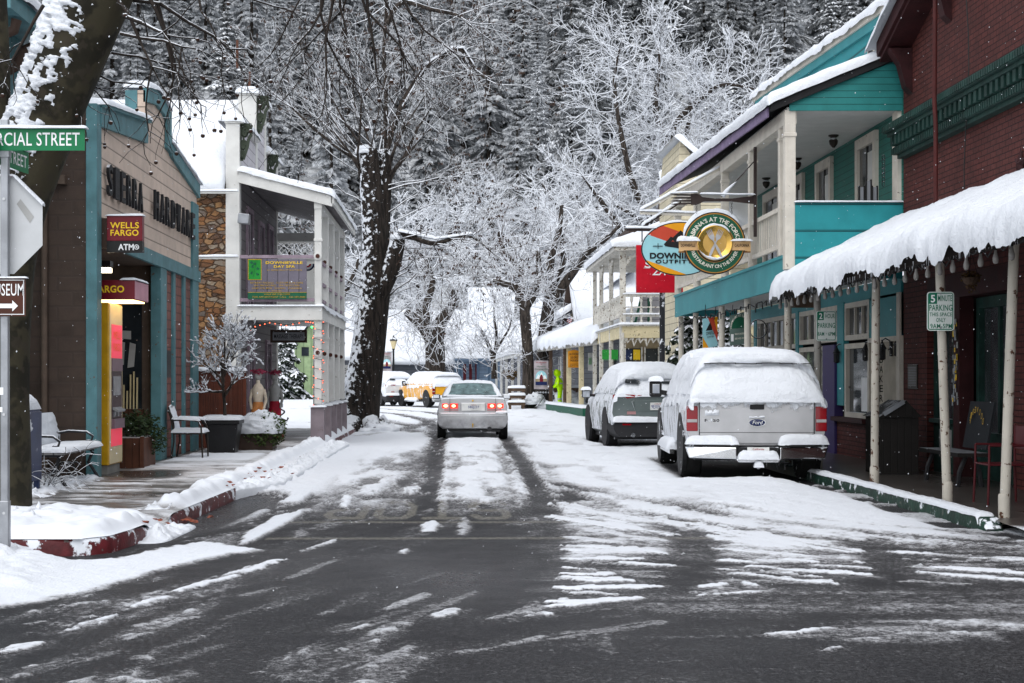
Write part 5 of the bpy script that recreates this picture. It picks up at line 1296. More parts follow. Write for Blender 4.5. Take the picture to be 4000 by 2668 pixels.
# snowy awning along the brick shop
aw=thing('porch_awning','tin awning under thick fringed snow on rusty white posts','awning',(6,18,.1))
AZ0,AZ1,AX0=3.90,2.93,5.12
mb=MB();mb.prism([(WX-.004,11,AZ0),(AX0,11,AZ1),(AX0,11,AZ1-.05),(WX-.004,11,AZ0-.05)],(0,13.45,0));mb.build('tin_roof','corrugated',aw)
mb=MB();mb.box(AX0+.05,AX0+.13,11,24.4,AZ1-.17,AZ1-.05);mb.box(AX0+.3,AX0+.44,11,24.4,AZ1-.12,AZ1+.02);M('old_beam',(.022,.016,.013),rough=.9,bump=.4);mb.build('eave_beam','old_beam',aw)
mb=MB()
for k in range(14):y=11.4+k*.97;mb.bar((AX0+.1,y,AZ1-.06),(WX-.02,y,AZ0-.12),.05,.11)
mb.build('rafters','old_wood',aw)
mb=MB();mb.prism([(WX-.01,24.42,AZ0+.03),(AX0,24.42,AZ1+.02),(AX0,24.42,AZ1-.14),(WX-.01,24.42,AZ0-.12)],(0,.05,0));mb.build('end_flashing','green_cornice',aw)
mb=MB();snow_slab(mb,(WX-.02,11,AZ0+.01),(WX-.02,24.4,AZ0+.01),(AX0-.04,24.44,AZ1+.01),(AX0-.04,11,AZ1+.01),t=.145,nu=460,nv=38,edge=.13,amp=.48,seed=33,drop=(0,.05,0,.25),ns=1.9,over=.09)
P=np.array(mb.v)
P[:,2]+=.010*np.sin(P[:,1]*2*math.pi/.19)*(P[:,0]>AX0+.1)
mb.v=[tuple(q)for q in P];mb.build('awning_snow','snow',aw,smooth=180)
def post(x,y,r,z1,m,lean=(0,0),parent=None,coll=True,top=None):
 mb=MB();mb.tube([(x,y,.05),(x+lean[0],y+lean[1],z1)],[r,r],16)
 if coll:mb.lathe((x,y,.05),[(r*1.16,0),(r*1.16,.28),(r*1.02,.30)],16);mb.lathe((x+lean[0]*.62,y,z1*.62),[(r*1.06,-.02),(r*1.06,.02)],16)
 return mb.build('post',m,parent,smooth=40)
post(5.46,15.2,.049,2.85,'rust_post',(.10,0),aw);post(5.48,17.0,.049,2.85,'rust_post',(-.09,0),aw)
post(5.47,19.9,.052,2.85,'rust_post',(.02,0),aw);post(5.47,22.95,.052,2.85,'grey_post',(-.02,0),aw);post(5.47,25.0,.058,2.9,'rust_post',(-.01,0),aw,coll=False)
bl_=thing('bulb_string','string of unlit glass bulbs along the awning eave','light string',(5.2,18,2.8))
mb=MB();pts=[]
bys=[12.6+.42*k for k in range(29)]
for k,y in enumerate(bys):
 pts+=[(5.20,y,2.78),(5.20,y+.21,2.73-.03*(k%3))]
mb.tube(pts,.008,5);mb.build('cable','black_ink',bl_)
mb=MB()
for y in bys:mb.cyl((5.2,y,2.72),(5.2,y,2.78),.018,n=8)
mb.build('sockets','black_ink',bl_)
for y in bys:
 mb=MB();mb.lathe((5.2,y,2.60),[(.004,-.012),(.022,-.005),(.030,.02),(.030,.045),(.018,.085),(.014,.12)],10);mb.build('bulb','bulb_glass',bl_,smooth=60)
ic=MB();rr=random.Random(2)
for k in range(160):
 y=rr.uniform(13,24.4);L=rr.uniform(.03,.10);x=5.19+rr.uniform(-.05,.05);ic.tube([(x,y,2.80),(x,y,2.80-L)],[.006,.001],5)
ic.build('icicles','snow_soft',aw)
hb=thing('brown_board','blank dark brown board hanging under the awning end','sign',(5.75,25.6,2.6))
A=at(3085,1202,25.5);B=at(3182,1140,25.5);mb=MB();mb.box(A.x,B.x,25.5,25.54,A.z,B.z);mb.build('board','old_wood',hb);
for x in(A.x+.06,B.x-.06):
 mb=MB();mb.cyl((x,25.52,B.z),(x,25.52,B.z+.18),.008,n=6);mb.build('chain','black_iron',hb)
# hanging basket
hbk=thing('hanging_basket','dried trailing plant in a basket under the awning','hanging plant',at(3790,1110,20))
c=at(3792,1085,20.0);mb=MB();leafball(mb,c,.13,420,.022,4,(1,1,.8),.2);leafball(mb,c+Vector((0,0,-.1)),.08,120,.02,5,(1,1,1.2),.2);mb.build('plant','dry_plant',hbk)
mb=MB();
for k in range(3):a=k*2.1;mb.tube([c+Vector((.1*math.cos(a),.1*math.sin(a),0)),c+Vector((0,0,.36))],.004,4)
mb.build('wires','black_ink',hbk);mb=MB();mb.lathe(c,[(.04,-.1),(.09,-.06),(.12,0)],12);mb.build('basket','old_wood',hbk)
def park_sign(name,lab,x0,x1,y0,y1,Y,rows,big,lean=0):
 t_=thing(name,lab,'sign',at((x0+x1)/2,y1,Y));A=at(x0,y1,Y);B=at(x1,y0,Y);w_=B.x-A.x;h=B.z-A.z;tl=w_*lean
 rd=.035
 def ring(ins,y):
  pts=[]
  for cx_,cz_,a0 in((B.x-rd,B.z-rd,0),(A.x+rd,B.z-rd,90),(A.x+rd,A.z+rd,180),(B.x-rd,A.z+rd,270)):
   for k in range(5):a=R(a0+k*22.5);pts.append((cx_+(rd-ins)*math.cos(a),y,cz_+(rd-ins)*math.sin(a)))
  return pts
 mb=MB();mb.prism(ring(0,Y),(0,.004,0));mb.build('plate','sign_face',t_)
 o,i=ring(.010,Y-.002),ring(.020,Y-.002);n=len(o);mb=MB();mb.add(o+i,[(k,(k+1)%n,n+(k+1)%n,n+k)for k in range(n)])
 bx0,bx1,bz0,bz1=A.x+.018,A.x+w_*.37,B.z-h*.31,B.z-.018
 mb.quad((bx0,Y-.003,bz0),(bx1,Y-.003,bz0),(bx1,Y-.003,bz1),(bx0,Y-.003,bz1));
 for s_,fx,fy,fw,fh in rows:text(mb,s_,(A.x+w_*fx,Y-.001,B.z-h*fy),(w_*fw,0,0),(0,0,h*fh),bold=.012,lift=.002)
 mb.build('green_print','sign_green2',t_)
 mb=MB();text(mb,big,(bx0+(bx1-bx0)*.24,Y-.003,bz0+(bz1-bz0)*.14),((bx1-bx0)*.52,0,0),(0,0,(bz1-bz0)*.72),bold=.02,lift=.002);mb.build('numeral','white_ink',t_)
 mb=MB();mb.lathe(((A.x+B.x)/2,Y-.004,B.z-.02),[(.01,-.003),(.01,.002)],8,'y');mb.lathe(((A.x+B.x)/2,Y-.004,A.z+.03),[(.012,-.003),(.012,.002)],8,'y');mb.build('bolt','steel',t_)
 return t_
park_sign('parking_sign','green and white 5 minute parking sign on the leaning rusty post',3621,3727,1140,1292,16.92,[('MINUTE',.40,.24,.52,.15),('PARKING',.08,.49,.85,.16),('THIS SPACE',.09,.63,.83,.10),('ONLY',.34,.78,.34,.11),('9AM-5PM',.12,.94,.80,.12)],'5')
park_sign('parking_sign','green and white 2 hour parking sign on the grey post behind the pickup',3189,3267,1214,1332,22.86,[('HOUR',.44,.25,.48,.15),('PARKING',.07,.57,.86,.17),('TO',.46,.78,.08,.05),('8AM',.07,.83,.32,.13),('6PM',.59,.83,.33,.13)],'2')
mb=MB();mb.lathe((at(3648,1262,16.9).x,16.916,at(0,1262,16.9).z),[(.016,-.0005),(.016,.001)],12,'y');
# dark refuse cabinet, bench, chalkboard and red chair in the shade
cb=thing('refuse_cabinet','black slatted wooden refuse cabinet with peaked lid against the brick pier','cabinet',(6.36,22.3,.1))
mb=MB();A=at(3440,1850,21.9);B=at(3588,1630,21.9);mb.box(A.x,B.x,21.9,22.7,.1,B.z);mb.build('body','bin_wood',cb)
mb=MB();mb.prism([(A.x-.03,21.86,B.z+.002),(B.x+.03,21.86,B.z+.002),(B.x-.05,21.86,B.z+.10),(at(3537,0,21.9).x,21.86,B.z+.24)],(0,.9,0));mb.build('lid','bin_wood',cb)
mb=MB();mb.obox((A.x+.17,21.84,B.z+.135),(.34,.03,.06),Matrix.Rotation(R(-32),3,'Y'));mb.build('lid_sticker','screen_grey',cb)
wb=thing('dark_bench','dark low bench beneath the shop door window','bench',(6.5,19.9,.1))
mb=MB();mb.box(6.35,6.75,19.3,20.9,.50,.55);mb.build('seat','bin_wood',wb)
for y in(19.45,20.75):
 mb=MB();mb.tube([(6.4,y,.1),(6.42,y,.3),(6.5,y,.5)],.03,6);mb.tube([(6.7,y,.1),(6.68,y,.3),(6.6,y,.5)],.03,6);mb.build('leg','black_iron',wb)
ab=thing('chalkboard','grey slate chalkboard with arched gold writing leaning above the bench','board',(6.8,19.9,.55))
mb=MB();mb.obox((6.86,20.0,.88),(.03,.9,.62),Matrix.Rotation(R(10),3,'Y'));M('slate_board',(.018,.02,.023),rough=.7);mb.build('slate','slate_board',ab)
mb=MB()
for k,ch_ in enumerate('FIREWOOD'):
 a=R(160-k*20);c=Vector((6.835-.0,20.0-.26*math.cos(a)*-1,.82+.22*math.sin(a)));text(mb,ch_,c,(0,-.05,0),(.012,0,.08),lift=.01)
mb.v=[(p[0],40.0-p[1],p[2])for p in mb.v]
mb.build('lettering','ink_yellow2',ab)
rc=thing('red_chair','red metal chair standing in the shade behind the last post','chair',(6.0,16.9,.1))
g=Vector((6.05,16.9,.1))
for sx in(-.22,.22):
 for sy in(-.22,.22):
  mb=MB();mb.tube([g+Vector((sx*1.08,sy*1.05,0)),g+Vector((sx,sy,.46)),g+Vector((sx,sy,.66 if sx<0 else .88))],.013,8);mb.build('leg','chair_red',rc,smooth=60)
mb=MB();mb.obox(g+Vector((0,0,.45)),(.46,.46,.02));mb.build('seat','chair_red',rc,bev=.008)
mb=MB();mb.tube([g+Vector((-.22,-.22,.66)),g+Vector((.22,-.22,.66))],.013,6);mb.tube([g+Vector((-.22,.22,.66)),g+Vector((.22,.22,.66))],.013,6);mb.build('arms','chair_red',rc)
mb=MB();mb.obox(g+Vector((.225,0,.74)),(.015,.44,.26));mb.build('backrest','chair_red',rc,bev=.008)
tq=thing('turquoise_building','two storey turquoise clapboard building with long white balcony','building',(6.5,30,.1))
TY0,TY1,BX=24.05,36.4,5.30
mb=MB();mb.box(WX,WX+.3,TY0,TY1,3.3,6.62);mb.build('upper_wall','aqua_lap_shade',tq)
mb=MB();mb.prism([(WX+.02,TY0,6.3),(WX+.02,35.6,6.6),(WX+.02,35.6,7.95),(WX+.02,TY0,7.44)],(.3,0,0));mb.build('gable_wall','aqua_board',tq)
mb=MB();mb.prism([(WX-.08,TY0,7.40),(WX-.08,35.7,7.90),(WX-.08,35.7,8.06),(WX-.08,TY0,7.55)],(.5,0,0));mb.build('parapet','cream_trim',tq)
mb=MB();mb.prism([(WX-.04,TY0,7.24),(WX-.04,35.6,7.74),(WX-.04,35.6,7.90),(WX-.04,TY0,7.40)],(.1,0,0));mb.build('frieze','aqua',tq)
mb=MB();snow_slab(mb,(WX-.12,TY0,7.55),(WX-.12,35.8,8.06),(WX+.5,35.8,8.06),(WX+.5,TY0,7.55),t=.12,nu=90,nv=14,edge=.08,seed=41,amp=.5,drop=(0,0,.14,0),over=.05);mb.build('parapet_snow','snow',tq,smooth=180)
A=rp(3393,238,WX-.01);B=rp(3417,150,WX-.01);mb=MB();mb.box(WX-.03,WX+.02,B.y,A.y,A.z,B.z+.0);v_=mb.build('gable_vent','cream_trim',tq)
mb=MB();
for k in range(6):z=A.z+.06+k*(B.z-A.z-.1)/6;mb.box(WX-.034,WX-.031,B.y+.05,A.y-.05,z,z+.035)
mb.build('louvre_slots','black_ink',v_)
# shed roof over the balcony
e0,e1=5.72,6.02
RX0=5.02
def shed(a,b,x0,x1):return[(x0,TY0-.02,e0+a),(x0,TY1+.6,e1+a),(x1,TY1+.6,6.80+b),(x1,TY0-.02,6.58+b)]
mb=MB();mb.prism(shed(0,0,RX0,WX),(0,0,.06));mb.build('shed_roof','shingle_edge',tq)
mb=MB();mb.prism([(RX0-.03,TY0+.3,e0-.09),(RX0-.03,TY1+.6,e1-.12),(RX0-.03,TY1+.6,e1+.06),(RX0-.03,TY0+.3,e0+.06)],(.03,0,0));mb.build('lilac_fascia','lilac',tq)
mb=MB();mb.prism([(RX0-.04,TY0-.06,e0-.06),(WX,TY0-.06,6.52),(WX,TY0-.06,6.68),(RX0-.04,TY0-.06,e0+.09)],(0,.04,0));mb.build('rake_board','shingle_edge',tq)
mb=MB();snow_slab(mb,(RX0-.06,TY0-.08,e0+.08),(RX0-.06,TY1+.65,e1+.08),(WX,TY1+.65,6.87),(WX,TY0-.08,6.65),t=.15,nu=120,nv=26,edge=.1,seed=42,amp=.22,drop=(.02,0,.05,0));mb.build('shed_snow','snow',tq,smooth=180)
CZ=5.70
mb=MB();mb.box(BX-.05,WX,TY0+.04,TY1+.5,CZ,CZ+.04);mb.build('balcony_ceiling','porch_white',tq)
mb=MB();mb.prism([(BX-.02,TY0-.004,CZ-.02),(WX,TY0-.004,CZ-.02),(WX,TY0-.004,6.50),(BX-.02,TY0-.004,5.80)],(0,.03,0));mb.build('end_gable','aqua_lap',tq)
mb=MB();mb.box(BX-.08,BX+.10,TY0+.05,TY1+.3,5.48,CZ);mb.build('porch_plate','cream_trim',tq)
# end panel below
mb=MB();mb.box(BX+.07,WX,TY0,TY0+.05,3.05,4.24);mb.build('end_panel','aqua_board',tq)
mb=MB();snow_slab(mb,(BX+.07,TY0-.02,4.245),(WX,TY0-.02,4.245),(WX,TY0+.07,4.245),(BX+.07,TY0+.07,4.245),t=.03,nu=40,nv=9,edge=.03,seed=43);mb.build('panel_snow','snow',tq,smooth=180)
mb=MB();mb.box(BX-.02,BX+.03,TY0+.06,TY1+.02,2.93,3.40);mb.box(BX-.02,WX-.3,TY1,TY1+.05,2.95,3.40);mb.build('balcony_fascia','aqua',tq)
mb=MB();mb.box(BX-.05,BX+.05,TY0+.06,TY1+.05,3.40,3.45);mb.build('fascia_cap','aqua',tq)
mb=MB();mb.box(BX+.03,WX,TY0+.06,TY1,3.10,3.22);mb.build('balcony_floor','porch_white',tq)
for y in(24.08,24.55,27.05,29.8,33.2,36.0):
 mb=MB();s_=.085 if y<24.3 else .07;mb.box(BX-s_,BX+s_,y,y+2*s_,3.45 if y>24.3 else 3.2,CZ);mb.box(BX-s_-.015,BX+s_+.015,y-.015,y+2*s_+.015,5.28,5.34);mb.build('balcony_post','cream_trim',tq,bev=.008)
mb=MB();mb.box(BX-.03,BX+.03,24.25,TY1,3.58,3.65);mb.box(BX-.035,BX+.035,24.25,TY1,4.18,4.25)
y=24.3
while y<TY1:mb.box(BX-.010,BX+.010,y,y+.022,3.65,4.18);y+=.145
mb.build('balustrade','cream_trim',tq)
mb=MB();mb.box(WX-.06,WX+.02,TY0+.06,TY0+.36,3.3,CZ);mb.build('corner_trim','cream_trim',tq)
for y0,y1,kind in((25.40,26.65,'d'),(28.40,29.6,'d'),(30.7,31.75,'d'),(32.9,34.6,'w')):
 z0=3.25 if kind=='d' else 4.0
 g_=MB();g_.box(WX-.02,WX+.02,y0+.14,y1-.14,z0+.05,5.42);f=g_.build('balcony_door' if kind=='d' else 'balcony_window','window_glass',tq)
 k_=MB();k_.box(WX-.07,WX-.0,y0,y0+.14,z0,5.60);k_.box(WX-.07,WX-.0,y1-.14,y1,z0,5.60);k_.box(WX-.07,WX-.0,y0+.14,y1-.14,5.42,5.60);k_.build('frame','cream_trim',f)
 k_=MB();k_.box(WX-.035,WX-.02,(y0+y1)/2-.03,(y0+y1)/2+.03,z0+.05,5.42);k_.build('mullion','black_ink',f)
 k_=MB();k_.box(WX-.03,WX-.021,y0+.2,(y0+y1)/2-.05,z0+.3,5.3);k_.build('curtain','porch_white',f)
for y in(26.6,29.4,32.3):
 mb=MB();mb.lathe((WX-.45,y,CZ),[(.02,-.22),(.07,-.16),(.08,-.10),(.04,-.05),(.09,-.02),(.09,0)],12);mb.build('porch_lamp','bronze',tq,smooth=50)
fr_=thing('salvaged_window','dark framed panes leaning by the balcony door','frame',(6.7,24.7,3.25))
for x in(6.55,6.66,6.76):
 mb=MB();mb.obox((x,24.6,4.0+.1*(x==6.66)),(.07,.03,1.1));pn=mb.build('pane','screen_grey',fr_)
 mb=MB();
 for dx in(-.04,.04):mb.obox((x+dx,24.59,4.0+.1*(x==6.66)),(.02,.05,1.14))
 mb.build('frame_bar','black_ink',pn)
mb=MB()
for k in range(7):
 c=Vector((WX-.3,TY0-.0,4.95-k*.07));mb.tube([c+Vector((.022*math.cos(t),0,.038*math.sin(t)))for t in[i*math.pi/5 for i in range(11)]],.006,5)
tag(mb.build('short_chain','black_iron'),'short dark chain hanging on the cream corner trim','chain')
# ground floor shop front
mb=MB();mb.box(WX+.02,WX+.3,TY0,TY1,2.86,3.10);mb.box(WX-.02,WX+.02,TY0+.02,TY1,2.80,3.02);mb.build('shop_fascia','aqua',tq)
mb=MB();mb.box(WX+.3,WX+.5,TY0,TY1,0,3.1);mb.build('dark_interior_panel','dark_room',tq)  # near-black sheet in place of the shaded rooms behind the glass
def bay(y0,y1,z0,z1,nm,bars=0,fr=.09,m='cream_trim'):
 g_=MB();g_.box(WX+.04,WX+.07,y0+fr,y1-fr,z0+fr,z1-fr);f=g_.build(nm,'window_glass',tq)
 k_=MB();k_.box(WX-.03,WX+.09,y0,y0+fr,z0,z1);k_.box(WX-.03,WX+.09,y1-fr,y1,z0,z1);k_.box(WX-.03,WX+.09,y0+fr,y1-fr,z0,z0+fr);k_.box(WX-.03,WX+.09,y0+fr,y1-fr,z1-fr,z1);k_.build('frame',m,f)
 if bars:
  for k in range(1,bars+1):k_=MB();y=y0+fr+(y1-y0-2*fr)*k/(bars+1);k_.box(WX+.0,WX+.05,y-.02,y+.02,z0+fr,z1-fr);k_.build('glazing_bar',m,f)
 return f
bay(25.9,27.5,2.16,2.82,'transom',2);lw=bay(25.9,27.5,.80,2.10,'display_window')
bay(27.95,31.1,2.16,2.82,'transom',4);bay(31.35,35.4,2.10,2.82,'transom',5);bay(31.35,35.4,.9,2.06,'display_window',1);bay(28.9,31.1,.8,2.10,'display_window')
for y0,y1 in((27.5,27.95),(31.1,31.35),(35.4,35.7)):
 mb=MB();mb.box(WX-.05,WX+.05,y0,y1,1.0 if y0<28 else .1,2.84);mb.build('pilaster','aqua',tq)
mb=MB();mb.box(WX-.10,WX+.06,27.95,28.85,.1,2.10);mb.build('purple_door','purple_paint',tq,bev=.01)
mb=MB();mb.box(WX-.05,WX+.2,24.05,27.95,.0,.72);mb.build('brick_base','maroon_brick',tq)
mb=MB();mb.box(WX-.16,WX+.05,25.85,28.0,.72,.80);mb.build('brick_sill','maroon_wood',tq)
mb=MB();mb.box(WX-.02,WX+.1,24.05,25.9,2.16,2.84);mb.build('teal_panel','aqua',tq)
mb=MB();mb.box(WX+.0,WX+.06,24.2,25.9,.72,2.1);mb.build('side_door','cream_wall',tq)
mb=MB();mb.box(WX-.05,WX+.02,24.05,24.22,.1,2.84);mb.box(WX-.05,WX+.02,24.22,25.9,2.08,2.16);mb.build('door_trim','cream_trim',tq)
pv=MB();pv.box(WX+.02,WX+.035,26.05,26.55,.92,1.5);pv.build('window_notice','white_ink',lw)
A=at(3431,1612,24.6);B=at(3453,1380,24.6)
bk=thing('bakery_board','narrow white vertical bakery board with black letters','sign',(A.x,24.6,A.z))
mb=MB();mb.box(A.x,B.x,24.6,24.63,A.z,B.z);mb.build('board','cream_trim',bk)
mb=MB()
for k,ch_ in enumerate('BAKERY'):
 z=B.z-.10-k*.155;text(mb,ch_,(A.x+.018,24.6,z-.055),(.055,0,0),(0,0,.11),bold=.015)
mb.build('lettering','black_ink',bk)
def lantern(px,py,Y,lab):
 c=at(px,py,Y);t_=thing('wall_lantern',lab,'lantern',c,'black carriage lanterns on the turquoise shop front')
 mb=MB();mb.lathe(c,[(.03,-.14),(.055,-.12),(.055,.03),(.075,.035),(.03,.12),(.012,.16),(.02,.18)],6);mb.build('lantern_body','black_iron',t_)
 mb=MB();mb.tube([c+Vector((0,0,.17)),c+Vector((.05,0,.21)),c+Vector((.12,0,.17)),c+Vector((.14,0,.06)),c+Vector((.09,0,.02))],.012,6);mb.box(c.x+.12,c.x+.16,Y-.03,Y+.03,c.z-.08,c.z+.18);mb.build('scroll_bracket','black_iron',t_)
lantern(3506,1358,24.3,'black lantern on the cream trim right of the bakery board');lantern(3446,1372,24.58,'black lantern directly above the bakery board');lantern(3382,1378,26.0,'black lantern in front of the large display window');lantern(3268,1388,27.7,'black lantern over the purple door');lantern(3197,1395,29.2,'black lantern left of the grey parking sign post')
for y in(28.2,30.9,34.2,36.4):post(5.42,y,.062,2.94,'cream_trim',(0,0),tq,coll=False)
ws=MB();rr=random.Random(12);pts=[]
for k in range(60):y=24.5+k*.2;pts.append((5.36+rr.uniform(-.03,.03),y,2.86-.07*abs(math.sin(k*.8))-rr.uniform(0,.05)))
ws.tube(pts,.01,4)
for p in pts[::2]:ws.tube([p,(p[0],p[1],p[2]-.09)],.012,4)
tag(ws.build('wire_garland','black_ink'),'tangled dark wire garland under the turquoise balcony edge','garland')
SY=26.5;k_=SY/6000.
rs=thing('restaurant_sign','round green restaurant sign with gold plate and crossed forks','sign',at(2791,1075,SY))
C0=at(2791,950,SY)
def disc(mb,r,y,th,cx=0,cz=0,n=64,rz=None):mb.prism([(C0.x+cx+r*math.cos(2*math.pi*i/n),y,C0.z+cz+(rz or r)*math.sin(2*math.pi*i/n))for i in range(n)],(0,th,0))
def annulus(mb,r0,r1,y,n=64):
 v=[];
 for i in range(n):a=2*math.pi*i/n;v+=[(C0.x+r0*math.cos(a),y,C0.z+r0*math.sin(a)),(C0.x+r1*math.cos(a),y,C0.z+r1*math.sin(a))]
 mb.add(v,[(2*i,2*i+1,(2*i+3)%(2*n),(2*i+2)%(2*n))for i in range(n)])
mb=MB();disc(mb,122*k_,SY,.05);mb.build('backing','black_ink',rs)
mb=MB();disc(mb,116*k_,SY-.006,.006);mb.build('green_face','sab_green',rs)
mb=MB();annulus(mb,113.5*k_,117.2*k_,SY-.009);annulus(mb,73*k_,75.5*k_,SY-.009);mb.build('gold_line','sign_gold_line',rs)
mb=MB();annulus(mb,60*k_,73*k_,SY-.010);mb.build('dark_ring','black_ink',rs)
mb=MB();mb.lathe((C0.x,SY-.05,C0.z),[(.001,.022),(46*k_,.022),(49*k_,.014),(66*k_,-.012),(68.5*k_,-.008),(68*k_,.01),(50*k_,.034),(.001,.04)],56,'y');mb.build('plate','sab_gold',rs,smooth=30)
mb=MB();disc(mb,46*k_,SY-.030,.001);mb.build('plate_well','sab_gold2',rs)
def arc_text(mb,s,r,a0,a1,h,flip=False):
 n=len(s)
 wd=[]
 for ch_ in s:wd.append(.45 if ch_==' ' else .35 if ch_ in "'I" else(glyphs(ch_,.012)[2]*(1.0 if ch_ not in 'LTFEJ' else 1.05)+.25))
 tot=sum(wd);acc=0
 for ch_,w_ in zip(s,wd):
  a=R(a0+(a1-a0)*(acc+w_/2)/tot);acc+=w_
  if ch_==' ':continue
  rad=Vector((math.cos(a),0,math.sin(a)));tan=Vector((math.sin(a),0,-math.cos(a)))
  if flip:rad,tan=-rad,-tan
  c=Vector((C0.x,SY-.012,C0.z))+Vector((math.cos(a),0,math.sin(a)))*r
  hh=h if ch_!="'" else h*.35;asp=glyphs(ch_,.012)[2];wch=asp*hh
  o=c-tan*wch/2-rad*h/2+(rad*h*.65 if ch_=="'" else Vector())
  text(mb,ch_,o,tan*wch,rad*hh,bold=.016,lift=.003)
# small slab serifs
  if ch_ not in "OSG'":
   th=h*.06
   for q in(0,1):
    b=o+rad*(h-th if q else 0)-tan*h*.05;e=tan*(wch+h*.10)
    if(q==0 and ch_ in 'TIRAHNKF')or(q==1 and ch_ in 'HNIKVU'):
     w2=h*.26
     ks=[(0.0,),(1.0,)]if ch_ not in 'TIF' else([(.5,)]if ch_!='F' else[(.0,)])
     for(f_,)in ks:
      cc=o+tan*wch*f_+rad*(h-th if q else 0)+(tan*h*.09*(1-2*f_)if ch_ not in 'TI' else Vector())
      nrm_=tan.cross(rad).normalized()*.0035
      mb.quad(cc-tan*w2/2+nrm_,cc+tan*w2/2+nrm_,cc+tan*w2/2+rad*th+nrm_,cc-tan*w2/2+rad*th+nrm_)
mb=MB();arc_text(mb,"SABRINA'S AT THE FORKS",93*k_,176,6,17*k_);arc_text(mb,'RESTAURANT ON THE RIVER',91*k_,200,340,13.5*k_,True);mb.build('lettering','letter_cream',rs)
def ribbon_half(sg):
 mb=MB();xs_=[62,80,100,118,128,136,140];top,bot=[],[]
 for x in xs_:
  w_=4*math.sin((x-60)/80*3.0);top.append(Vector((C0.x+sg*x*k_,SY-.026-.02*math.sin((x-60)/80*3.1),C0.z+(9+w_*-.6)*k_)));bot.append(Vector((C0.x+sg*x*k_,SY-.026-.02*math.sin((x-60)/80*3.1),C0.z-(28+w_*.2+(4 if x>118 else 0))*k_)))
 n=len(xs_);mb.add(top+bot+[p+Vector((0,.012,0))for p in top+bot],[(i,i+1,n+i+1,n+i)for i in range(n-1)]+[(2*n+i,3*n+i,3*n+i+1,2*n+i+1)for i in range(n-1)]+[(i,2*n+i,2*n+i+1,i+1)for i in range(n-1)]+[(n+i,n+i+1,3*n+i+1,3*n+i)for i in range(n-1)]+[(n-1,2*n+n-1,3*n+n-1,2*n-1)])
 o_=mb.build('ribbon','ribbon_tan',rs)
 f=MB();f.box(C0.x+sg*118*k_,C0.x+sg*140*k_,SY-.02,SY+.03,C0.z-37*k_,C0.z-30*k_);f.build('ribbon_fold','ribbon_brown',o_)
 t_=MB();ctext(t_,'DOWNIEVILLE' if sg<0 else 'CALIFORNIA',(C0.x+sg*105*k_,SY-.050,C0.z-9*k_),X_,12*k_,Z_,w=57*k_,bold=.02);t_.build('ribbon_lettering','black_ink',o_)
 s_=MB();snow_slab(s_,(C0.x+min(sg*64,sg*142)*k_,SY-.06,C0.z+7*k_),(C0.x+max(sg*64,sg*142)*k_,SY-.06,C0.z+7*k_),(C0.x+max(sg*64,sg*142)*k_,SY+.05,C0.z+7*k_),(C0.x+min(sg*64,sg*142)*k_,SY+.05,C0.z+7*k_),t=(.09 if sg<0 else .045),nu=24,nv=12,edge=.06,seed=5+sg,amp=.5);s_.build('ribbon_snow','snow',o_,smooth=180)
ribbon_half(-1);ribbon_half(1)
def small_fork(ang,L,top,y):
 mb=MB();d=Vector((math.sin(R(ang)),0,math.cos(R(ang))));e=Vector((d.z,0,-d.x));c=Vector((C0.x,y,C0.z))+Vector((top[0]*k_,0,top[1]*k_))
 q=lambda a,b:c+e*a*k_+d*b*k_
 sh=[(-3.2,-66),(4.6,-66),(5.5,-30),(2.6,-4),(2.2,6),(5,12),(9.5,18),(10.5,30),(-10.5,30),(-9.5,18),(-5,12),(-2.2,6),(-2.6,-4),(-5.5,-30)]
 mb.prism([q(a,b)for a,b in sh],(0,-.008,0))
 for k in range(4):x=-9+k*6;mb.prism([q(x-1.5,30),q(x+1.5,30),q(x+1.1,52),q(x-.9,52)],(0,-.008,0))
 return mb.build('crossed_fork','fork_steel',rs)
small_fork(-26,1,(-3,3),SY-.062);small_fork(24,1,(3,3),SY-.050)
mb=MB()
for k in range(9):
 a0,a1=R(38+k*14),R(38+(k+1)*14);r=122*k_
 p=Vector((C0.x+r*math.cos(a0),0,C0.z+r*math.sin(a0)));q=Vector((C0.x+r*math.cos(a1),0,C0.z+r*math.sin(a1)))
for(r,y0,y1,a0,a1,t_,nm)in((122*k_,SY-.005,SY+.055,168,38,.075,'rim'),(69*k_,SY-.06,SY-.01,140,34,.04,'pl')):
 n=40;m=9;P=np.zeros((n,m,3))
 for i in range(n):
  a=R(a0+(a1-a0)*i/(n-1));th=t_*math.sin(math.pi*i/(n-1))**.5*(.7+.5*vn1(i*.4,r))
  for j in range(m):
   v=j/(m-1);rr_=r+th*math.sin(math.pi*v)**.6
   P[i,j]=(C0.x+rr_*math.cos(a),y0+(y1-y0)*v,C0.z+r*math.sin(a)+(rr_-r))
 mb.grid(P)
n=30;P=np.zeros((n,8,3))
for i in range(n):
 a=R(205+120*i/(n-1));w_=10*math.sin(math.pi*i/(n-1))**.7*(.8+.5*vn1(i*.5,2.))
 for j in range(8):v=j/7;rr_=(67-w_*v)*k_;P[i,j]=(C0.x+rr_*math.cos(a),SY-.06-.02*math.sin(math.pi*v),C0.z+rr_*math.sin(a))
mb.grid(P);mb.build('snow_caps','snow',rs,smooth=180)
fk=thing('giant_fork_bracket','giant rusty iron fork bracket holding the round sign','bracket',at(2955,785,SY))
fq=lambda px,py:at(px,py,SY+.02)
mb=MB();hd=[(2948,764),(2860,775),(2790,775),(2745,770),(2735,762),(2722,757),(2700,757),(2700,800),(2722,800),(2738,793),(2748,787),(2790,786),(2860,787),(2948,797)]
mb.prism([fq(*p)for p in hd],(0,.03,0))
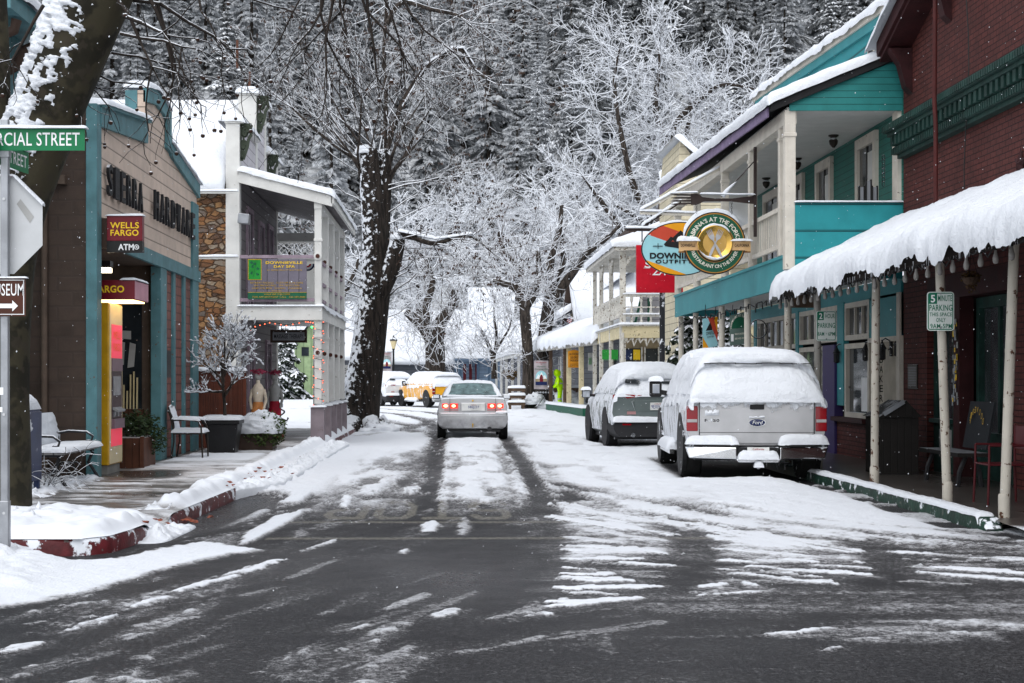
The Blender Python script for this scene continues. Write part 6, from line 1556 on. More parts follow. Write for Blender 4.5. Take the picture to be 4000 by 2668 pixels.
for k in range(4):
 y=758.5+k*11;mb.prism([fq(2701,y),fq(2701,y+6),fq(2640,y+6.5+(k-1.5)*1.2),fq(2619,y+4+(k-1.5)*1.2),fq(2640,y+.5+(k-1.5)*1.2)],(0,.03,0))
mb.build('fork','rusty_iron',fk)
mb=MB();mb.bar(fq(2950,575),fq(2950,925),.045,.05);mb.bar(fq(2949,627),fq(2818,770),.02,.02);mb.build('strut','rusty_iron',fk)
mb=MB();a,b=fq(2822,768),fq(2880,705);
for(pa,pb,w_,t_)in((fq(2622,755),fq(2720,752),.05,.028),(fq(2738,758),fq(2945,762),.05,.03)):snow_slab(mb,pa+Vector((0,-.03,0)),pb+Vector((0,-.03,0)),pb+Vector((0,.05,0)),pa+Vector((0,.05,0)),t=t_,nu=40,nv=9,edge=.03,seed=6)
mb.tube([a,a.lerp(b,.3)+Vector((0,0,.02)),b],[.045,.035,.008],8);mb.build('bracket_snow','snow',fk,smooth=180)
for px,py0,py1 in((2721,800,838),(2858,788,842)):
 mb=MB();n_=6
 for k in range(n_):
  c=fq(px,py0+(py1-py0)*(k+.5)/n_);h_=(py1-py0)*k_/n_*.62;o_=(k%2)
  mb.tube([c+Vector((.012*math.cos(t)*(1-o_),.012*math.cos(t)*o_,h_*math.sin(t)))for t in[i*math.pi/5 for i in range(11)]],.004,5)
 mb.build('chain','black_iron',fk)
# oval outfitters sign
OY=30.0;ok=OY/6000.
of=thing('outfitters_sign','oval red blue and orange outfitters sign with black mountain','sign',at(2658,1076,OY))
OC=at(2658,972,OY)
def opt(dx,dy,y=0.):return Vector((OC.x+dx*ok,OY+y,OC.z-dy*ok))
el=[(153*math.cos(2*math.pi*i/72),105*math.sin(2*math.pi*i/72))for i in range(72)]
mb=MB();mb.prism([opt(x,y)for x,y in el],(0,.05,0));mb.build('backing','black_ink',of)
def clip(poly,a,b,c):
 r=[]
 for i in range(len(poly)):
  p,q=poly[i],poly[(i+1)%len(poly)];fp_,fq_=a*p[0]+b*p[1]-c,a*q[0]+b*q[1]-c
  if fp_<=0:r.append(p)
  if fp_*fq_<0:t_=fp_/(fp_-fq_);r.append((p[0]+(q[0]-p[0])*t_,p[1]+(q[1]-p[1])*t_))
 return r
ei=[(x*.972,y*.962)for x,y in el]
sl_=.36
def stripe(lo,hi):
 p=ei
 if lo is not None:p=clip(p,sl_,-1,-lo)
 if hi is not None:p=clip(p,-sl_,1,hi)
 return p
for nm,m_,lo,hi in(('top_stripe','out_orange',None,-66),('red_stripe','out_red',-66,-10),('blue_stripe','out_blue',-10,92),('bottom_stripe','out_orange',92,None)):
 P_=stripe(lo,hi);mb=MB();mb.add([opt(x,y,-.003)for x,y in P_],[tuple(range(len(P_)))]);mb.build(nm,m_,of)
mb=MB();mt=[(-65,-18),(-38,-48),(-30,-44),(0,-72),(18,-58),(40,-30),(60,-18),(90,-2),(60,2),(20,4),(-20,-4),(-60,-10)]
mb.prism([opt(x,y,-.004)for x,y in mt],(0,-.006,0));mb.bar(opt(-108,-11,-.008),opt(-70,-11,-.008),.025,.01);mb.bar(opt(-88,-22,-.008),opt(-88,0,-.008),.02,.01)
ctext(mb,'DOWNIEVILLE',opt(0,27,-.004),X_,24*ok,Z_,w=240*ok,bold=.045,thick=.006);ctext(mb,'OUTFITTERS',opt(2,50,-.004),X_,15*ok,Z_,w=200*ok,bold=.04,space=1.25,thick=.006)
mb.build('black_print','black_ink',of)
mb=MB();mb.add([opt(x,y,-.012)for x,y in((-30,-34),(-36,-26),(-30,-30),(-24,-26))],[(0,1,2,3)]);mb.add([opt(x,y,-.012)for x,y in((2,-54),(-6,-40),(2,-46),(8,-34),(12,-40))],[(0,1,2,3,4)]);mb.build('summit_glow','out_red',of)
n=50;P=np.zeros((n,9,3))
for i in range(n):
 a=R(172-150*i/(n-1));th=.05*math.sin(math.pi*i/(n-1))**.5*(.6+.6*vn1(i*.35,7.))
 for j in range(9):v=j/8;P[i,j]=(OC.x+153*ok*math.cos(a),OY-.006+.062*v,OC.z+105*ok*math.sin(a)+th*math.sin(math.pi*v)**.6)
mb=MB();mb.grid(P);mb.build('snow_cap','snow',of,smooth=180)
ob=thing('sign_bracket','white triangular pipe bracket carrying the oval sign','bracket',at(2880,840,OY+.4))
q=lambda px,py:at(px,py,OY+.03)
for a,b in(((2500,832),(2780,842)),((2503,828),(2850,640))):
 mb=MB();mb.bar(q(*a),q(*b),.05);mb.build('tube','cream_trim',ob)
mb=MB();mb.bar(q(2447,898),q(2600,900),.04);mb.bar(q(2505,890),q(2660,790),.03);mb.build('rod','rusty_iron',ob)
mb=MB()
for a,b in(((2500,829),(2780,839)),((2503,825),(2850,637)),((2447,895),(2560,896)),((2510,884),(2660,787))):snow_slab(mb,q(*a)+Vector((0,-.03,.02)),q(*b)+Vector((0,-.03,.02)),q(*b)+Vector((0,.04,.02)),q(*a)+Vector((0,.04,.02)),t=.045,nu=50,nv=9,edge=.035,seed=9)
mb.build('bracket_snow','snow',ob,smooth=180)
for px,y0,y1 in((2546,842,872),(2508,902,945)):
 mb=MB();mb.cyl(q(px,y0),q(px,y1),.012,n=6);mb.build('chain','black_iron',ob)
# red square sign on its pole
rd=thing('red_square_sign','plain red square sign with white italic letters on a black pole','sign',at(2590,1450,38.4))
A=at(2486,1143,38.);B=at(2668,957,38.);mb=MB();mb.box(A.x,B.x,38.,38.12,A.z,B.z);mb.build('panel','pizza_red',rd)
mb=MB();q=lambda px,py:at(px,py,37.998)
text(mb,'S',q(2517,1046),q(2545,1046)-q(2517,1046),Vector((.03,0,.16)),bold=.02);text(mb,'ZA',q(2547,1075),q(2600,1075)-q(2547,1075),Vector((.05,0,.18)),bold=.02);mb.bar(q(2514,1047),q(2540,1047),.012,.01);mb.build('lettering','white_ink',rd)
mb=MB();x=at(2590,0,38.06).x;mb.cyl((x,38.2,0),(x,38.2,A.z+.3),.07,n=12);mb.build('pole','black_pole',rd,smooth=40)
# two small painted boards and a bare wheel rim under the balcony
hs_=thing('small_outfitters_sign','small square copy of the striped outfitters sign under the balcony','sign',at(2773,1353,32))
A=at(2745,1352,32.);B=at(2803,1236,32.);w_=B.x-A.x;h=B.z-A.z;tl=.02
def hp(u,v,y=0):return Vector((A.x+w_*u,32.+y,A.z+h*v-.05*(1-u)))
mb=MB();mb.prism([hp(0,0),hp(1,0),hp(1,1),hp(0,1)],(0,.03,0));mb.build('board','out_blue',hs_)
mb=MB();mb.add([hp(.35,1,-.003),hp(.72,1,-.003),hp(1,.45,-.003),hp(1,.15,-.003)],[(0,1,2,3)]);mb.build('red_stripe','out_red',hs_)
mb=MB();mb.add([hp(.72,1,-.004),hp(1,1,-.004),hp(1,.45,-.004)],[(0,1,2)]);mb.add([hp(0,.38,-.004),hp(0,0,-.004),hp(.4,0,-.004)],[(0,1,2)]);mb.build('orange_corner','out_orange',hs_)
mb=MB();mb.add([hp(u,v,-.006)for u,v in((.2,.58),(.42,.78),(.5,.85),(.6,.7),(.66,.56))],[(0,1,2,3,4)]);text(mb,'DOWNIEVILLE',hp(.22,.42,-.004),hp(.78,.36)-hp(.22,.36),Vector((0,0,h*.12)),bold=.02);text(mb,'OUTFITTERS',hp(.28,.32,-.004),hp(.75,.3)-hp(.28,.3),Vector((0,0,h*.06)));mb.build('black_print','black_ink',hs_)
hs2=thing('small_restaurant_sign','small grey green restaurant board with mug and arched lettering','sign',at(2890,1345,29.6))
A=at(2852,1343,29.6);B=at(2926,1214,29.6);w_=B.x-A.x;h=B.z-A.z
def hq(u,v,y=0):return Vector((A.x+w_*u,29.6+y,A.z+h*v-.03*(1-u)))
mb=MB();M('board_grey_green',(.10,.15,.13),rough=.6);mb.prism([hq(0,0),hq(1,0),hq(1,1),hq(0,.9),],(0,.04,0));mb.build('board','board_grey_green',hs2)
mb=MB();n=18;mb.add([hq(.5,.5,-.003)]+[hq(.5+.42*math.cos(math.pi*i/n),.5+.34*math.sin(math.pi*i/n),-.003)for i in range(n+1)],[(0,i+1,i+2)for i in range(n)]);mb.build('dark_arch','sab_green',hs2)
mb=MB();mb.v=[];ss="SABRINA'S AT THE FORKS"
for i,ch_ in enumerate(ss):
 if ch_==' ':continue
 a=math.pi*(1-(i+.5)/len(ss));c=hq(.5+.46*math.cos(a),.5+.38*math.sin(a),-.002);text(mb,ch_,c+Vector((-.012,0,-.02)),(.022,0,0),(0,0,.045))
for k,s_ in enumerate(('BREAKFAST LUNCH DINNER','BEER AND WINE')):text(mb,s_,hq(.25,.30-.14*k,-.002),hq(.78,0)-hq(.25,0),Vector((0,0,.035)))
mb.build('lettering','letter_cream',hs2)
mb=MB();mb.box(hq(.05,0).x,hq(.18,0).x,29.59,29.6,hq(0,.12).z,hq(0,.34).z);mb.build('cup_motif','white_ink',hs2);mb=MB();mb.box(hq(.83,0).x,hq(.94,0).x,29.59,29.6,hq(0,.3).z,hq(0,.5).z);mb.build('beer_motif','out_orange',hs2)
for t_,nm in((hs_,32.),(hs2,29.6)):
 for x in((4.85+.5 if nm==32. else 5.42),)*1:
  pass
wr=thing('wheel_rim','bare black bicycle wheel rim hung beside the small restaurant board','wheel',at(2962,1322,29.2))
c=at(2962,1285,29.0);mb=MB();mb.tube([c+Vector((.165*math.cos(t),.02*math.sin(2*t),.175*math.sin(t)))for t in[i*math.pi/24 for i in range(49)]],.011,6,cap=False);mb.build('rim','black_iron',wr)
mb=MB()
for k in range(18):a=k*math.pi/9;mb.bar(c,c+Vector((.165*math.cos(a),0,.175*math.sin(a))),.002)
mb.build('spokes','steel',wr)
for(px,y0,y1,Y)in((2755,1190,1238,32.),(2795,1190,1234,32.),(2862,1190,1226,29.6),(2918,1180,1215,29.6)):
 mb=MB();mb.cyl(at(px,y1,Y+.01),at(px,y0,Y+.01),.007,n=5);mb.build('chain','black_iron',hs_ if Y==32. else hs2)
ch_=thing('cream_house','weathered cream and white corner house with turned balcony rails','house',(6.2,52,.1))
CX,CY0,CY1,CW=5.32,47.9,57.5,7.2
mb=MB();mb.box(CW,CW+6,CY0+1.6,CY1,0,5.7);mb.build('wall','cream_lap',ch_)
mb=MB();mb.box(CX-.02,CW+4,CY0-.02,CY0+.1,2.74,3.10);mb.box(CX-.04,CX+.06,CY0+.1,CY1,2.74,3.10);mb.build('balcony_fascia','weathered_cream',ch_)
mb=MB();mb.box(CX+.06,CW+4,CY0+.1,CY1,2.98,3.08);mb.build('balcony_floor','weathered_white',ch_)
mb=MB();mb.box(CX-.1,CW+4,CY0-.1,CY0+.12,3.10,3.15);mb.box(CX-.1,CX+.1,CY0+.12,CY1,3.10,3.15);mb.build('ledge','weathered_white',ch_)
mb=MB();snow_slab(mb,(CX-.1,CY0-.12,3.15),(CW+4,CY0-.12,3.15),(CW+4,CY0+.12,3.15),(CX-.1,CY0+.12,3.15),t=.07,nu=50,nv=10,edge=.05,seed=51);snow_slab(mb,(CX-.12,CY0,3.15),(CX+.1,CY0,3.15),(CX+.1,CY1,3.15),(CX-.12,CY1,3.15),t=.07,nu=10,nv=50,edge=.05,seed=52);snow_slab(mb,(CX+.1,CY0+.1,3.1),(CW,CY0+.1,3.1),(CW,CY1,3.1),(CX+.1,CY1,3.1),t=.14,nu=30,nv=30,edge=.1,seed=53);mb.build('ledge_snow','snow',ch_,smooth=180)
for x,y,w_ in((CX,CY0,.18),(CX,51.4,.14),(CX,54.8,.14),(CX,57.3,.14),(CX+2.0,CY0,.14)):
 mb=MB();mb.box(x-w_/2,x+w_/2,y,y+w_,0,5.45);mb.build('corner_post','weathered_white',ch_,bev=.01)
def turned(mb,x,y,z0,z1,r=.04):
 h=z1-z0;mb.lathe((x,y,z0),[(r,0),(r,.12*h),(r*.55,.18*h),(r*1.2,.4*h),(r*.6,.62*h),(r*.5,.8*h),(r,.86*h),(r,h)],8)
mb=MB();mb.box(CX,CX+4,CY0+.03,CY0+.11,4.02,4.10);mb.box(CX,CX+4,CY0+.03,CY0+.11,3.40,3.47);mb.box(CX-.04,CX+.04,CY0+.2,CY1,4.02,4.10);mb.box(CX-.04,CX+.04,CY0+.2,CY1,3.40,3.47);mb.box(CX,CX+4,CY0+.04,CY0+.10,3.68,3.72);mb.build('rail','weathered_white',ch_)
mb=MB()
for k in range(10):turned(mb,CX+.28+k*.30,CY0+.07,3.16,4.02,.05)
for k in range(34):turned(mb,CX,CY0+.4+k*.27,3.47,4.02,.04)
mb.build('balusters','weathered_white',ch_,smooth=60)
mb=MB();snow_slab(mb,(CX,CY0+.0,4.10),(CX+4,CY0+.0,4.10),(CX+4,CY0+.14,4.10),(CX,CY0+.14,4.10),t=.08,nu=40,nv=9,edge=.05,seed=54);snow_slab(mb,(CX,CY0+.0,3.47),(CX+4,CY0+.0,3.47),(CX+4,CY0+.13,3.47),(CX,CY0+.13,3.47),t=.05,nu=40,nv=9,edge=.04,seed=55);mb.build('rail_snow','snow',ch_,smooth=180)
mb=MB();mb.prism([(CX-.3,CY0-.3,5.45),(CW+6,CY0-.3,5.45),(CW+6,CY1+.3,5.45),(CX-.3,CY1+.3,5.45)],(0,0,.14));mb.build('eaves','weathered_white',ch_)
mb=MB()
snow_slab(mb,(CX-.35,CY0-.35,5.6),(CW+6,CY0-.35,5.6),(CW+6,CY0+2.6,6.5),(CX+1.6,CY0+2.6,6.5),t=.18,nu=40,nv=20,edge=.12,seed=56,drop=(0,0,.06,0));snow_slab(mb,(CX-.35,CY1+.3,5.6),(CX-.35,CY0-.35,5.6),(CX+1.6,CY0+2.6,6.5),(CX+1.6,CY1-2,6.5),t=.18,nu=40,nv=20,edge=.12,seed=57,drop=(0,0,.06,0));mb.build('roof_snow','snow',ch_,smooth=180)
mb=MB();mb.prism([(CX+.3,CY0+1,5.6),(CW+6,CY0+1,5.6),(CW+6,CY1,5.6),(CX+.3,CY1,5.6)],(0,0,.7));mb.build('roof','brown_beam',ch_)
# gingerbread under the eaves
mb=MB()
for x0,y0,x1,y1 in((CX+.1,CY0+.05,CX+.55,CY0+.05),(CX,CY0+.25,CX,CY0+.8),(CX,51.4,CX,50.8),(CX,51.55,CX,52.1),(CX,54.8,CX,54.2)):
 mb.tube([(x0,y0,5.0),(x0+(x1-x0)*.25,y0+(y1-y0)*.25,5.25),(x1,y1,5.40)],[.05,.08,.04],6)
mb.build('gingerbread','weathered_white',ch_)
for x0,x1,z0,z1,m_ in((7.25,7.7,3.1,5.1,'dark_green'),):pass
mb=MB();mb.bar((CX+1.05,CY0+1.55,5.3),(CX+.55,CY0+1.55,3.2),.16,.06);mb.bar((CX+1.0,CY0+1.5,4.05),(CX+1.0,CY0+1.5,3.2),.30,.06);mb.build('green_boards','dark_green',ch_)
mb=MB();mb.prism([(CX+.6,CY0+1.7,3.1),(CX+1.1,CY0+1.7,5.4),(CW,CY0+1.7,5.4),(CW,CY0+1.7,3.1)],(0,.1,0));mb.build('upper_siding','white_lap',ch_)
mb=MB();mb.box(CX+1.5,CW+4,CY0+1.62,CY0+1.7,3.1,5.4);mb.build('upper_wall','cream_lap',ch_)
mb=MB();mb.box(CX+.25,CW+4,CY0+2.2,CY0+2.3,0,2.8);mb.build('shop_wall','tan_wall',ch_)
for x0,x1 in((5.6,6.15),(6.3,6.7),(6.9,7.3)):
 w_=MB();w_.box(x0,x1,CY0+2.17,CY0+2.2,.9 if x0<6.8 else .1,2.45);f=w_.build('shop_window','dark_glass',ch_)
 k2=MB();k2.box(x0-.05,x0,CY0+2.14,CY0+2.2,.8,2.5);k2.box(x1,x1+.05,CY0+2.14,CY0+2.2,.8,2.5);k2.box(x0,x1,CY0+2.14,CY0+2.19,1.6,1.66);k2.build('frame','weathered_white',f)
mb=MB()
for k in range(9):x=CX+.1+k*.2;mb.tube([(x,CY0+.04,2.74),(x+.05,CY0+.04,2.6-.1*(k%2)),(x+.15,CY0+.04,2.72)],[.05,.04,.03],5)
mb.build('peeling_valance','weathered_white',ch_)
for k,(px,m_)in enumerate(((2402,'sign_green'),(2455,'postbox_blue'),(2488,'yellow_ink'),(2366,'sign_green'))):
 A=at(px-14,1408,49.4);B=at(px+13,1366,49.4);mb=MB();n=9
 mb.add([(A.x+(B.x-A.x)*i/n,49.4,B.z)for i in range(n+1)]+[(A.x+(B.x-A.x)*i/n,49.4,A.z+.05*(i%2))for i in range(n+1)],[(i,i+1,n+2+i,n+1+i)for i in range(n)])
 tag(mb.build('paper_flag',m_),'cut paper flag in %s strung under the cream balcony'%('bright green','blue','yellow','green at the far end')[k],'paper flag','paper flags strung under the balcony')
mb=MB();mb.tube([(CX-.02,CY0-.06,2.9),(CX-.03,CY0-.07,1.5),(CX-.02,CY0-.06,.1)],.05,8);mb.build('downpipe','weathered_white',ch_)
# yellow gabled house and the big snowy roof behind the turquoise balcony
yg=thing('yellow_wall_house','pale yellow house with white snow roof behind the turquoise balcony','house',(8,44,0))
mb=MB();mb.prism([(6.15,42,0),(6.15,42,7.0),(6.25,42,8.0),(7.6,42,6.0),(7.6,42,0)],(0,3.6,0));mb.build('wall','cream_lap',yg)
mb=MB();snow_slab(mb,(6.05,41.8,8.05),(6.05,45.8,8.05),(9.2,45.8,5.4),(9.2,41.8,5.4),t=.2,nu=20,nv=30,edge=.12,seed=58);mb.build('roof_snow','snow',yg,smooth=180)
bh=thing('snowy_roof_house','large plain house with broad white roof behind the balcony posts','house',(12,52,0))
mb=MB();mb.box(7.6,20,50.2,60,0,3.8);mb.build('wall','slate_lap',bh)
mb=MB();mb.prism([(7.5,50,3.8),(7.5,55,8.8),(7.5,60,3.8)],(13,0,0));mb.build('roof','brown_beam',bh)
mb=MB();snow_slab(mb,(7.4,49.7,3.65),(20.5,49.7,3.65),(20.5,55,8.85),(7.4,55,8.85),t=.22,nu=40,nv=40,edge=.15,seed=59);mb.build('roof_snow','snow',bh,smooth=180)
def car_paint(name,col,metal=.5,rough=.35,side=.0,top=0.,hi_z=9.,hi_amt=0.,low=0.):
 """paint with snow blown on to the left flank (side) and hanging from the upper edge (hi_z)"""
 t=NT(name);b=t.b
 n1=t.noise(2.2,4);c=t.mix(t.smooth(n1,.3,.7),tuple(k*.88 for k in col),tuple(min(1,k*1.08)for k in col))
 z=t.sep(t.pos())[2];nv=t.sep(t.nrm())
 dirt=t.math('MULTIPLY',t.math('SUBTRACT',1.,t.smooth(z,.25,.75)),t.smooth(t.noise(7.,5,.7),.35,.7))
 c=t.mix(t.math('MULTIPLY',dirt,.55),c,(.10,.095,.09))
 big=t.noise(6.5,6,.62);fine=t.noise(40.,4,.65)
 nn=t.math('ADD',t.math('MULTIPLY',big,.8),t.math('MULTIPLY',fine,.2))
 f=t.smooth(nn,.665,.70)
 f=t.math('MULTIPLY',f,low)
 if side:
  yv=t.sep(t.pos())
  st=t.noise(1.,5,.6,vec=t.comb(t.math('MULTIPLY',yv[1],7.),t.math('MULTIPLY',yv[0],7.),t.math('MULTIPLY',z,2.4)))
  g=t.smooth(t.math('ADD',t.math('MULTIPLY',st,.7),t.math('MULTIPLY',fine,.3)),.56-side*.14,.60-side*.14)
  f=t.math('MAXIMUM',f,t.math('MULTIPLY',g,t.smooth(t.math('MULTIPLY',nv[0],-1.),.45,.75)))
 if hi_amt:
  g=t.smooth(t.math('ADD',t.math('ADD',t.math('MULTIPLY',big,.45),t.math('MULTIPLY',fine,.25)),t.math('MULTIPLY',t.math('SUBTRACT',z,hi_z),hi_amt)),.40,.46)
  f=t.math('MAXIMUM',f,g)
 if top:f=t.math('MAXIMUM',f,t.smooth(t.math('ADD',nv[2],t.math('MULTIPLY',t.math('SUBTRACT',nn,.5),1.2)),.75-top*.4,.85-top*.4))
 c=t.mix(f,c,SNOWC);t.put(b.inputs['Base Color'],c)
 t.put(b.inputs['Metallic'],t.math('MULTIPLY',t.math('SUBTRACT',1.,f),metal));t.put(b.inputs['Roughness'],t.math('ADD',rough,t.math('MULTIPLY',f,.45)))
 t.put(b.inputs['Coat Weight'],t.math('MULTIPLY',t.math('SUBTRACT',1.,f),.5));b.inputs['Coat Roughness'].default_value=.12
 t.bump(t.math('ADD',f,t.math('MULTIPLY',fine,t.math('MULTIPLY',f,.8))),.6,.02);MATS[name]=t.m
car_paint('pickup_silver',(.44,.44,.45),.45,.38,side=.95,hi_z=1.02,hi_amt=1.1,low=.8)
car_paint('suv_sage',(.13,.16,.155),.35,.36,side=.75,hi_z=1.10,hi_amt=.6,low=.6)
car_paint('saloon_silver',(.42,.42,.43),.45,.34,side=.0,low=.25,top=.12)
car_paint('pickup_yellow',(.72,.34,.01),.0,.4,side=.05,hi_z=1.12,hi_amt=1.2,low=.5)
car_paint('suv_white',(.62,.63,.64),.1,.4,side=.8,low=.6,hi_z=1.2,hi_amt=.6)
car_paint('car_grey',(.20,.24,.28),.3,.4,side=.4,low=.5,hi_z=.9,hi_amt=1.)
car_paint('pickup_teal',(.01,.15,.17),.1,.4,side=.2,low=.3,hi_z=1.05,hi_amt=2.)
M('tyre',(.012,.012,.012),rough=.85,var=.3,bump=.4,bs=50,stick=.04)
M('rim_alloy',(.25,.25,.26),rough=.45,metal=.6,stick=.14)
M('trim_black',(.014,.014,.015),rough=.55,bump=.15,bs=80,stick=.03)
M('trim_dark',(.022,.022,.024),rough=.6,bump=.2,bs=80,dirt=.4)
M('chrome',(.62,.63,.65),rough=.16,metal=1.,bump=.04,dirt=.25,stick=.02)
M('lens_red',(.24,.004,.009),rough=.12,coat=.6,bump=.05,stick=.04)
M('lens_clear',(.36,.34,.34),rough=.15,coat=.5,bump=.1,bs=70)
M('brake_lit',(.9,.03,.02),rough=.25,bump=0,emit=(1,.035,.02,1),es=1.3)
M('brake_core',(1,.5,.3),rough=.3,bump=0,emit=(1,.30,.14,1),es=7.)
M('lens_pink',(.40,.22,.22),rough=.2,coat=.5,bump=.05)
M('frost_glass',(.10,.155,.16),rough=.25,var=.45,vs=6,bump=.25,bs=25,spec=.6)
M('plate_white',(.60,.60,.58),rough=.4,bump=.03);M('plate_blue',(.02,.035,.16),rough=.4,bump=0)
M('badge_blue',(.006,.014,.07),rough=.25,coat=.5,bump=0)
M('mirror_glass',(.55,.57,.6),rough=.06,metal=1.,bump=0)
M('gold_metal',(.7,.42,.05),rough=.3,metal=.8)
def loft(mb,st,cap0=True,cap1=True):
 """st: list of (y, half profile [(x,z)...] from bottom centre to top centre)"""
 rings=[]
 for y,hp_ in st:
  ring=[(x,y,z)for x,z in hp_]+[(-x,y,z)for x,z in hp_[::-1][1:-1]]
  rings.append(ring)
 n=len(rings[0]);vs=[p for r in rings for p in r];fs=[]
 for i in range(len(rings)-1):
  for j in range(n):k=(j+1)%n;fs.append((i*n+j,(i+1)*n+j,(i+1)*n+k,i*n+k))
 if cap0:fs.append(tuple(range(n)))
 if cap1:fs.append(tuple(range((len(rings)-1)*n,len(rings)*n))[::-1])
 mb.add(vs,fs);return mb
def hull(y,zb,zm,zt,wb,wm,wt,cr=.02,rr=.05):
 return(y,[(0,zb),(wb-.08,zb),(wb,zb+.06),(wm,zm),((wm+wt)/2+.012,(zm+zt)/2),(wt,zt-rr),(wt-rr*.3,zt-rr*.3),(wt-rr,zt),(wt*.5,zt+cr*.8),(0,zt+cr)])
def wheel(root,x,y,r,w,side,nm='wheel'):
 t_=MB();o=1 if side>0 else-1
 t_.lathe((x,y,r),[(r*.62,-w/2),(r*.9,-w/2),(r*.985,-w*.42),(r,-w*.3),(r,w*.3),(r*.985,w*.42),(r*.9,w/2),(r*.62,w/2)],28,'x')
 wo2=t_.build(nm,'tyre',root,smooth=35)
 m_=MB();m_.lathe((x,y,r),[(r*.64,-w*.46),(r*.60,-w*.49),(r*.15,-w*.44),(r*.13,-w*.48),(.01,-w*.48),(.01,w*.48),(r*.13,w*.48),(r*.15,w*.44),(r*.60,w*.49),(r*.64,w*.46)],24,'x');m_.build('rim','rim_alloy',wo2,smooth=30)
def snow_shell(st,nu=70,nv=150,amp=.02,seed=0,low=.05,pw=2.6):
 """thick rounded snow over a car: stations (y, ztop, zbot, wbot, wtop); superelliptic section"""
 st=np.array(st,float);s=np.concatenate([[0],np.cumsum(np.hypot(np.diff(st[:,0]),np.diff(st[:,1]))+1e-6)])
 q=np.linspace(0,s[-1],nv);S_=[np.interp(q,s,st[:,k])for k in range(5)]
 u=np.linspace(-1,1,nu);P=np.zeros((nv,nu,3))
 for i in range(nv):
  y,zt,zb,wb,wt=(S_[k][i]for k in range(5))
  a=u*math.pi/2;hh=np.abs(np.cos(a))**(2/pw);xx=np.sign(np.sin(a))*np.abs(np.sin(a))**(2/pw)
  wd=wb+(wt-wb)*hh
  P[i,:,0]=xx*wd;P[i,:,1]=y;P[i,:,2]=zb+(zt-zb)*hh
 du=np.gradient(P,axis=1);dv=np.gradient(P,axis=0);n=np.cross(du,dv);n/=(np.linalg.norm(n,axis=-1,keepdims=True)+1e-9)
 A=np.arange(nv)[:,None]*(s[-1]/nv)+0*u[None,:];B=np.cumsum(np.linalg.norm(du,axis=-1),axis=1)
 h=amp*2*(fbm(A*5,B*5,seed,4)-.5)+amp*.7*(fbm(A*18,B*18,seed+3,3)-.5)
 sgn=np.sign(n[...,2].mean())or 1
 P+=n*sgn*h[...,None]
 edge=(np.abs(u)[None,:]>.96)*low;P[...,2]-=edge*(fbm(A*6,B*0+np.sign(u)[None,:]*3,seed+8,3)*1.6)
 return P
def plate(root,x,y,z,txt,w=.305,h=.152):
 mb=MB();mb.box(x-w/2,x+w/2,y-.012,y,z-h/2,z+h/2);p=mb.build('number_plate','plate_white',root)
 if txt:
  mb=MB();text(mb,txt,(x-w*.43,y-.012,z-h*.32),(w*.86,0,0),(0,0,h*.52),bold=.01);mb.build('plate_number','plate_blue',p)
  mb=MB();ctext(mb,'California',(x,y-.012,z+h*.33),(1,0,0),h*.17,(0,0,1),w=w*.42);mb.build('plate_state','lens_red',p)
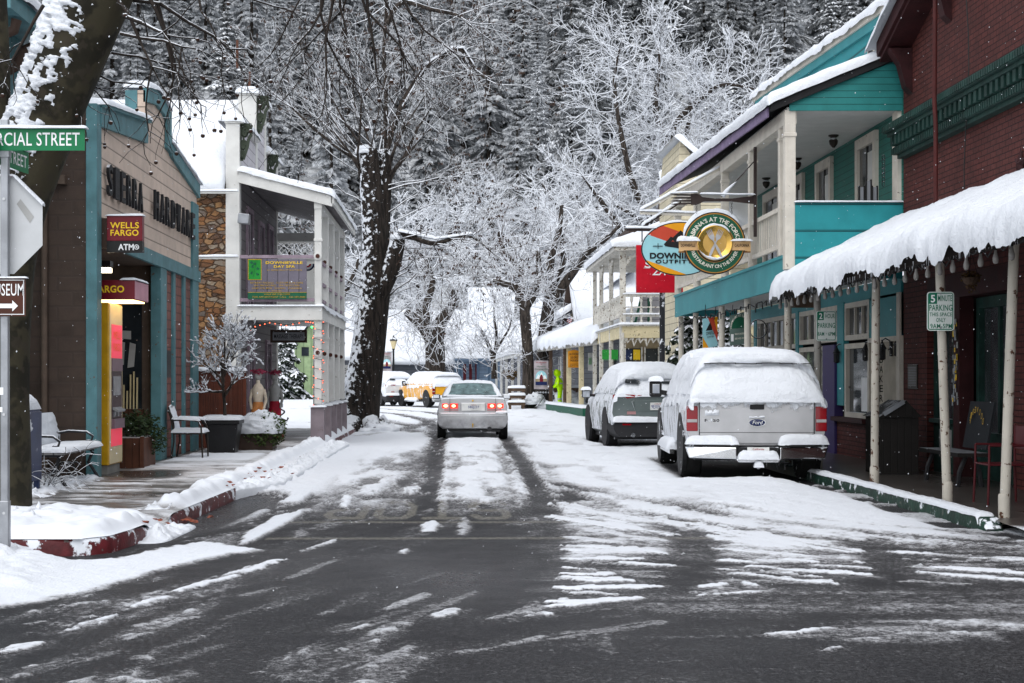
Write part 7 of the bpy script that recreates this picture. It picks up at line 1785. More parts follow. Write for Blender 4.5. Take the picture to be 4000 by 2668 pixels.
def pickup(name,lab,paint,detail=True,canopy=True,snow=True):
 r=thing(name,lab,'pickup truck',(0,0,0))
 mb=MB()
 loft(mb,[hull(.13,.52,.85,1.19,.93,.985,.955),hull(.6,.50,.85,1.19,.95,.99,.965),hull(2.05,.46,.82,1.19,.95,.99,.965),hull(2.1,.42,.80,1.17,.95,.985,.95),hull(4.3,.42,.80,1.16,.95,.985,.94),hull(5.3,.45,.8,1.10,.93,.965,.90),hull(5.62,.48,.78,1.0,.86,.90,.82)])
 mb.build('body',paint,r,smooth=38)
 mb=MB()
 if canopy:loft(mb,[hull(.16,1.18,1.20,1.24,.93,.93,.90,.0,.02),hull(.46,1.18,1.35,1.74,.94,.91,.76,.02),hull(.62,1.18,1.35,1.80,.94,.91,.75,.03),hull(2.06,1.18,1.35,1.80,.94,.91,.75,.03)])
 else:loft(mb,[hull(.3,1.0,1.0,1.02,.8,.8,.8,.0,.02),hull(1.9,1.0,1.0,1.02,.8,.8,.8,.0,.02)])
 mb.build('canopy' if canopy else 'bed_floor',paint if canopy else 'trim_dark',r,smooth=38)
 mb=MB();loft(mb,[hull(2.10,1.15,1.35,1.80,.94,.91,.74,.03),hull(2.25,1.15,1.35,1.86,.94,.91,.74,.03),hull(3.5,1.15,1.35,1.86,.94,.91,.73,.03),hull(4.0,1.15,1.3,1.60,.94,.91,.78,.03),hull(4.55,1.12,1.14,1.17,.92,.92,.88,.0,.02)]);mb.build('cab',paint,r,smooth=38)
 for sx in(-1,1):
  for y in(.0+1.02,4.72):
   mb=MB();mb.lathe((sx*.965,y,.50),[(.001,-.03),(.47,-.03),(.47,.03),(.001,.03)],28,'x');mb.build('wheel_arch','trim_black',r)
   wheel(r,sx*.845,y,.385,.28,sx)
  mb=MB();mb.box(sx*.825,sx*.985,.118,.17,.72,1.075);tl=mb.build('tail_light','lens_red',r,bev=.012)
  mb=MB();mb.box(sx*.835,sx*.978,.112,.13,.845,.89);mb.build('reversing_lens','lens_clear',tl,bev=.004)
  if snow:mb=MB();mb.grid(np.array([[(sx*.89+.10*math.cos(a)*(1-.0*b),.10+.05*(1-math.sin(b)),1.06+.14*math.sin(a)**.6*(.85+.25*vn1(a*2,b))*math.sin(b)**.5)for b in np.linspace(.05,1.5,6)]for a in np.linspace(0.001,math.pi-.001,14)]));mb.build('lens_snow','snow',tl,smooth=180)
  mb=MB();mb.box(sx*1.12-.10,sx*1.12+.10,3.86,4.0,1.16,1.42);mo=mb.build('wing_mirror','trim_black',r,bev=.03)
  mb=MB();mb.bar((sx*.93,3.95,1.22),(sx*1.05,3.95,1.24),.08);mb.build('mirror_arm','trim_black',mo)
  mb=MB();mb.box(sx*1.12-.055,sx*1.12+.06,3.852,3.86,1.22,1.37);mb.build('mirror_glass','mirror_glass',mo,bev=.003)
  if snow:mb=MB();snow_slab(mb,(sx*1.12-.11,3.84,1.42),(sx*1.12+.11,3.84,1.42),(sx*1.12+.11,4.02,1.42),(sx*1.12-.11,4.02,1.42),t=.10,nu=16,nv=14,edge=.09);mb.build('mirror_snow','snow',mo,smooth=180)
 mb=MB();mb.box(-.80,.80,.085,.13,.545,1.155);tg=mb.build('tailgate',paint,r,bev=.012)
 mb=MB();mb.box(-.80,.80,.081,.086,.70,.706);mb.build('tailgate_crease','trim_dark',tg)
 mb=MB();mb.box(-.81,-.801,.10,.12,.55,1.17);mb.build('panel_gap','trim_black',tg);mb=MB();mb.box(.801,.81,.10,.12,.55,1.17);mb.build('panel_gap','trim_black',tg)
 mb=MB();mb.box(-.10,.10,.070,.086,1.03,1.10);mb.build('tailgate_handle','trim_black',tg,bev=.012)
# stepped chrome bumper
 mb=MB()
 for sx in(-1,1):mb.prism([(sx*1.0,.10,.50),(sx*.30,-.06,.50),(sx*.30,-.06,.33),(sx*.95,.06,.34)],(0,.10,0))
 mb.prism([(-.32,-.07,.335),(.32,-.07,.335),(.28,-.07,.285),(-.28,-.07,.285)],(0,.10,0));bm=mb.build('bumper','chrome',r,bev=.015)
 mb=MB()
 for sx in(-1,1):mb.prism([(sx*1.0,.11,.50),(sx*.28,-.07,.50),(sx*.28,.1,.50),(sx*.98,.3,.50)],(0,0,.035))
 mb.box(-.29,.29,-.03,.1,.335,.50);mb.build('bumper_pad','trim_black',bm,bev=.008)
 plate(r,0,-.035,.425,'')
 mb=MB();ctext(mb,'California',(0,-.049,.475),(1,0,0),.028,(0,0,1),w=.16);mb.build('plate_state','lens_red',r)
 mb=MB();mb.box(-.85,.85,.3,5.4,.30,.47);mb.box(-.05,.05,-.02,.3,.24,.31);mb.build('chassis','trim_dark',r)
 mb=MB();mb.cyl((.0,-.06,.20),(.0,-.06,.34),.022,n=10);mb.ball((0,-.06,.24),.04);mb.build('tow_ball','trim_black',r)
 if detail:
  mb=MB();mb.lathe((0,.082,.845),[(.115,0),(.115,-.008),(.10,-.014),(.001,-.016)],32,'y');mb.v=[(x*1.0,y,.845+(z-.845)*.44)for x,y,z in mb.v];bd=mb.build('maker_badge','badge_blue',tg,smooth=30)
  mb=MB();n=48;v=[]
  for i in range(n):
   a=2*math.pi*i/n
   for q in(1.,.9):v.append((.122*q*math.cos(a),.067,.845+.056*q*math.sin(a)))
  mb.add(v,[(2*i,2*i+1,(2*i+3)%(2*n),(2*i+2)%(2*n))for i in range(n)]);text(mb,'Ford',(-.068,.066,.820),(.135,0,0),(.016,0,.052),bold=.01);mb.build('badge_lettering','chrome',bd)
  mb=MB();text(mb,'F-150',(-.735,.084,.853),(.21,0,0),(0,0,.042),bold=.03,lift=.004);mb.build('model_lettering','trim_black',tg)
  mb=MB();text(mb,'F-150',(-.741,.084,.848),(.222,0,0),(0,0,.052),bold=.06,lift=.001);mb.build('model_outline','chrome',tg)
  for(x,z,w_,h_,d)in((-.63,.955,.20,.075,.04),(0,.915,.22,.03,.03)):
   mb=MB();P=np.zeros((18,9,3))
   for i in range(18):
    for j in range(9):s_=i/17*2-1;v_=j/8;P[i,j]=(x+s_*w_/2,.084-d*(.6+.5*vn1(i*.6,z*9))*math.sin(math.pi*v_)*max(0,1-s_*s_)**.4,z-.01+h_*v_*(.6+.7*vn1(i*.9,x)))
   mb.grid(P);mb.build('stuck_snow','snow',tg,smooth=180)
 if snow:
  c_=1. if canopy else .0
  P=snow_shell([(.04,1.13,1.12,.90,.88),(.06,1.25,1.12,.97,.91),(.17,1.45,1.12,.985,.84),(.27,1.60,1.12,.99,.79),(.31,1.655,1.12,.99,.78),(.335,1.675,1.12,.99,.79),(.305,1.69,1.12,.99,.79),(.30,1.74,1.12,.99,.79),(.335,1.82,1.12,.99,.785),(.44,1.88,1.12,.985,.775),(.7,1.90,1.12,.98,.76),(2.1,1.90,1.12,.98,.76),(2.3,1.95,1.12,.98,.76),(3.5,1.95,1.12,.98,.75),(4.05,1.68,1.1,.97,.78),(4.6,1.27,1.06,.96,.85),(5.3,1.19,1.0,.93,.82),(5.65,1.03,.92,.86,.7)],nu=110,nv=240,amp=.024,seed=3,low=.10,pw=5.5)if canopy else snow_shell([(.10,1.19,1.15,.92,.9),(.14,1.26,1.1,.95,.93),(1.9,1.28,1.1,.96,.93),(2.02,1.40,1.1,.96,.82),(2.15,1.80,1.12,.96,.76),(2.3,1.95,1.12,.98,.76),(3.5,1.95,1.12,.98,.75),(4.05,1.68,1.1,.97,.78),(4.6,1.27,1.06,.96,.85),(5.3,1.19,1.0,.93,.82),(5.65,1.03,.92,.86,.7)],nu=70,nv=160,amp=.02,seed=5,low=.08)
  mb=MB();mb.grid(P);mb.build('snow_blanket','snow',r,smooth=180)
  mb=MB()
  for k,(x0,x1)in enumerate(((-1.0,-.27),(.30,1.0))):snow_slab(mb,(x0,-.03+.10*(k==0),.535),(x1,-.03+.10*(k==1),.535),(x1,.17,.535),(x0,.17,.535),t=.145,nu=30,nv=14,edge=.10,seed=60+k,amp=.12,over=.02)
  snow_slab(mb,(-.27,-.11,.33),(.27,-.11,.33),(.27,.08,.33),(-.27,.08,.33),t=.11,nu=24,nv=12,edge=.07,seed=63,amp=.5);snow_slab(mb,(-.05,-.12,.22),(.05,-.12,.22),(.05,-.02,.22),(-.05,-.02,.22),t=.13,nu=10,nv=10,edge=.05);mb.build('bumper_snow','snow',bm,smooth=180)
  mb=MB();snow_slab(mb,(-1.06,2.3,.36),(-1.06,3.9,.36),(-.88,3.9,.36),(-.88,2.3,.36),t=.16,nu=30,nv=12,edge=.08,seed=64);mb.build('running_board_snow','snow',r,smooth=180)
  mb=MB();mb.bar((-1.0,2.25,.33),(-1.0,4.0,.33),.07);mb.build('running_board','chrome',r)
  if canopy:
   mb=MB();q=random.Random(4);x=-.72
   while x<.72:w_=q.uniform(.05,.2);mb.obox((x+w_/2,.268+.012*q.random(),1.682+.006*math.sin(x*9)),(w_*1.05,.05,.012));x+=w_
   mb.build('bare_edge','trim_black',r)
 return r
def suv(name,lab,paint,txt,snow=True):
 r=thing(name,lab,'suv',(0,0,0));mb=MB()
 loft(mb,[hull(.02,.50,.75,1.10,.84,.90,.84,.0),hull(.12,.36,.75,1.14,.88,.925,.86),hull(1.0,.30,.72,1.12,.88,.925,.86),hull(3.3,.28,.7,1.08,.88,.925,.86),hull(4.2,.32,.7,.98,.86,.90,.82),hull(4.55,.38,.66,.86,.76,.80,.7)]);mb.build('body',paint,r,smooth=38)
 mb=MB();loft(mb,[hull(.14,1.08,1.12,1.16,.84,.83,.80,.0,.02),hull(.48,1.08,1.25,1.60,.85,.82,.66,.02),hull(.62,1.08,1.25,1.66,.85,.82,.64,.02),hull(2.6,1.08,1.25,1.68,.85,.82,.62,.03),hull(3.0,1.05,1.2,1.5,.85,.82,.66,.02),hull(3.55,1.02,1.04,1.08,.84,.82,.76,.0,.02)]);mb.build('cabin',paint,r,smooth=38)
 mb=MB();loft(mb,[hull(-.04,.26,.42,.56,.82,.88,.86,.0),hull(.5,.24,.42,.58,.88,.94,.90,.0)]);bm=mb.build('bumper','trim_dark',r,smooth=38)
 mb=MB();mb.prism([(-.42,.015,.76),(.42,.015,.76),(.50,.005,.98),(.44,.02,1.02),(-.44,.02,1.02),(-.50,.005,.98)],(0,.03,0));mb.build('tailgate_recess',paint,r,bev=.01)
 for sx in(-1,1):
  for y in(.92,3.60):
   mb=MB();mb.lathe((sx*.905,y,.44),[(.001,-.03),(.42,-.03),(.42,.03),(.001,.03)],28,'x');mb.build('wheel_arch','trim_dark',r);wheel(r,sx*.80,y,.35,.23,sx)
  mb=MB();mb.prism([(sx*.88,.10,.98),(sx*.50,-.006,1.06),(sx*.30,-.006,1.085),(sx*.30,-.006,1.115),(sx*.62,-.004,1.125),(sx*.87,.10,1.12)],(0,.06,0));mb.build('tail_light','lens_red',r)
  mb=MB();mb.box(sx*.96,sx*1.14,2.95,3.05,1.02,1.20);mo=mb.build('wing_mirror','trim_black',r,bev=.03);mb=MB();mb.box(sx*.97,sx*1.125,2.942,2.95,1.035,1.165);mb.build('mirror_glass','mirror_glass',mo);mb=MB();mb.bar((sx*.82,3.0,1.07),(sx*.98,3.,1.08),.06);mb.build('mirror_arm','trim_black',mo)
  if snow:mb=MB();snow_slab(mb,(sx*1.05-.10,2.93,1.19),(sx*1.05+.10,2.93,1.19),(sx*1.05+.10,3.07,1.19),(sx*1.05-.10,3.07,1.19),t=.09,nu=14,nv=12,edge=.07);mb.build('mirror_snow','snow',mo,smooth=180)
  mb=MB();mb.box(sx*.70,sx*.52,-.055,-.03,.50,.53);mb.build('reflector','lens_red',bm)
 plate(r,.03,-.002,.885,txt)
 mb=MB();mb.box(-.60,-.42,-.008,.0,.72,.78);mb.build('sticker','lens_pink',r)
 mb=MB();mb.cyl((-.48,-.06,.30),(-.48,.1,.30),.045,n=14);mb.build('exhaust','chrome',r);
 mb=MB();mb.box(-.8,.8,.3,4.2,.2,.34);mb.build('chassis','trim_black',r)
 mb=MB();mb.prism([(-.62,.28,1.36),(-.36,.26,1.34),(-.30,.30,1.40),(-.40,.32,1.43),(-.60,.33,1.44)],(0,.03,0));mb.prism([(.10,.29,1.36),(.62,.28,1.30),(.62,.32,1.38),(.16,.31,1.40)],(0,.03,0));mb.v=[(x,y-.13,z)for x,y,z in mb.v];rw=mb.build('rear_window','dark_glass',r)
 if snow:
  P=snow_shell([(-.01,1.08,1.06,.80,.78),(.02,1.17,1.04,.88,.82),(.12,1.26,1.03,.89,.78),(.20,1.36,1.03,.89,.72),(.27,1.42,1.03,.89,.70),(.20,1.45,1.03,.89,.70),(.20,1.55,1.03,.89,.69),(.27,1.66,1.03,.89,.68),(.42,1.74,1.03,.89,.67),(.7,1.79,1.03,.89,.66),(2.6,1.81,1.03,.89,.64),(3.05,1.60,1.0,.88,.68),(3.6,1.18,.98,.88,.78),(4.2,1.07,.9,.86,.76),(4.58,.9,.8,.78,.66)],nu=90,nv=200,amp=.022,seed=13,low=.08,pw=4.2)
  mb=MB();mb.grid(P);mb.build('snow_blanket','snow',r,smooth=180)
  mb=MB();snow_slab(mb,(-.88,-.07,.56),(.88,-.07,.56),(.88,.12,.56),(-.88,.12,.56),t=.12,nu=50,nv=14,edge=.08,seed=70,amp=.3);mb.build('bumper_snow','snow',bm,smooth=180)
 return r
def saloon(name,lab,paint,txt,lit,snow):
 r=thing(name,lab,'car',(0,0,0));mb=MB()
 loft(mb,[hull(.03,.42,.68,.985,.76,.82,.76,.015),hull(.10,.32,.66,1.0,.80,.84,.775,.02),hull(.8,.24,.62,1.02,.81,.85,.78,.02),hull(2.9,.22,.6,.95,.81,.85,.78,.02),hull(3.9,.26,.58,.84,.80,.83,.72),hull(4.3,.34,.55,.70,.70,.74,.62)]);mb.build('body',paint,r,smooth=38)
 mb=MB();loft(mb,[hull(.62,.98,1.00,1.035,.74,.73,.66,.01,.02),hull(.85,.98,1.06,1.16,.75,.735,.62,.02,.04),hull(1.25,.98,1.12,1.355,.755,.72,.53,.03,.06),hull(1.5,.98,1.12,1.385,.755,.71,.52,.035,.06),hull(2.3,.96,1.12,1.375,.755,.71,.52,.03,.06),hull(2.8,.94,1.05,1.16,.75,.71,.58,.02,.04),hull(3.2,.92,.93,.96,.74,.73,.68,.0,.02)]);mb.build('cabin',paint,r,smooth=40)
 ins=lambda a,b,t_:tuple(a[k]+(b[k]-a[k])*t_ for k in range(3))
 a,b,c,d=(-.66,.66,1.055),(.66,.66,1.055),(.475,1.19,1.335),(-.475,1.19,1.335)
 P=np.zeros((15,9,3))
 for i in range(15):
  for j in range(9):
   u_,v_=i/14,j/8;p=np.array(a)*(1-u_)*(1-v_)+np.array(b)*u_*(1-v_)+np.array(c)*u_*v_+np.array(d)*(1-u_)*v_;s_=2*u_-1;p[1]-=.035*(1-s_*s_)+.012;p[2]+=.022*(1-s_*s_)+.012;P[i,j]=p
 mb=MB();mb.grid(P);mb.build('rear_window','frost_glass',r,smooth=180)
 for sx in(-1,1):
  mb=MB();mb.quad((sx*.738,1.15,1.05),(sx*.738,2.7,1.0),(sx*.60,2.35,1.31),(sx*.61,1.4,1.31));mb.v=[(x+sx*.012,y,z)for x,y,z in mb.v];mb.build('side_window','dark_glass',r)
 bp_=MB();loft(bp_,[hull(-.07,.30,.48,.64,.72,.80,.76,.0,.03),hull(-.045,.28,.48,.655,.78,.845,.80,.0,.03),hull(.25,.26,.48,.66,.80,.86,.82,.0,.03)]);bm=bp_.build('bumper',paint,r,smooth=38)
 mb=MB();mb.box(-.77,.77,-.082,-.06,.585,.60);mb.build('bumper_strip',paint,bm,bev=.006)
 mb=MB();mb.box(-.66,.66,.0,.4,.20,.29);mb.build('underside','trim_black',r)
 for sx in(-1,1):
  mb=MB();mb.prism([(sx*.755,.035,.70),(sx*.345,.005,.70),(sx*.345,.005,.885),(sx*.745,.035,.885)],(0,.05,0));tl=mb.build('tail_light','lens_pink',r,bev=.006)
  for x0,x1 in((.36,.55),(.565,.735)):
   mb=MB();mb.prism([(sx*x0,-.004+.03*(x0>.5),.765),(sx*x1,.012+.012*(x0>.5),.765),(sx*x1,.012+.012*(x0>.5),.872),(sx*x0,-.004+.03*(x0>.5),.872)],(0,.015,0));bl2=mb.build('brake_lens','brake_lit' if lit else 'lens_red',tl)
   if lit:mb=MB();mb.ball((sx*(x0+x1)/2,-.004+.012,.82),.035,12,8,(1.5,.4,1));mb.build('lamp_core','brake_core',bl2,smooth=180)
  mb=MB();mb.box(sx*.80,sx*.985,2.48,2.62,.955,1.075);mo=mb.build('wing_mirror',paint if sx>0 else 'trim_black',r,bev=.03);mb=MB();mb.box(sx*.83,sx*.975,2.472,2.48,.975,1.06);mb.build('mirror_glass','mirror_glass',mo)
  for y in(.86,3.48):
   mb=MB();mb.lathe((sx*.832,y,.36),[(.001,-.025),(.35,-.025),(.35,.025),(.001,.025)],26,'x');mb.build('wheel_arch','trim_black',r);wheel(r,sx*.745,y,.295,.19,sx)
  mb=MB();mb.box(sx*.545,sx*.552,-.001,.05,.665,1.0);mb.build('boot_gap','trim_dark',r)
 mb=MB();mb.box(-.29,.31,.002,.03,.69,.895);mb.build('plate_recess','saloon_silver' if lit else paint,r,bev=.02)
 mb=MB();mb.box(-.27,.29,-.003,.004,.705,.88);mb.build('plate_surround','plate_white',r,bev=.004)
 plate(r,.02,-.004,.795,txt)
 mb=MB();mb.lathe((0,.008,.945),[(.022,0),(.022,-.008),(.012,-.01)],12,'y');mb.build('boot_badge','gold_metal',r)
 if lit:
  mb=MB();mb.tube([(0,-.085,.40),(0,-.095,.36),(0,-.085,.31)],.012,8);mb.ball((0,-.09,.375),.02);mb.build('tow_hook','gold_metal',bm)
  mb=MB();mb.cyl((.40,-.10,.27),(.40,.2,.27),.055,n=16);mb.build('exhaust','trim_dark',r)
 if snow:
  mb=MB()
  if lit:
   n,m=60,30;P=np.zeros((n,m,3))
   for i in range(n):
    for j in range(m):
     x=-.545+1.09*i/(n-1);y=1.19+1.25*j/(m-1);e=min(1,(.545-abs(x))/.07+.02,j/4.+.03,(m-1-j)/4.+.03);base=1.355+.035*(1-(x/.53)**2)+(-.018 if j==0 else 0)-.10*max(0,1-j/3.)*.2
     P[i,j]=(x,y,base-.015+(.055*(.3+1.1*vn1(x*7+9,y*6)))*max(0,e)**.5)
   mb.grid(P);snow_slab(mb,(-.60,.60,1.04),(.62,.60,1.04),(.62,.70,1.06),(-.60,.70,1.06),t=.035,nu=60,nv=9,edge=.03,amp=1.1,seed=5)
   for sx in(-1,1):snow_slab(mb,(sx*.60,.64,1.06),(sx*.70,.64,1.04),(sx*.56,1.2,1.32),(sx*.50,1.2,1.34),t=.03,nu=10,nv=24,edge=.03,amp=1.,seed=7)
   snow_slab(mb,(.56,-.06,.655),(.86,-.0,.655),(.86,.2,.655),(.56,.1,.655),t=.05,nu=16,nv=12,edge=.05,amp=.6,seed=6)
  else:
   mb.grid(snow_shell([(.03,1.0,.96,.74,.7),(.08,1.06,.95,.78,.74),(.6,1.09,.95,.79,.74),(1.25,1.42,.96,.78,.58),(1.5,1.46,.96,.78,.56),(2.3,1.45,.95,.78,.56),(2.85,1.2,.9,.78,.62),(3.2,1.03,.88,.78,.68),(3.9,.92,.8,.76,.66),(4.3,.76,.68,.66,.56)],nu=50,nv=90,amp=.02,seed=23))
  mb.build('roof_snow','snow',r,smooth=180)
 return r
def park(r,x,y,deg,z=0.):r.location=(x,y,z);r.rotation_euler=(0,0,R(deg));return r
park(pickup('parked_pickup','silver pickup with canopy buried in snow parked by the green kerb','pickup_silver'),4.30,21.62,-3.,.02)
park(suv('parked_suv','sage green suv under deep snow parked ahead of the silver pickup','suv_sage','9EXF614'),4.16,31.35,2.5,.03)
park(saloon('silver_saloon','silver two door saloon driving away with lit brake lights','saloon_silver','5BSJ237',True,True),.49,36.85,0.)
park(pickup('yellow_pickup','yellow and white pickup with snow capped canopy beyond the saloon','pickup_yellow',False),-.12,73.8,24.,.05).scale=(.88,.88,.9)
park(suv('white_suv','white suv thick with snow parked ahead of the yellow pickup','suv_white',''),-2.55,77.5,22.,.05).scale=(.95,.95,.98)
park(saloon('grey_car','small blue grey car with snowy roof near the lamp post','car_grey','',False,True),-4.3,86.,35.,.05)
park(pickup('teal_pickup','teal pickup on the snowy lot seen beneath the porch','pickup_teal',False,False),-13.0,112.,22.,-.02).scale=(.9,.9,.95)
# ================== TREES
M('bark_dark',(.045,.036,.030),rough=.9,var=.35,pat='bark',bump=.9,bd=.04,snow=.9,thr=.62,ns=7.)
M('bark_stick',(.021,.016,.013),rough=.9,var=.35,pat='bark',bump=1.,bd=.05,snow=.95,thr=.62,ns=19.,stick=.14,lee=.16)
M('bark_sycamore',(.017,.015,.009),rough=.85,var=.3,pat='patch',col2=(.036,.031,.018),bump=.3,bs=12,bd=.02,snow=.95,thr=.42,ns=9.)
M('twig',(.050,.040,.034),rough=.9,var=.3,bump=0,snow=1.,thr=.0,ns=12.)
M('twig_dark',(.022,.017,.014),rough=.9,var=.3,bump=0,snow=.9,thr=.62,ns=30.)
M('twig_frost',(.22,.20,.19),rough=.9,var=.3,bump=0,snow=1.,thr=-.40,ns=10.)
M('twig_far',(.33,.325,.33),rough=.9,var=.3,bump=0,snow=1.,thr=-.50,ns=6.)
M('needle_a',(.29,.30,.307),rough=.9,var=.5,vs=.6,bump=0)  # hillside haze put into paler needle colours, here and below
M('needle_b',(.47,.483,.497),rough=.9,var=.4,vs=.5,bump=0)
M('needle_c',(.54,.553,.567),rough=.9,var=.35,vs=.5,bump=0)  # palest needles for the farthest trees, haze in the colour
M('needle_near',(.022,.032,.020),rough=.9,var=.5,vs=2.,bump=0)
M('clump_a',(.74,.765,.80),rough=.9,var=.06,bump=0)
M('clump_b',(.62,.64,.665),rough=.9,var=.08,bump=0)  # hillside snow toned down, haze softening its contrast in the colour
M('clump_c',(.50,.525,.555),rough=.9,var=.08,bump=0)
M('seed_ball',(.035,.018,.012),rough=.9,bump=.6,bs=40,snow=1.,thr=.45)
M('dead_leaf',(.055,.034,.026),rough=.9,var=.4,bump=0,snow=.8,thr=.75)
def let_light_through(name,f):
 """thin sprays pass part of the light on, as needles and powder snow do"""
 t=MATS[name].node_tree;b=t.nodes['Principled BSDF'];tr=t.nodes.new('ShaderNodeBsdfTranslucent');mx=t.nodes.new('ShaderNodeMixShader');mx.inputs[0].default_value=f
 t.links.new(b.inputs['Base Color'].links[0].from_socket,tr.inputs[0]);t.links.new(b.outputs[0],mx.inputs[1]);t.links.new(tr.outputs[0],mx.inputs[2])
 t.links.new(mx.outputs[0],t.nodes['Material Output'].inputs[0])
for n_ in('needle_a','needle_b','needle_c','clump_b','clump_c'):let_light_through(n_,.5)
class Twigs:
 """branches as thin tubes gathered in numpy: fast for tens of thousands of twigs"""
 def __init__(s):s.P=[];s.Q=[];s.r0=[];s.r1=[]
 def seg(s,p,q,r0,r1):s.P.append(p);s.Q.append(q);s.r0.append(r0);s.r1.append(r1)
 def mesh(s,name,mat,n=3,rmin=0.):
  P=np.array([tuple(p)for p in s.P]);Q=np.array([tuple(p)for p in s.Q]);r0=np.maximum(np.array(s.r0),rmin);r1=np.maximum(np.array(s.r1),rmin)
  d=Q-P;L=np.linalg.norm(d,axis=1,keepdims=True)+1e-9;d=d/L
  up=np.where(np.abs(d[:,2:3])>.95,np.array([[1.,0,0]]),np.array([[0,0,1.]]))
  a=np.cross(d,up);a/=np.linalg.norm(a,axis=1,keepdims=True);b=np.cross(a,d)
  V=[];k=len(P)
  for i in range(n):
   t=2*math.pi*i/n+math.pi/2
   o=a*math.cos(t)+b*math.sin(t);V.append(P+o*r0[:,None]);V.append(Q+o*r1[:,None])
  V=np.stack(V,1).reshape(-1,3);base=np.arange(k)[:,None]*(2*n);F=[]
  for i in range(n):
   j=(i+1)%n;F.append(base+np.array([[2*i,2*i+1,2*j+1,2*j]]))
  return np_mesh(name,V,np.concatenate(F),mat,True)
def rot_about(v,axis,ang):return Matrix.Rotation(ang,3,axis)@v
def grow(tw,p,d,L,r,depth,q,spread=.75,droop=0.,seg=3,kink=.22,shrink=.72,kids=(2,3),up=.06,minr=.006,leafcb=None,limbs=None):
 """recursive bough"""
 if depth==0 or r<minr:
  if leafcb:leafcb(p,d)
  return
 pts=[p.copy()];rad=[r];dd=d.copy()
 for k in range(seg):
  dd=(dd+Vector((q.gauss(0,kink),q.gauss(0,kink),q.gauss(0,kink)+up-droop))).normalized()
  p2=p+dd*(L/seg);r2=r*(1-.32*(k+1)/seg)
  if limbs is not None and r>limbs[1]:pass
  else:tw.seg(p,p2,rad[-1],r2)
  p=p2;pts.append(p.copy());rad.append(r2)
  if k and depth>1 and q.random()<.55:
   ax=dd.orthogonal();ax=rot_about(ax,dd,q.uniform(0,6.28));nd=rot_about(dd,ax,q.uniform(.5,1.1)*spread*1.2)
   grow(tw,p,nd,L*q.uniform(.45,.75),r2*.55,depth-1,q,spread,droop,seg,kink,shrink,kids,up,minr,leafcb,limbs)
 if limbs is not None and r>limbs[1]:limbs[0].tube(pts,rad,10 if r>.12 else 7)
 n=q.randint(*kids);ph=q.uniform(0,6.28)
 for k in range(n):
  ax=rot_about(dd.orthogonal(),dd,ph+k*6.28/n+q.uniform(-.4,.4));nd=rot_about(dd,ax,q.uniform(.35,1.)*spread)
  grow(tw,p,nd,L*shrink*q.uniform(.8,1.15),rad[-1]*(.72 if n<3 else .62),depth-1,q,spread,droop,seg,kink,shrink,kids,up,minr,leafcb,limbs)
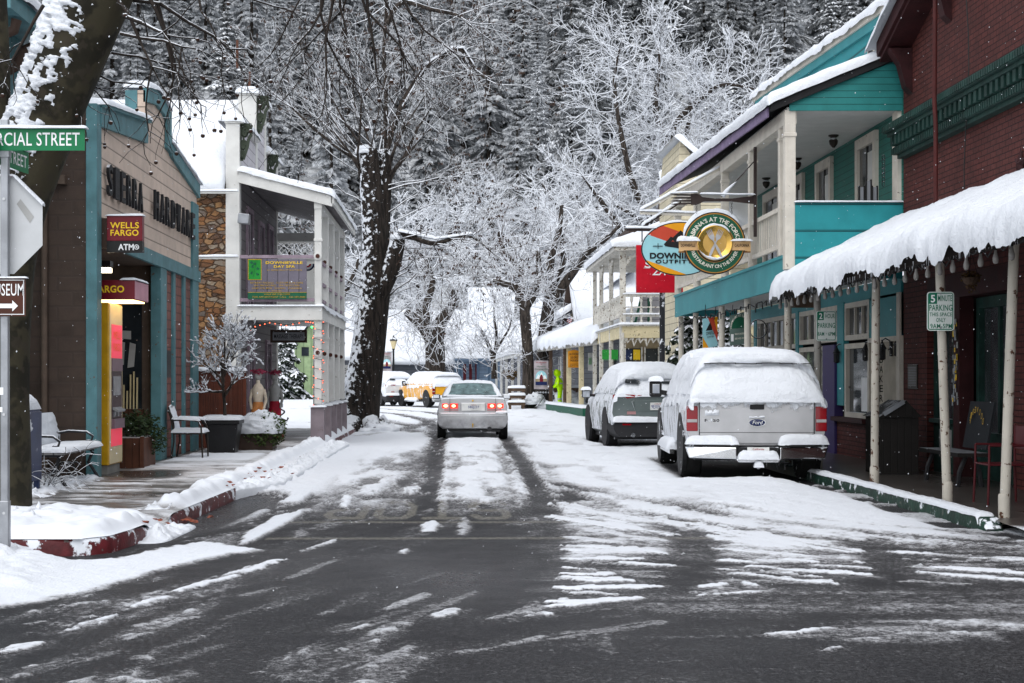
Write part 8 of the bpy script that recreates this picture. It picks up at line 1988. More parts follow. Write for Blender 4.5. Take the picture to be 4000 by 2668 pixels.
def conifer_meshes(tag_,H,seed,wr=.17,dens=1.,snow=.55,mats=('needle_b','clump_b'),droop=.55,base=.06,needle=1.):
 q=np.random.default_rng(seed);V=[];F=[];MI=[];c0=0
 def quadstrip(pts,wid,nrm_,mi):
  nonlocal c0
  n=len(pts)
  for i,(p,w_)in enumerate(zip(pts,wid)):V.append(p-nrm_*w_);V.append(p+nrm_*w_)
  for i in range(n-1):F.append((c0+2*i,c0+2*i+1,c0+2*i+3,c0+2*i+2));MI.append(mi)
  c0+=2*n
 z=H*base;k=0
 while z<H*.985:
  t=z/H;R_=wr*H*(1-t)**.8*(.75+.5*q.random())+.12;nb=int((6+4*q.random())*dens)
  for b in range(nb):
   a=q.random()*6.283;r=R_*(.55+.6*q.random());dirv=np.array([math.cos(a),math.sin(a),0.]);side=np.array([-math.sin(a),math.cos(a),0.])
   n=5;s_=np.linspace(0,1,n);rise=.10*r*(1-t)+.35*r*t
   zc=z+rise*s_*1.2-droop*r*s_**1.7+q.normal(0,.03*r)
   pts=[np.array([0,0,0])+dirv*r*s+np.array([0,0,zz])for s,zz in zip(s_,zc)]
   wd=(.04+.09*r*np.sin(np.pi*np.clip(s_*.85+.12,0,1)))*needle*(.7+.6*q.random())
   til=side+np.array([0,0,q.normal(0,.45)]);til/=np.linalg.norm(til)
   quadstrip(pts,wd,til,0)
   up_=np.array([0,0,.03*r+.02])
   if q.random()<snow+.2:quadstrip([p+up_ for p in pts[1:]],(wd*.62)[1:],til,1)
   nb2=7
   for m in range(nb2):
    s=.18+.8*(m+q.random())/nb2;i=min(n-2,int(s*(n-1)));f=s*(n-1)-i;p=pts[i]*(1-f)+pts[i+1]*f
    for sg in(-1,1):
     d=dirv*(.45+.4*q.random())+side*sg*(.6+.5*q.random())+np.array([0,0,-.25-.7*q.random()]);d/=np.linalg.norm(d)
     l_=(.18+.20*q.random())*r*(1.15-.6*s)+.10;w_=(.20+.16*q.random())*l_+.02;ax=np.cross(d,np.array([0,0,1.]));ax=ax/(np.linalg.norm(ax)+1e-6)+np.array([0,0,q.normal(0,.35)])
     quadstrip([p,p+d*l_*.55,p+d*l_+np.array([0,0,-.12*l_])],[w_*.6*needle,w_*needle,w_*.2],ax,0)
     if q.random()<snow:quadstrip([p+up_+d*l_*.1,p+up_*1.2+d*l_*.55,p+up_*.6+d*l_*.92],[w_*.45,w_*.75,w_*.3],ax*.9+np.array([0,0,q.normal(0,.2)]),1)
   for m in range(2):
    if q.random()>snow:continue
    s=.25+.72*q.random();i=min(n-2,int(s*(n-1)));f=s*(n-1)-i;p=pts[i]*(1-f)+pts[i+1]*f;tg=pts[i+1]-pts[i];tg/=np.linalg.norm(tg)
    l_=r*(.08+.08*q.random())+.07;w_=l_*(.5+.35*q.random());h=w_*(.4+.3*q.random());sd=side*w_;p=p+side*q.normal(0,.10*r)+np.array([0,0,.03*r])
    V.extend([p-tg*l_,p+sd,p+tg*l_,p-sd,p+np.array([0,0,h])-tg*l_*.2,p])
    for x,y in((0,1),(1,2),(2,3),(3,0)):F.append((c0+x,c0+y,c0+4,c0+4));MI.append(1)
    F.append((c0,c0+3,c0+2,c0+1));MI.append(1)
    c0+=6
  z+=H*(.020+.012*q.random())*(1.15-.45*t)+.08;k+=1
 V=np.array(V);F=np.array(F)
# split degenerate quads into triangles so every face is clean
 deg=F[:,2]==F[:,3]
 T=np.concatenate([F[deg][:,:3],F[~deg][:,[0,1,2]],F[~deg][:,[0,2,3]]]);mi=np.concatenate([np.array(MI)[deg],np.array(MI)[~deg],np.array(MI)[~deg]])
 crown=np_mesh('crown_'+tag_,V,T,list(mats),True,mi=mi)
 mb=MB();mb.tube([(0,0,-1.5),(0,0,H*.3),(0,0,H*.97)],[H*.012+.06,H*.009+.04,.02],6)
 return crown,mb.mesh('trunk_'+tag_,'bark_dark',180)
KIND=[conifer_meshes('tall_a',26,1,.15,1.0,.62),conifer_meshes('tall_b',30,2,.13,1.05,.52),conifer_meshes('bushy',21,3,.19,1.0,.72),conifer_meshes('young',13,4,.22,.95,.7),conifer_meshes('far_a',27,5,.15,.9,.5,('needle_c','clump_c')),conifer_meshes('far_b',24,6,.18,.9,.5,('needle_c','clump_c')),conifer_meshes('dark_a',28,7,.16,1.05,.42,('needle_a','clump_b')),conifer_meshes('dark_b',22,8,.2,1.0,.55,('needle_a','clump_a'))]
def conifer(kind,x,y,z,s,rz,lab,grp=None,name='conifer'):
 r=thing(name,lab,'tree',(x,y,z),grp);r.rotation_euler=(0,0,rz);r.scale=(s*random.uniform(.88,1.12),s*random.uniform(.88,1.12),s)
 for nm,me in(('crown',KIND[kind][0]),('trunk',KIND[kind][1])):
  o=bpy.data.objects.new(nm,me);COL.objects.link(o);o.parent=r
 return r
q=random.Random(42);spots=[]
y=152.
while y<345:
 stepx=5.4+(y-150)*.022;x0=-y*.315-6;x1=y*.392+6
 x=x0+q.uniform(0,stepx)
 while x<x1:
  spots.append((x+q.uniform(-1.6,1.6),y+q.uniform(-3.5,3.5)));x+=stepx*q.uniform(.75,1.35)
 y+=10.5+(y-150)*.045
q.shuffle(spots)
n_c=0
FAR='snow dusted conifers on the wooded mountainside'
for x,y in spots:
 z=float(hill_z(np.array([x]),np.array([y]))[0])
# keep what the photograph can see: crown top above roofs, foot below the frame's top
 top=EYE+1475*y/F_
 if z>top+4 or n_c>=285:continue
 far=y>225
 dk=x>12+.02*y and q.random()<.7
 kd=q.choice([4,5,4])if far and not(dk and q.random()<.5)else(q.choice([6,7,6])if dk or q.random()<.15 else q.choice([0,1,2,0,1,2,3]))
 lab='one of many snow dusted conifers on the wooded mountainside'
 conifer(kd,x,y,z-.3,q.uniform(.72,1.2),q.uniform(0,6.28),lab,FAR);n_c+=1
print('conifers',n_c,len(spots))
# a pale larch-like pair and a few singled-out trees
KIND.append(conifer_meshes('pale',17,31,.19,1.5,.25,('twig_frost_leaf','clump_b')if False else('needle_c','clump_a'),.25,.05,.35))
M('pale_needle',(.42,.435,.455),rough=.9,var=.15,bump=0);KIND[-1][0].materials[0]=MATS['pale_needle']
for(px,py_top,py_b,Y,lab)in((2100,205,620,170,'pale frosted conifer standing alone left of the big leafless oak'),(2232,110,600,176,'taller pale frosted conifer just right of the lone pale one'),(1165,510,690,168,'small pale conifer above the porch roof')):
 b=at(px,py_b,Y);h=(py_b-py_top)*Y/F_;conifer(8,b.x,Y,b.z,h/17.,1.3+px,lab,None,'pale_conifer')
# dark bushy evergreens: lot behind the porch, between the right hand houses
KIND.append(conifer_meshes('garden',4.2,41,.34,1.6,.9,('needle_near','clump_a'),.5,.02,1.5))
def evergreen(x,y,z,s,lab,rz=0.):return conifer(9,x,y,z,s,rz,lab,None,'garden_evergreen')
evergreen(6.5,40.5,0,.88,'dark evergreen loaded with snow between turquoise porch and cream house');evergreen(7.1,39.3,0,.80,'smaller snowy evergreen beside the small outfitters sign',1.);evergreen(6.85,43.2,0,.95,'snowy evergreen against the pale yellow wall',2.)
b=at(1110,1510,100);evergreen(b.x,100,0,1.15,'snowy evergreen beside the green shed seen under the porch',.4);b=at(1070,1470,104);evergreen(b.x,104,0,1.0,'second snowy evergreen left of the green shed',1.4)
def bough(mb,pts,rad,n=10,jit=.0,seed=0):
 """smooth tapered limb through given points with knots and ribs"""
 P=[Vector(p)for p in pts];out,rr=[],[]
 m=len(P)
 for i in range(m-1):
  p0,p1,p2,p3=P[max(i-1,0)],P[i],P[i+1],P[min(i+2,m-1)]
  for k in range(6):
   t=k/6.;out.append(.5*((2*p1)+(p2-p0)*t+(2*p0-5*p1+4*p2-p3)*t*t+(3*p1-p0-3*p2+p3)*t**3));rr.append(rad[i]+(rad[i+1]-rad[i])*t)
 out.append(P[-1]);rr.append(rad[-1])
 o=mb.n;mb.tube(out,rr,n)
 if jit:
  c=0
  for i,(p,r)in enumerate(zip(out,rr)):
   for j in range(n):
    v=Vector(mb.v[o+c]);a=6.283*j/n
    f=1+jit*(1.6*(vn1(math.cos(a)*1.6+seed,math.sin(a)*1.6+p.z*.45)-.5)+.9*(vn1(math.cos(a)*4+seed,math.sin(a)*4+p.z*1.3)-.5));mb.v[o+c]=tuple(p+(v-p)*f);c+=1
 return out
# 1. the large pollarded black locust at the left kerb
T1=thing('big_street_tree','massive dark pollarded street tree with snow stuck bark at the left kerb','tree',(-2.55,42,.1))
TY=42.
tp=lambda px,py,dy=0.:at(px,py,TY+dy)
mb=MB()
bough(mb,[tp(1398,1720),tp(1400,1640),tp(1412,1540),tp(1432,1400),tp(1450,1250),tp(1468,1080),tp(1462,900),tp(1452,760),tp(1440,580)],[.80,.60,.53,.48,.44,.40,.34,.30,.24],26,.16,1)
bough(mb,[tp(1468,1080,.1),tp(1488,900,.15),tp(1500,740,.15),tp(1508,585,.15)],[.30,.25,.21,.17],16,.14,2)
bough(mb,[tp(1470,1180,-.1),tp(1520,1060,-.2),tp(1548,960,-.2),tp(1556,915,-.2)],[.26,.24,.21,.17],14,.12,4)
for k in range(7):
 a=k*.9;c=tp(1398,1720);mb.tube([c+Vector((math.cos(a)*.5,math.sin(a)*.5,.55)),c+Vector((math.cos(a)*.85,math.sin(a)*.85,.15)),c+Vector((math.cos(a)*1.1,math.sin(a)*1.1,-.05))],[.26,.24,.14],8)
mb.build('trunk','bark_stick',T1,smooth=180)
tw=Twigs();lv=[];q=random.Random(9);lb=MB()
leaf=lambda p,d:lv.append((p.copy(),d.copy()))if q.random()<.55 else None
def from_px(px,py,dx,dz,dy,L,r,depth,droop=.0,seed_=0,**k):
 grow(tw,tp(px,py,k.pop('off',0)),Vector((dx,dy,dz)).normalized(),L,r,depth,q,droop=droop,leafcb=leaf,limbs=(lb,.035),**k)
for k in range(20):
 px=1400+q.uniform(0,125);a=q.uniform(-1.15,1.15)
 from_px(px,q.uniform(590,760),math.sin(a),math.cos(a)*.9+.1,q.uniform(-.7,.7),q.uniform(1.5,2.6),q.uniform(.025,.05),4,0.01,spread=.55,kink=.11,shrink=.62,minr=.003)
for k in range(26):
 py=q.uniform(700,1320);sx=q.choice([-1,1,1]);px=np.interp(py,[600,900,1080,1400],[1470,1475,1480,1440])+sx*45
 from_px(px,py,sx*q.uniform(.6,1.),q.uniform(.0,.6),q.uniform(-.9,.5),q.uniform(.9,1.7),q.uniform(.018,.034),4,.055,spread=.6,kink=.16,shrink=.7,minr=.003)
br_=[tp(1556,915,-.2),tp(1610,925,-.4),tp(1690,950,-.5),tp(1760,935,-.5),tp(1840,925,-.5),tp(1920,985,-.5)]
lb.cur=0;bough(lb,br_,[.10,.085,.07,.055,.04,.015],8)
for p in br_[2:]:
 for k in range(3):grow(tw,Vector(p),Vector((q.uniform(.2,1),q.uniform(-.5,.5),q.uniform(-.6,.5))).normalized(),q.uniform(.7,1.3),.022,3,q,droop=.05,leafcb=leaf,minr=.003,kink=.16)
# the old high limb with brown dead leaves, top right
hi_=[tp(1500,640,.3),tp(1560,430,.4),tp(1660,270,.4),tp(1760,205,.4),tp(1810,200,.4),tp(1850,265,.4),tp(1900,310,.4)]
bough(lb,hi_,[.07,.075,.075,.07,.06,.045,.03],8)
hi2=[tp(1500,640,.4),tp(1508,400,.5),tp(1500,200,.5),tp(1510,20,.5),tp(1505,-60,.5)];bough(lb,hi2,[.055,.055,.05,.045,.04],10,.1,3)
hi3=[tp(1508,100,.1),tp(1570,10,0),tp(1680,35,-.2),tp(1790,60,-.2),tp(1830,95,-.2)];bough(lb,hi3,[.08,.07,.06,.045,.02],8)
for chain_,r_,n_ in((hi_,.024,4),(hi3,.022,4),(hi2,.024,5)):
 for p in chain_[1:]:
  for k in range(n_):grow(tw,Vector(p),Vector((q.uniform(-.5,1),q.uniform(-.8,.8),q.uniform(-.7,.5))).normalized(),q.uniform(.6,1.4),r_*q.uniform(.6,1.),4,q,droop=.06,leafcb=leaf,minr=.003,kink=.2)
lb.build('limbs','bark_dark',T1,smooth=180)
adopt(link('twigs',tw.mesh('twigs','twig',3,.0065)),T1)
print('T1 twigs',len(tw.P),'leaves',len(lv))
mb=MB()
for p,d in lv:
 for k in range(q.randint(1,3)):
  a=Vector((q.uniform(-1,1),q.uniform(-1,1),-1.4)).normalized();s_=q.uniform(.03,.06);b=a.cross(Vector((q.uniform(-1,1),q.uniform(-1,1),.1))).normalized()*s_*.35;o=p+Vector((q.uniform(-.06,.06),q.uniform(-.06,.06),0))
  mb.add([o,o+a*s_+b,o+a*s_*2,o+a*s_-b],[(0,1,2,3)])
mb.build('dead_leaves','dead_leaf',T1)
for(px,py,r_,off)in((1425,572,.24,0),(1508,580,.17,.15),(1553,908,.19,-.2)):
 mb=MB();snowball(mb,tp(px,py+22,off),r_*1.05,(1.05,1.05,.75),int(px),26,.3);mb.build('stump_snow','snow',T1,smooth=180)
for(a,b,off,t_)in(((1556,905),(1700,935),-.45,.09),((1700,935),(1845,915),-.5,.07),((1660,258),(1760,193),.4,.07),((1760,193),(1815,190),.4,.09),((1575,415),(1665,262),.4,.05),((1810,192),(1850,255),.4,.05)):
 mb=MB();p,q_=tp(*a,off),tp(*b,off);w_=Vector((0,.08,0));snow_slab(mb,p-w_,q_-w_,q_+w_,p+w_,t=t_,nu=40,nv=9,edge=.06,seed=4,amp=.5);mb.build('limb_snow','snow',T1,smooth=180)
c=tp(1400,1690)
for o_,r_,sc in((Vector((.55,-.5,-.15)),.55,(1.1,1,.8)),(Vector((-.5,-.55,-.2)),.5,(1.1,1,.6))):
 mb=MB();snowball(mb,c+o_,r_,sc,4+int(r_*100),30,.5);mb.build('root_snow','snow',T1,smooth=180)
# 2. twin black trunks at the right kerb
def frost_tree(name,lab,limbs_,seed,depth=4,L=2.2,r=.05,per=5,droop=.0,twig='twig_frost',bark='bark_dark',rmin=.014,spread=.8,kink=.2,stick=None,tips=(1,99),updir=.3,kids=(2,3),shr=.7):
 base=limbs_[0][0][0];t_=thing(name,lab,'tree',base);q_=random.Random(seed);lb_=MB();tw_=Twigs()
 for pts,rad in limbs_:bough(lb_,pts,rad,12,.10,seed)
 lb_.build('trunk',bark,t_,smooth=180)
 lm=MB()
 for pts,rad in limbs_[0 if len(limbs_)==1 else 0:]:
  m=len(pts)
  for i in range(max(1,m-3 if len(limbs_)>1 else 1),m):
   p=Vector(pts[i])
   for k in range(per):
    o=(Vector(pts[i-1])-p)*q_.random();d=Vector((q_.gauss(0,1),q_.gauss(0,.8),q_.gauss(updir,.7))).normalized()
    grow(tw_,p+o,d,L*q_.uniform(.7,1.25),r*q_.uniform(.7,1.2),depth,q_,spread=spread,droop=droop,kink=kink,shrink=shr,minr=.004,limbs=(lm,.06),kids=kids)
 if lm.n:lm.build('limbs',bark,t_,smooth=180)
 o=link('twigs',tw_.mesh('twigs',twig,3,rmin));adopt(o,t_);print(name,len(tw_.P))
 return t_
A_=lambda Y,*pts:[at(px,py,Y)for px,py in pts]
frost_tree('street_tree','left one of two black trunked frosted trees by the kerb',[(A_(71,(2065,1605),(2064,1450),(2058,1330),(2050,1225),(2055,1180)),[.36,.27,.25,.24,.22]),(A_(71,(2052,1200),(2020,1130),(1965,1105),(1925,1095)),[.24,.19,.15,.10]),(A_(71,(2058,1190),(2090,1140),(2105,1060),(2100,980)),[.22,.17,.14,.10]),(A_(71.5,(2056,1190),(2045,1080),(1985,1000),(1950,940)),[.16,.14,.11,.07])],61,6,1.05,.036,6,.02,rmin=.011)
frost_tree('street_tree','right one of two black trunked frosted trees with long slanting limb',[(A_(73,(2120,1605),(2122,1450),(2128,1330),(2140,1220),(2150,1140)),[.42,.34,.31,.30,.27]),(A_(73,(2150,1200),(2190,1130),(2240,1060),(2290,990),(2370,930),(2420,880)),[.26,.23,.20,.16,.11,.06]),(A_(73,(2150,1160),(2148,1060),(2160,980),(2185,900),(2195,800)),[.26,.2,.17,.13,.09]),(A_(73.5,(2150,1150),(2175,1090),(2200,1030),(2195,940),(2215,860)),[.16,.14,.12,.10,.06])],62,6,1.1,.036,5,.015,rmin=.011)
frost_tree('street_tree','thick forked frosted tree behind the yellow pickup',[(A_(92,(1700,1500),(1700,1420),(1698,1360),(1690,1310)),[.68,.56,.54,.55]),(A_(92,(1690,1330),(1650,1270),(1610,1235),(1585,1215)),[.45,.36,.30,.22]),(A_(92,(1700,1330),(1720,1260),(1760,1200),(1770,1130)),[.48,.38,.28,.18]),(A_(92,(1680,1310),(1665,1200),(1690,1100),(1660,1010)),[.3,.25,.18,.10])],63,6,1.4,.045,7,.03,rmin=.014)
frost_tree('street_tree','small vase shaped frosted tree in front of the blue porch',[(A_(84,(1930,1480),(1925,1400),(1905,1340),(1880,1290)),[.16,.13,.10,.07]),(A_(84,(1926,1410),(1940,1320),(1930,1230),(1935,1150)),[.10,.08,.06,.04]),(A_(84,(1926,1390),(1960,1330),(1990,1280),(2000,1220)),[.09,.07,.05,.03])],64,6,.85,.028,7,.0,kink=.12,rmin=.015)
# broad frosted trees along the foot of the slope
WIDE=[('frosted_tree','great spreading frosted oak above the turquoise roof',96,[((2560,1250),(2565,1000),(2590,760),(2620,600),(2640,460)),((2575,900),(2480,740),(2430,540),(2400,330),(2420,190)),((2590,800),(2720,640),(2820,500),(2930,420)),((2565,1000),(2420,880),(2330,760),(2270,680)),((2620,600),(2560,420),(2580,260),(2560,170)),((2590,760),(2760,700),(2880,600),(3000,440)),((2640,480),(2740,380),(2830,330),(2960,350)),((2575,950),(2500,860),(2400,800)),((2600,700),(2680,520),(2700,400))],65,6,1.7,.05,10,.018),('frosted_tree','frosted bare tree with broken black limbs left of the big oak',100,[((2330,1300),(2340,1100),(2350,950),(2330,860),(2335,800)),((2345,1000),(2420,900),(2440,820),(2500,760)),((2345,1050),(2240,930),(2190,830),(2120,720)),((2350,950),(2290,850),(2250,760)),((2345,1000),(2470,980),(2540,900)),((2340,1100),(2250,1030),(2180,1000))],66,6,1.45,.045,12,.019),('frosted_tree','frosted bare tree filling the gap behind the two black trunks',104,[((2030,1250),(2035,1050),(2050,930),(2040,830)),((2035,1000),(1940,900),(1890,820),(1870,760)),((2040,950),(2110,860),(2160,800)),((2035,1100),(1950,1050),(1860,1000)),((2035,1120),(2120,1020),(2180,980))],67,6,1.4,.045,12,.020),('frosted_tree','frosted bare tree rising behind the pollarded street tree',112,[((1640,1250),(1650,1080),(1640,980),(1650,880)),((1645,1050),(1730,950),(1790,860),(1800,800)),((1645,1050),(1570,950),(1530,880)),((1650,1120),(1760,1060),(1850,980)),((1650,1150),(1600,1060),(1540,1030))],68,6,1.5,.05,11,.021),('frosted_tree','low frosted thicket tree right of the porch roof',108,[((1320,1300),(1325,1200),(1310,1120),(1300,1050)),((1322,1180),(1380,1080),(1400,1010)),((1320,1200),(1250,1120),(1200,1080))],69,6,1.1,.045,11,.021)]
for nm,lab,Y,lim,sd_,dep,L_,r_,per_,rm in WIDE:
 lims=[]
 for i,l in enumerate(lim):
  r0=.42 if i==0 else .26;n_=len(l);lims.append((A_(Y+(0 if i==0 else(-1)**i*1.2),*l),[r0*(1-.75*k/(n_-1))for k in range(n_)]))
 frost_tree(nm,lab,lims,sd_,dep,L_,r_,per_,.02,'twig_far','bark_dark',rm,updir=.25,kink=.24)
# 3. leaning sycamore at the left corner
T3=thing('leaning_sycamore','leaning mottled sycamore trunk plastered with snow at the left edge','tree',(-4.4,15,.1))
sy=lambda px,py,dy=0.:at(px,py,15.+dy)
mb=MB();bough(mb,[sy(0,2080),sy(0,1980),sy(-5,1700),sy(0,1400),sy(10,1100),sy(40,860),sy(110,640),sy(190,430),sy(270,220),sy(360,0),sy(440,-180)],[.40,.31,.30,.29,.30,.32,.33,.33,.34,.36,.36],26,.08,2)
bough(mb,[sy(15,1000),sy(-15,760),sy(-40,500),sy(-30,250),sy(-40,-100)],[.26,.22,.20,.17,.15],16,.08,5)
mb.build('trunk','bark_sycamore',T3,smooth=180)
q=random.Random(31);tw=Twigs();lb=MB();balls=[]
def hang(p,d):
 if q.random()<.16:balls.append(p.copy())
for(px,py,dx,dz,L,r,dep)in((520,-60,.9,-.3,1.0,.028,5),(560,-50,.3,-.9,.8,.022,5),(480,60,.8,-.5,.8,.022,5),(470,130,.9,-.1,.7,.018,4),(520,0,1.,.1,.9,.022,5),(400,200,1.,-.1,.55,.016,4),(440,-30,.6,-.8,.9,.02,5),(210,-30,-.5,-.7,.8,.024,4),(170,20,-.6,-.6,.6,.018,4),(600,-40,.5,-.7,.8,.02,5),(380,290,.9,-.2,.45,.012,3)):
 grow(tw,sy(px,py,q.uniform(-.5,.3)),Vector((dx,q.uniform(-.4,.2),dz)).normalized(),L,r,dep,q,spread=.8,droop=.05,kink=.26,shrink=.66,minr=.0028,leafcb=hang,limbs=(lb,.03),up=0)
for(px,py,dx,dz,L,r)in((1330,-60,.2,-1,1.0,.013),(1270,-40,-.3,-1,1.0,.013),(1400,-50,.3,-1,1.1,.014),(1480,-40,.5,-.9,1.1,.013),(1210,-60,-.5,-.9,.9,.012),(1560,-30,.7,-.7,1.1,.013),(1310,-60,0,-1,1.3,.014),(1430,-60,.15,-1,1.4,.014),(1260,-60,-.2,-1,1.3,.013),(1370,-60,.1,-1,1.2,.012)):
 grow(tw,at(px,py,13.),Vector((dx,q.uniform(-.3,.3),dz)).normalized(),L*.55,r,4,q,spread=.7,droop=.06,kink=.25,shrink=.78,minr=.0016,leafcb=hang,up=0)
# the parent limb of those hanging shoots runs over the street above the frame
bough(lb,[sy(440,-170),sy(700,-250),at(1000,-220,14),at(1300,-110,13),at(1600,-70,13)],[.2,.13,.09,.06,.025],10)
if lb.n:lb.build('limbs','bark_sycamore',T3,smooth=180)
adopt(link('twigs',tw.mesh('twigs','twig_dark',4,.0022)),T3);print('syc',len(tw.P),len(balls))
for p in balls[:80]:
 s_=q.uniform(.016,.022);mb=MB();mb.tube([p,p+Vector((.004,0,-.05))],.0015,4);mb.ball(p+Vector((.004,0,-.05-s_)),s_,10,7);mb.build('seed_ball','seed_ball',T3,smooth=180)
mb=MB()
P=np.zeros((220,44,3));line=[sy(60,800),sy(110,640),sy(190,430),sy(270,220),sy(350,0)];rad=[.31,.33,.33,.34,.36]
for i in range(220):
 t_=i/219*3.999;k=int(t_);f=t_-k;c=Vector(line[k]).lerp(Vector(line[k+1]),f);r_=rad[k]+(rad[k+1]-rad[k])*f;d=(Vector(line[k+1])-Vector(line[k])).normalized();nrm_=Vector((-d.z,0,d.x));fwd=Vector((0,-1,0))
 for j in range(44):
  a=-1.0+3.1*j/43;n_=fbm(np.array([i*.17]),np.array([j*.40]),77,5)[0];lump=vn1(i*.5,j*.9);e=math.sin(math.pi*j/43)**.3
  th=-.035+ease(.42,.50,n_+.12-.085*max(0,a+.2))*.062*e+.035*lump*ease(.40,.46,n_+.1-.085*max(0,a+.2))-.05*(1-e)
  P[i,j]=c+(nrm_*math.cos(a)+fwd*math.sin(a))*(r_+th)
mb.grid(P);mb.build('plastered_snow','snow',T3,smooth=180)
for k,(px,py,r_)in enumerate(((70,2040,.17),(118,2035,.13),(30,2050,.15))):
 mb=MB();c=sy(px,py,-.35);snowball(mb,(c.x,c.y,.08),r_,(1.2,1,.9),3+k,26,.6);mb.build('root_snow','snow',T3,smooth=180)
# 4. little frosted tree in the black pot and dead twigs at the bench
def pot_tree():
 t_=thing('potted_maple','small leafless tree thick with snow growing in the black pot','tree',(-4.15,27.8,.7));q_=random.Random(77);tw_=Twigs();lb_=MB();b=Vector((-4.12,27.8,.68))
 bough(lb_,[b,b+Vector((.0,0,.3)),b+Vector((-.03,0,.62)),b+Vector((-.01,0,1.0)),b+Vector((.0,0,1.5))],[.035,.03,.027,.020,.010],8);ends=[]
 for a,dz,L in((-1.1,.7,.5),(1.0,.8,.5),(.15,1.3,.6),(-.4,1.2,.7),(.9,.5,.5),(-.9,.2,.45),(.3,1.,.6),(-.2,1.6,.7),(1.2,1.1,.5),(-1.3,1.1,.5),(.7,1.5,.6)):
  d=Vector((math.sin(a),q_.uniform(-.5,.5),dz)).normalized();grow(tw_,b+Vector((-.02,0,q_.uniform(.3,1.25))),d,L*.62,.027,6,q_,spread=.75,droop=.0,kink=.2,shrink=.80,minr=.0018,limbs=(lb_,.02),up=.06)
 lb_.build('trunk','bark_dark',t_,smooth=180);o=link('twigs',tw_.mesh('twigs','twig',4,.0055));adopt(o,t_);print('pot',len(tw_.P))
 ps=MB()
 for p,qq,r in zip(tw_.P,tw_.Q,tw_.r0):
  if q_.random()<.62 and(qq-p).length>.03:
   w_=q_.uniform(.012,.021);z_=Vector((0,0,w_*.7));ps.tube([p+z_*.6,(p+qq)/2+z_*1.25,qq+z_*.6],[w_*.5,w_,w_*.45],6)
 tag(ps.build('snow_load','snow',t_,smooth=180),kind='stuff')
pot_tree()
sh=thing('dead_shrub','bare brown twigs loaded with snow in front of the iron bench','shrub',(-5.0,18.5,.13));q=random.Random(5);tw=Twigs()
for k in range(26):grow(tw,Vector((-5.0+q.uniform(-.2,.2),18.35+q.uniform(-.2,.2),.13)),Vector((q.gauss(0,.8),q.gauss(0,.6),1)).normalized(),q.uniform(.25,.45),.007,4,q,spread=.9,droop=.10,kink=.3,minr=.0015,up=0)
adopt(link('stems',tw.mesh('stems','twig',3,.004)),sh)
def fx_(Y):return 5.16-(Y-56)*.0756
# awning of the little kitchen
ck=thing('kitchen_awning','shed awning with thick drooping snow over brown and white posts','awning',(4.6,64,.1))
a0,a1=Vector((fx_(72.5),72.5,2.98)),Vector((fx_(55.8),55.8,2.98));b0,b1=a0+Vector((2.2,0,.95)),a1+Vector((2.2,0,.95))
mb=MB();mb.prism([a0,a1,b1,b0],(0,0,-.08));mb.build('tin_roof','corrugated',ck)
mb=MB();snow_slab(mb,a1+Vector((-.08,-.1,.03)),a0+Vector((-.08,.1,.03)),b0+Vector((0,.1,.03)),b1+Vector((0,-.1,.03)),t=.30,nu=110,nv=22,edge=.25,amp=.3,seed=71,drop=(.12,.1,.30,0),over=.12);mb.build('awning_snow','snow',ck,smooth=180)
mb=MB();mb.bar(a0+Vector((.12,0,-.16)),a1+Vector((.12,0,-.16)),.12,.22);mb.bar(a1+Vector((0,.1,-.1)),b1+Vector((0,.1,-.1)),.1,.25);mb.build('beam','weathered_white',ck)
for Y,m_,w_ in((68.8,'old_wood',.16),(64.5,'old_wood',.16),(63.4,'weathered_cream',.19),(60.2,'weathered_cream',.19)):
 mb=MB();x=fx_(Y)+.22;mb.box(x-w_/2,x+w_/2,Y,Y+w_,.1,2.85);mb.build('post',m_,ck,bev=.01)
kb=thing('kitchen_house','low slate clapboard shop front behind the kitchen awning','house',(7.5,64,0))
mb=MB();mb.prism([(fx_(74)+2.1,74,0),(fx_(57.6)+2.1,57.6,0),(fx_(57.6)+6,57.6,0),(fx_(74)+6,74,0)],(0,0,4.0));mb.build('wall','slate_lap',kb)
mb=MB();x=lambda Y:fx_(Y)+2.07
for Y in(59.5,63.,67.):mb.prism([(x(Y),Y,.9),(x(Y+1.6),Y+1.6,.9),(x(Y+1.6),Y+1.6,2.4),(x(Y),Y,2.4)],(-.02,0,0))
mb.build('window','dark_glass',kb)
sg2=thing('orange_menu_sign','orange kitchen sign with dark arched letters hanging on the awning','sign',at(2243,1436,61.5))
A=at(2219,1436,61.5);B=at(2267,1368,61.5);mb=MB();mb.prism([(A.x,61.5,A.z),(B.x,61.5,A.z),(B.x,61.5,B.z-.04),((A.x+B.x)/2,61.5,B.z+.02),(A.x,61.5,B.z-.04)],(0,.05,0));mb.build('board','menu_orange',sg2)
mb=MB();cx=(A.x+B.x)/2
for s_,t_,w_ in(('LA COCINA',.22,.38),('DE ORO',.42,.30),('TAQUERIA',.60,.36)):ctext(mb,s_,(cx,61.5,B.z-(B.z-A.z)*t_),X_,.085,Z_,w=w_,bold=.02)
for t_ in(.80,.90):ctext(mb,'TACOS BURRITOS' if t_<.85 else '8AM TO 7PM',(cx,61.5,B.z-(B.z-A.z)*t_),X_,.04,Z_,w=.36)
mb.build('lettering','black_ink',sg2)
A=at(2297,1448,59);B=at(2320,1378,59);pm=thing('menu_board','tall white paper menu board beside the orange sign','sign',(A.x,59,A.z));mb=MB();mb.box(A.x,B.x,59,59.03,A.z,B.z);mb.build('board','tape',pm);mb=MB()
for k in range(5):mb.box(A.x+.03+.012*k*2,A.x+.04+.024*k,58.995,59,B.z-.45,B.z-.18-.03*(k%2))
mb.build('drawing','sign_green',pm)
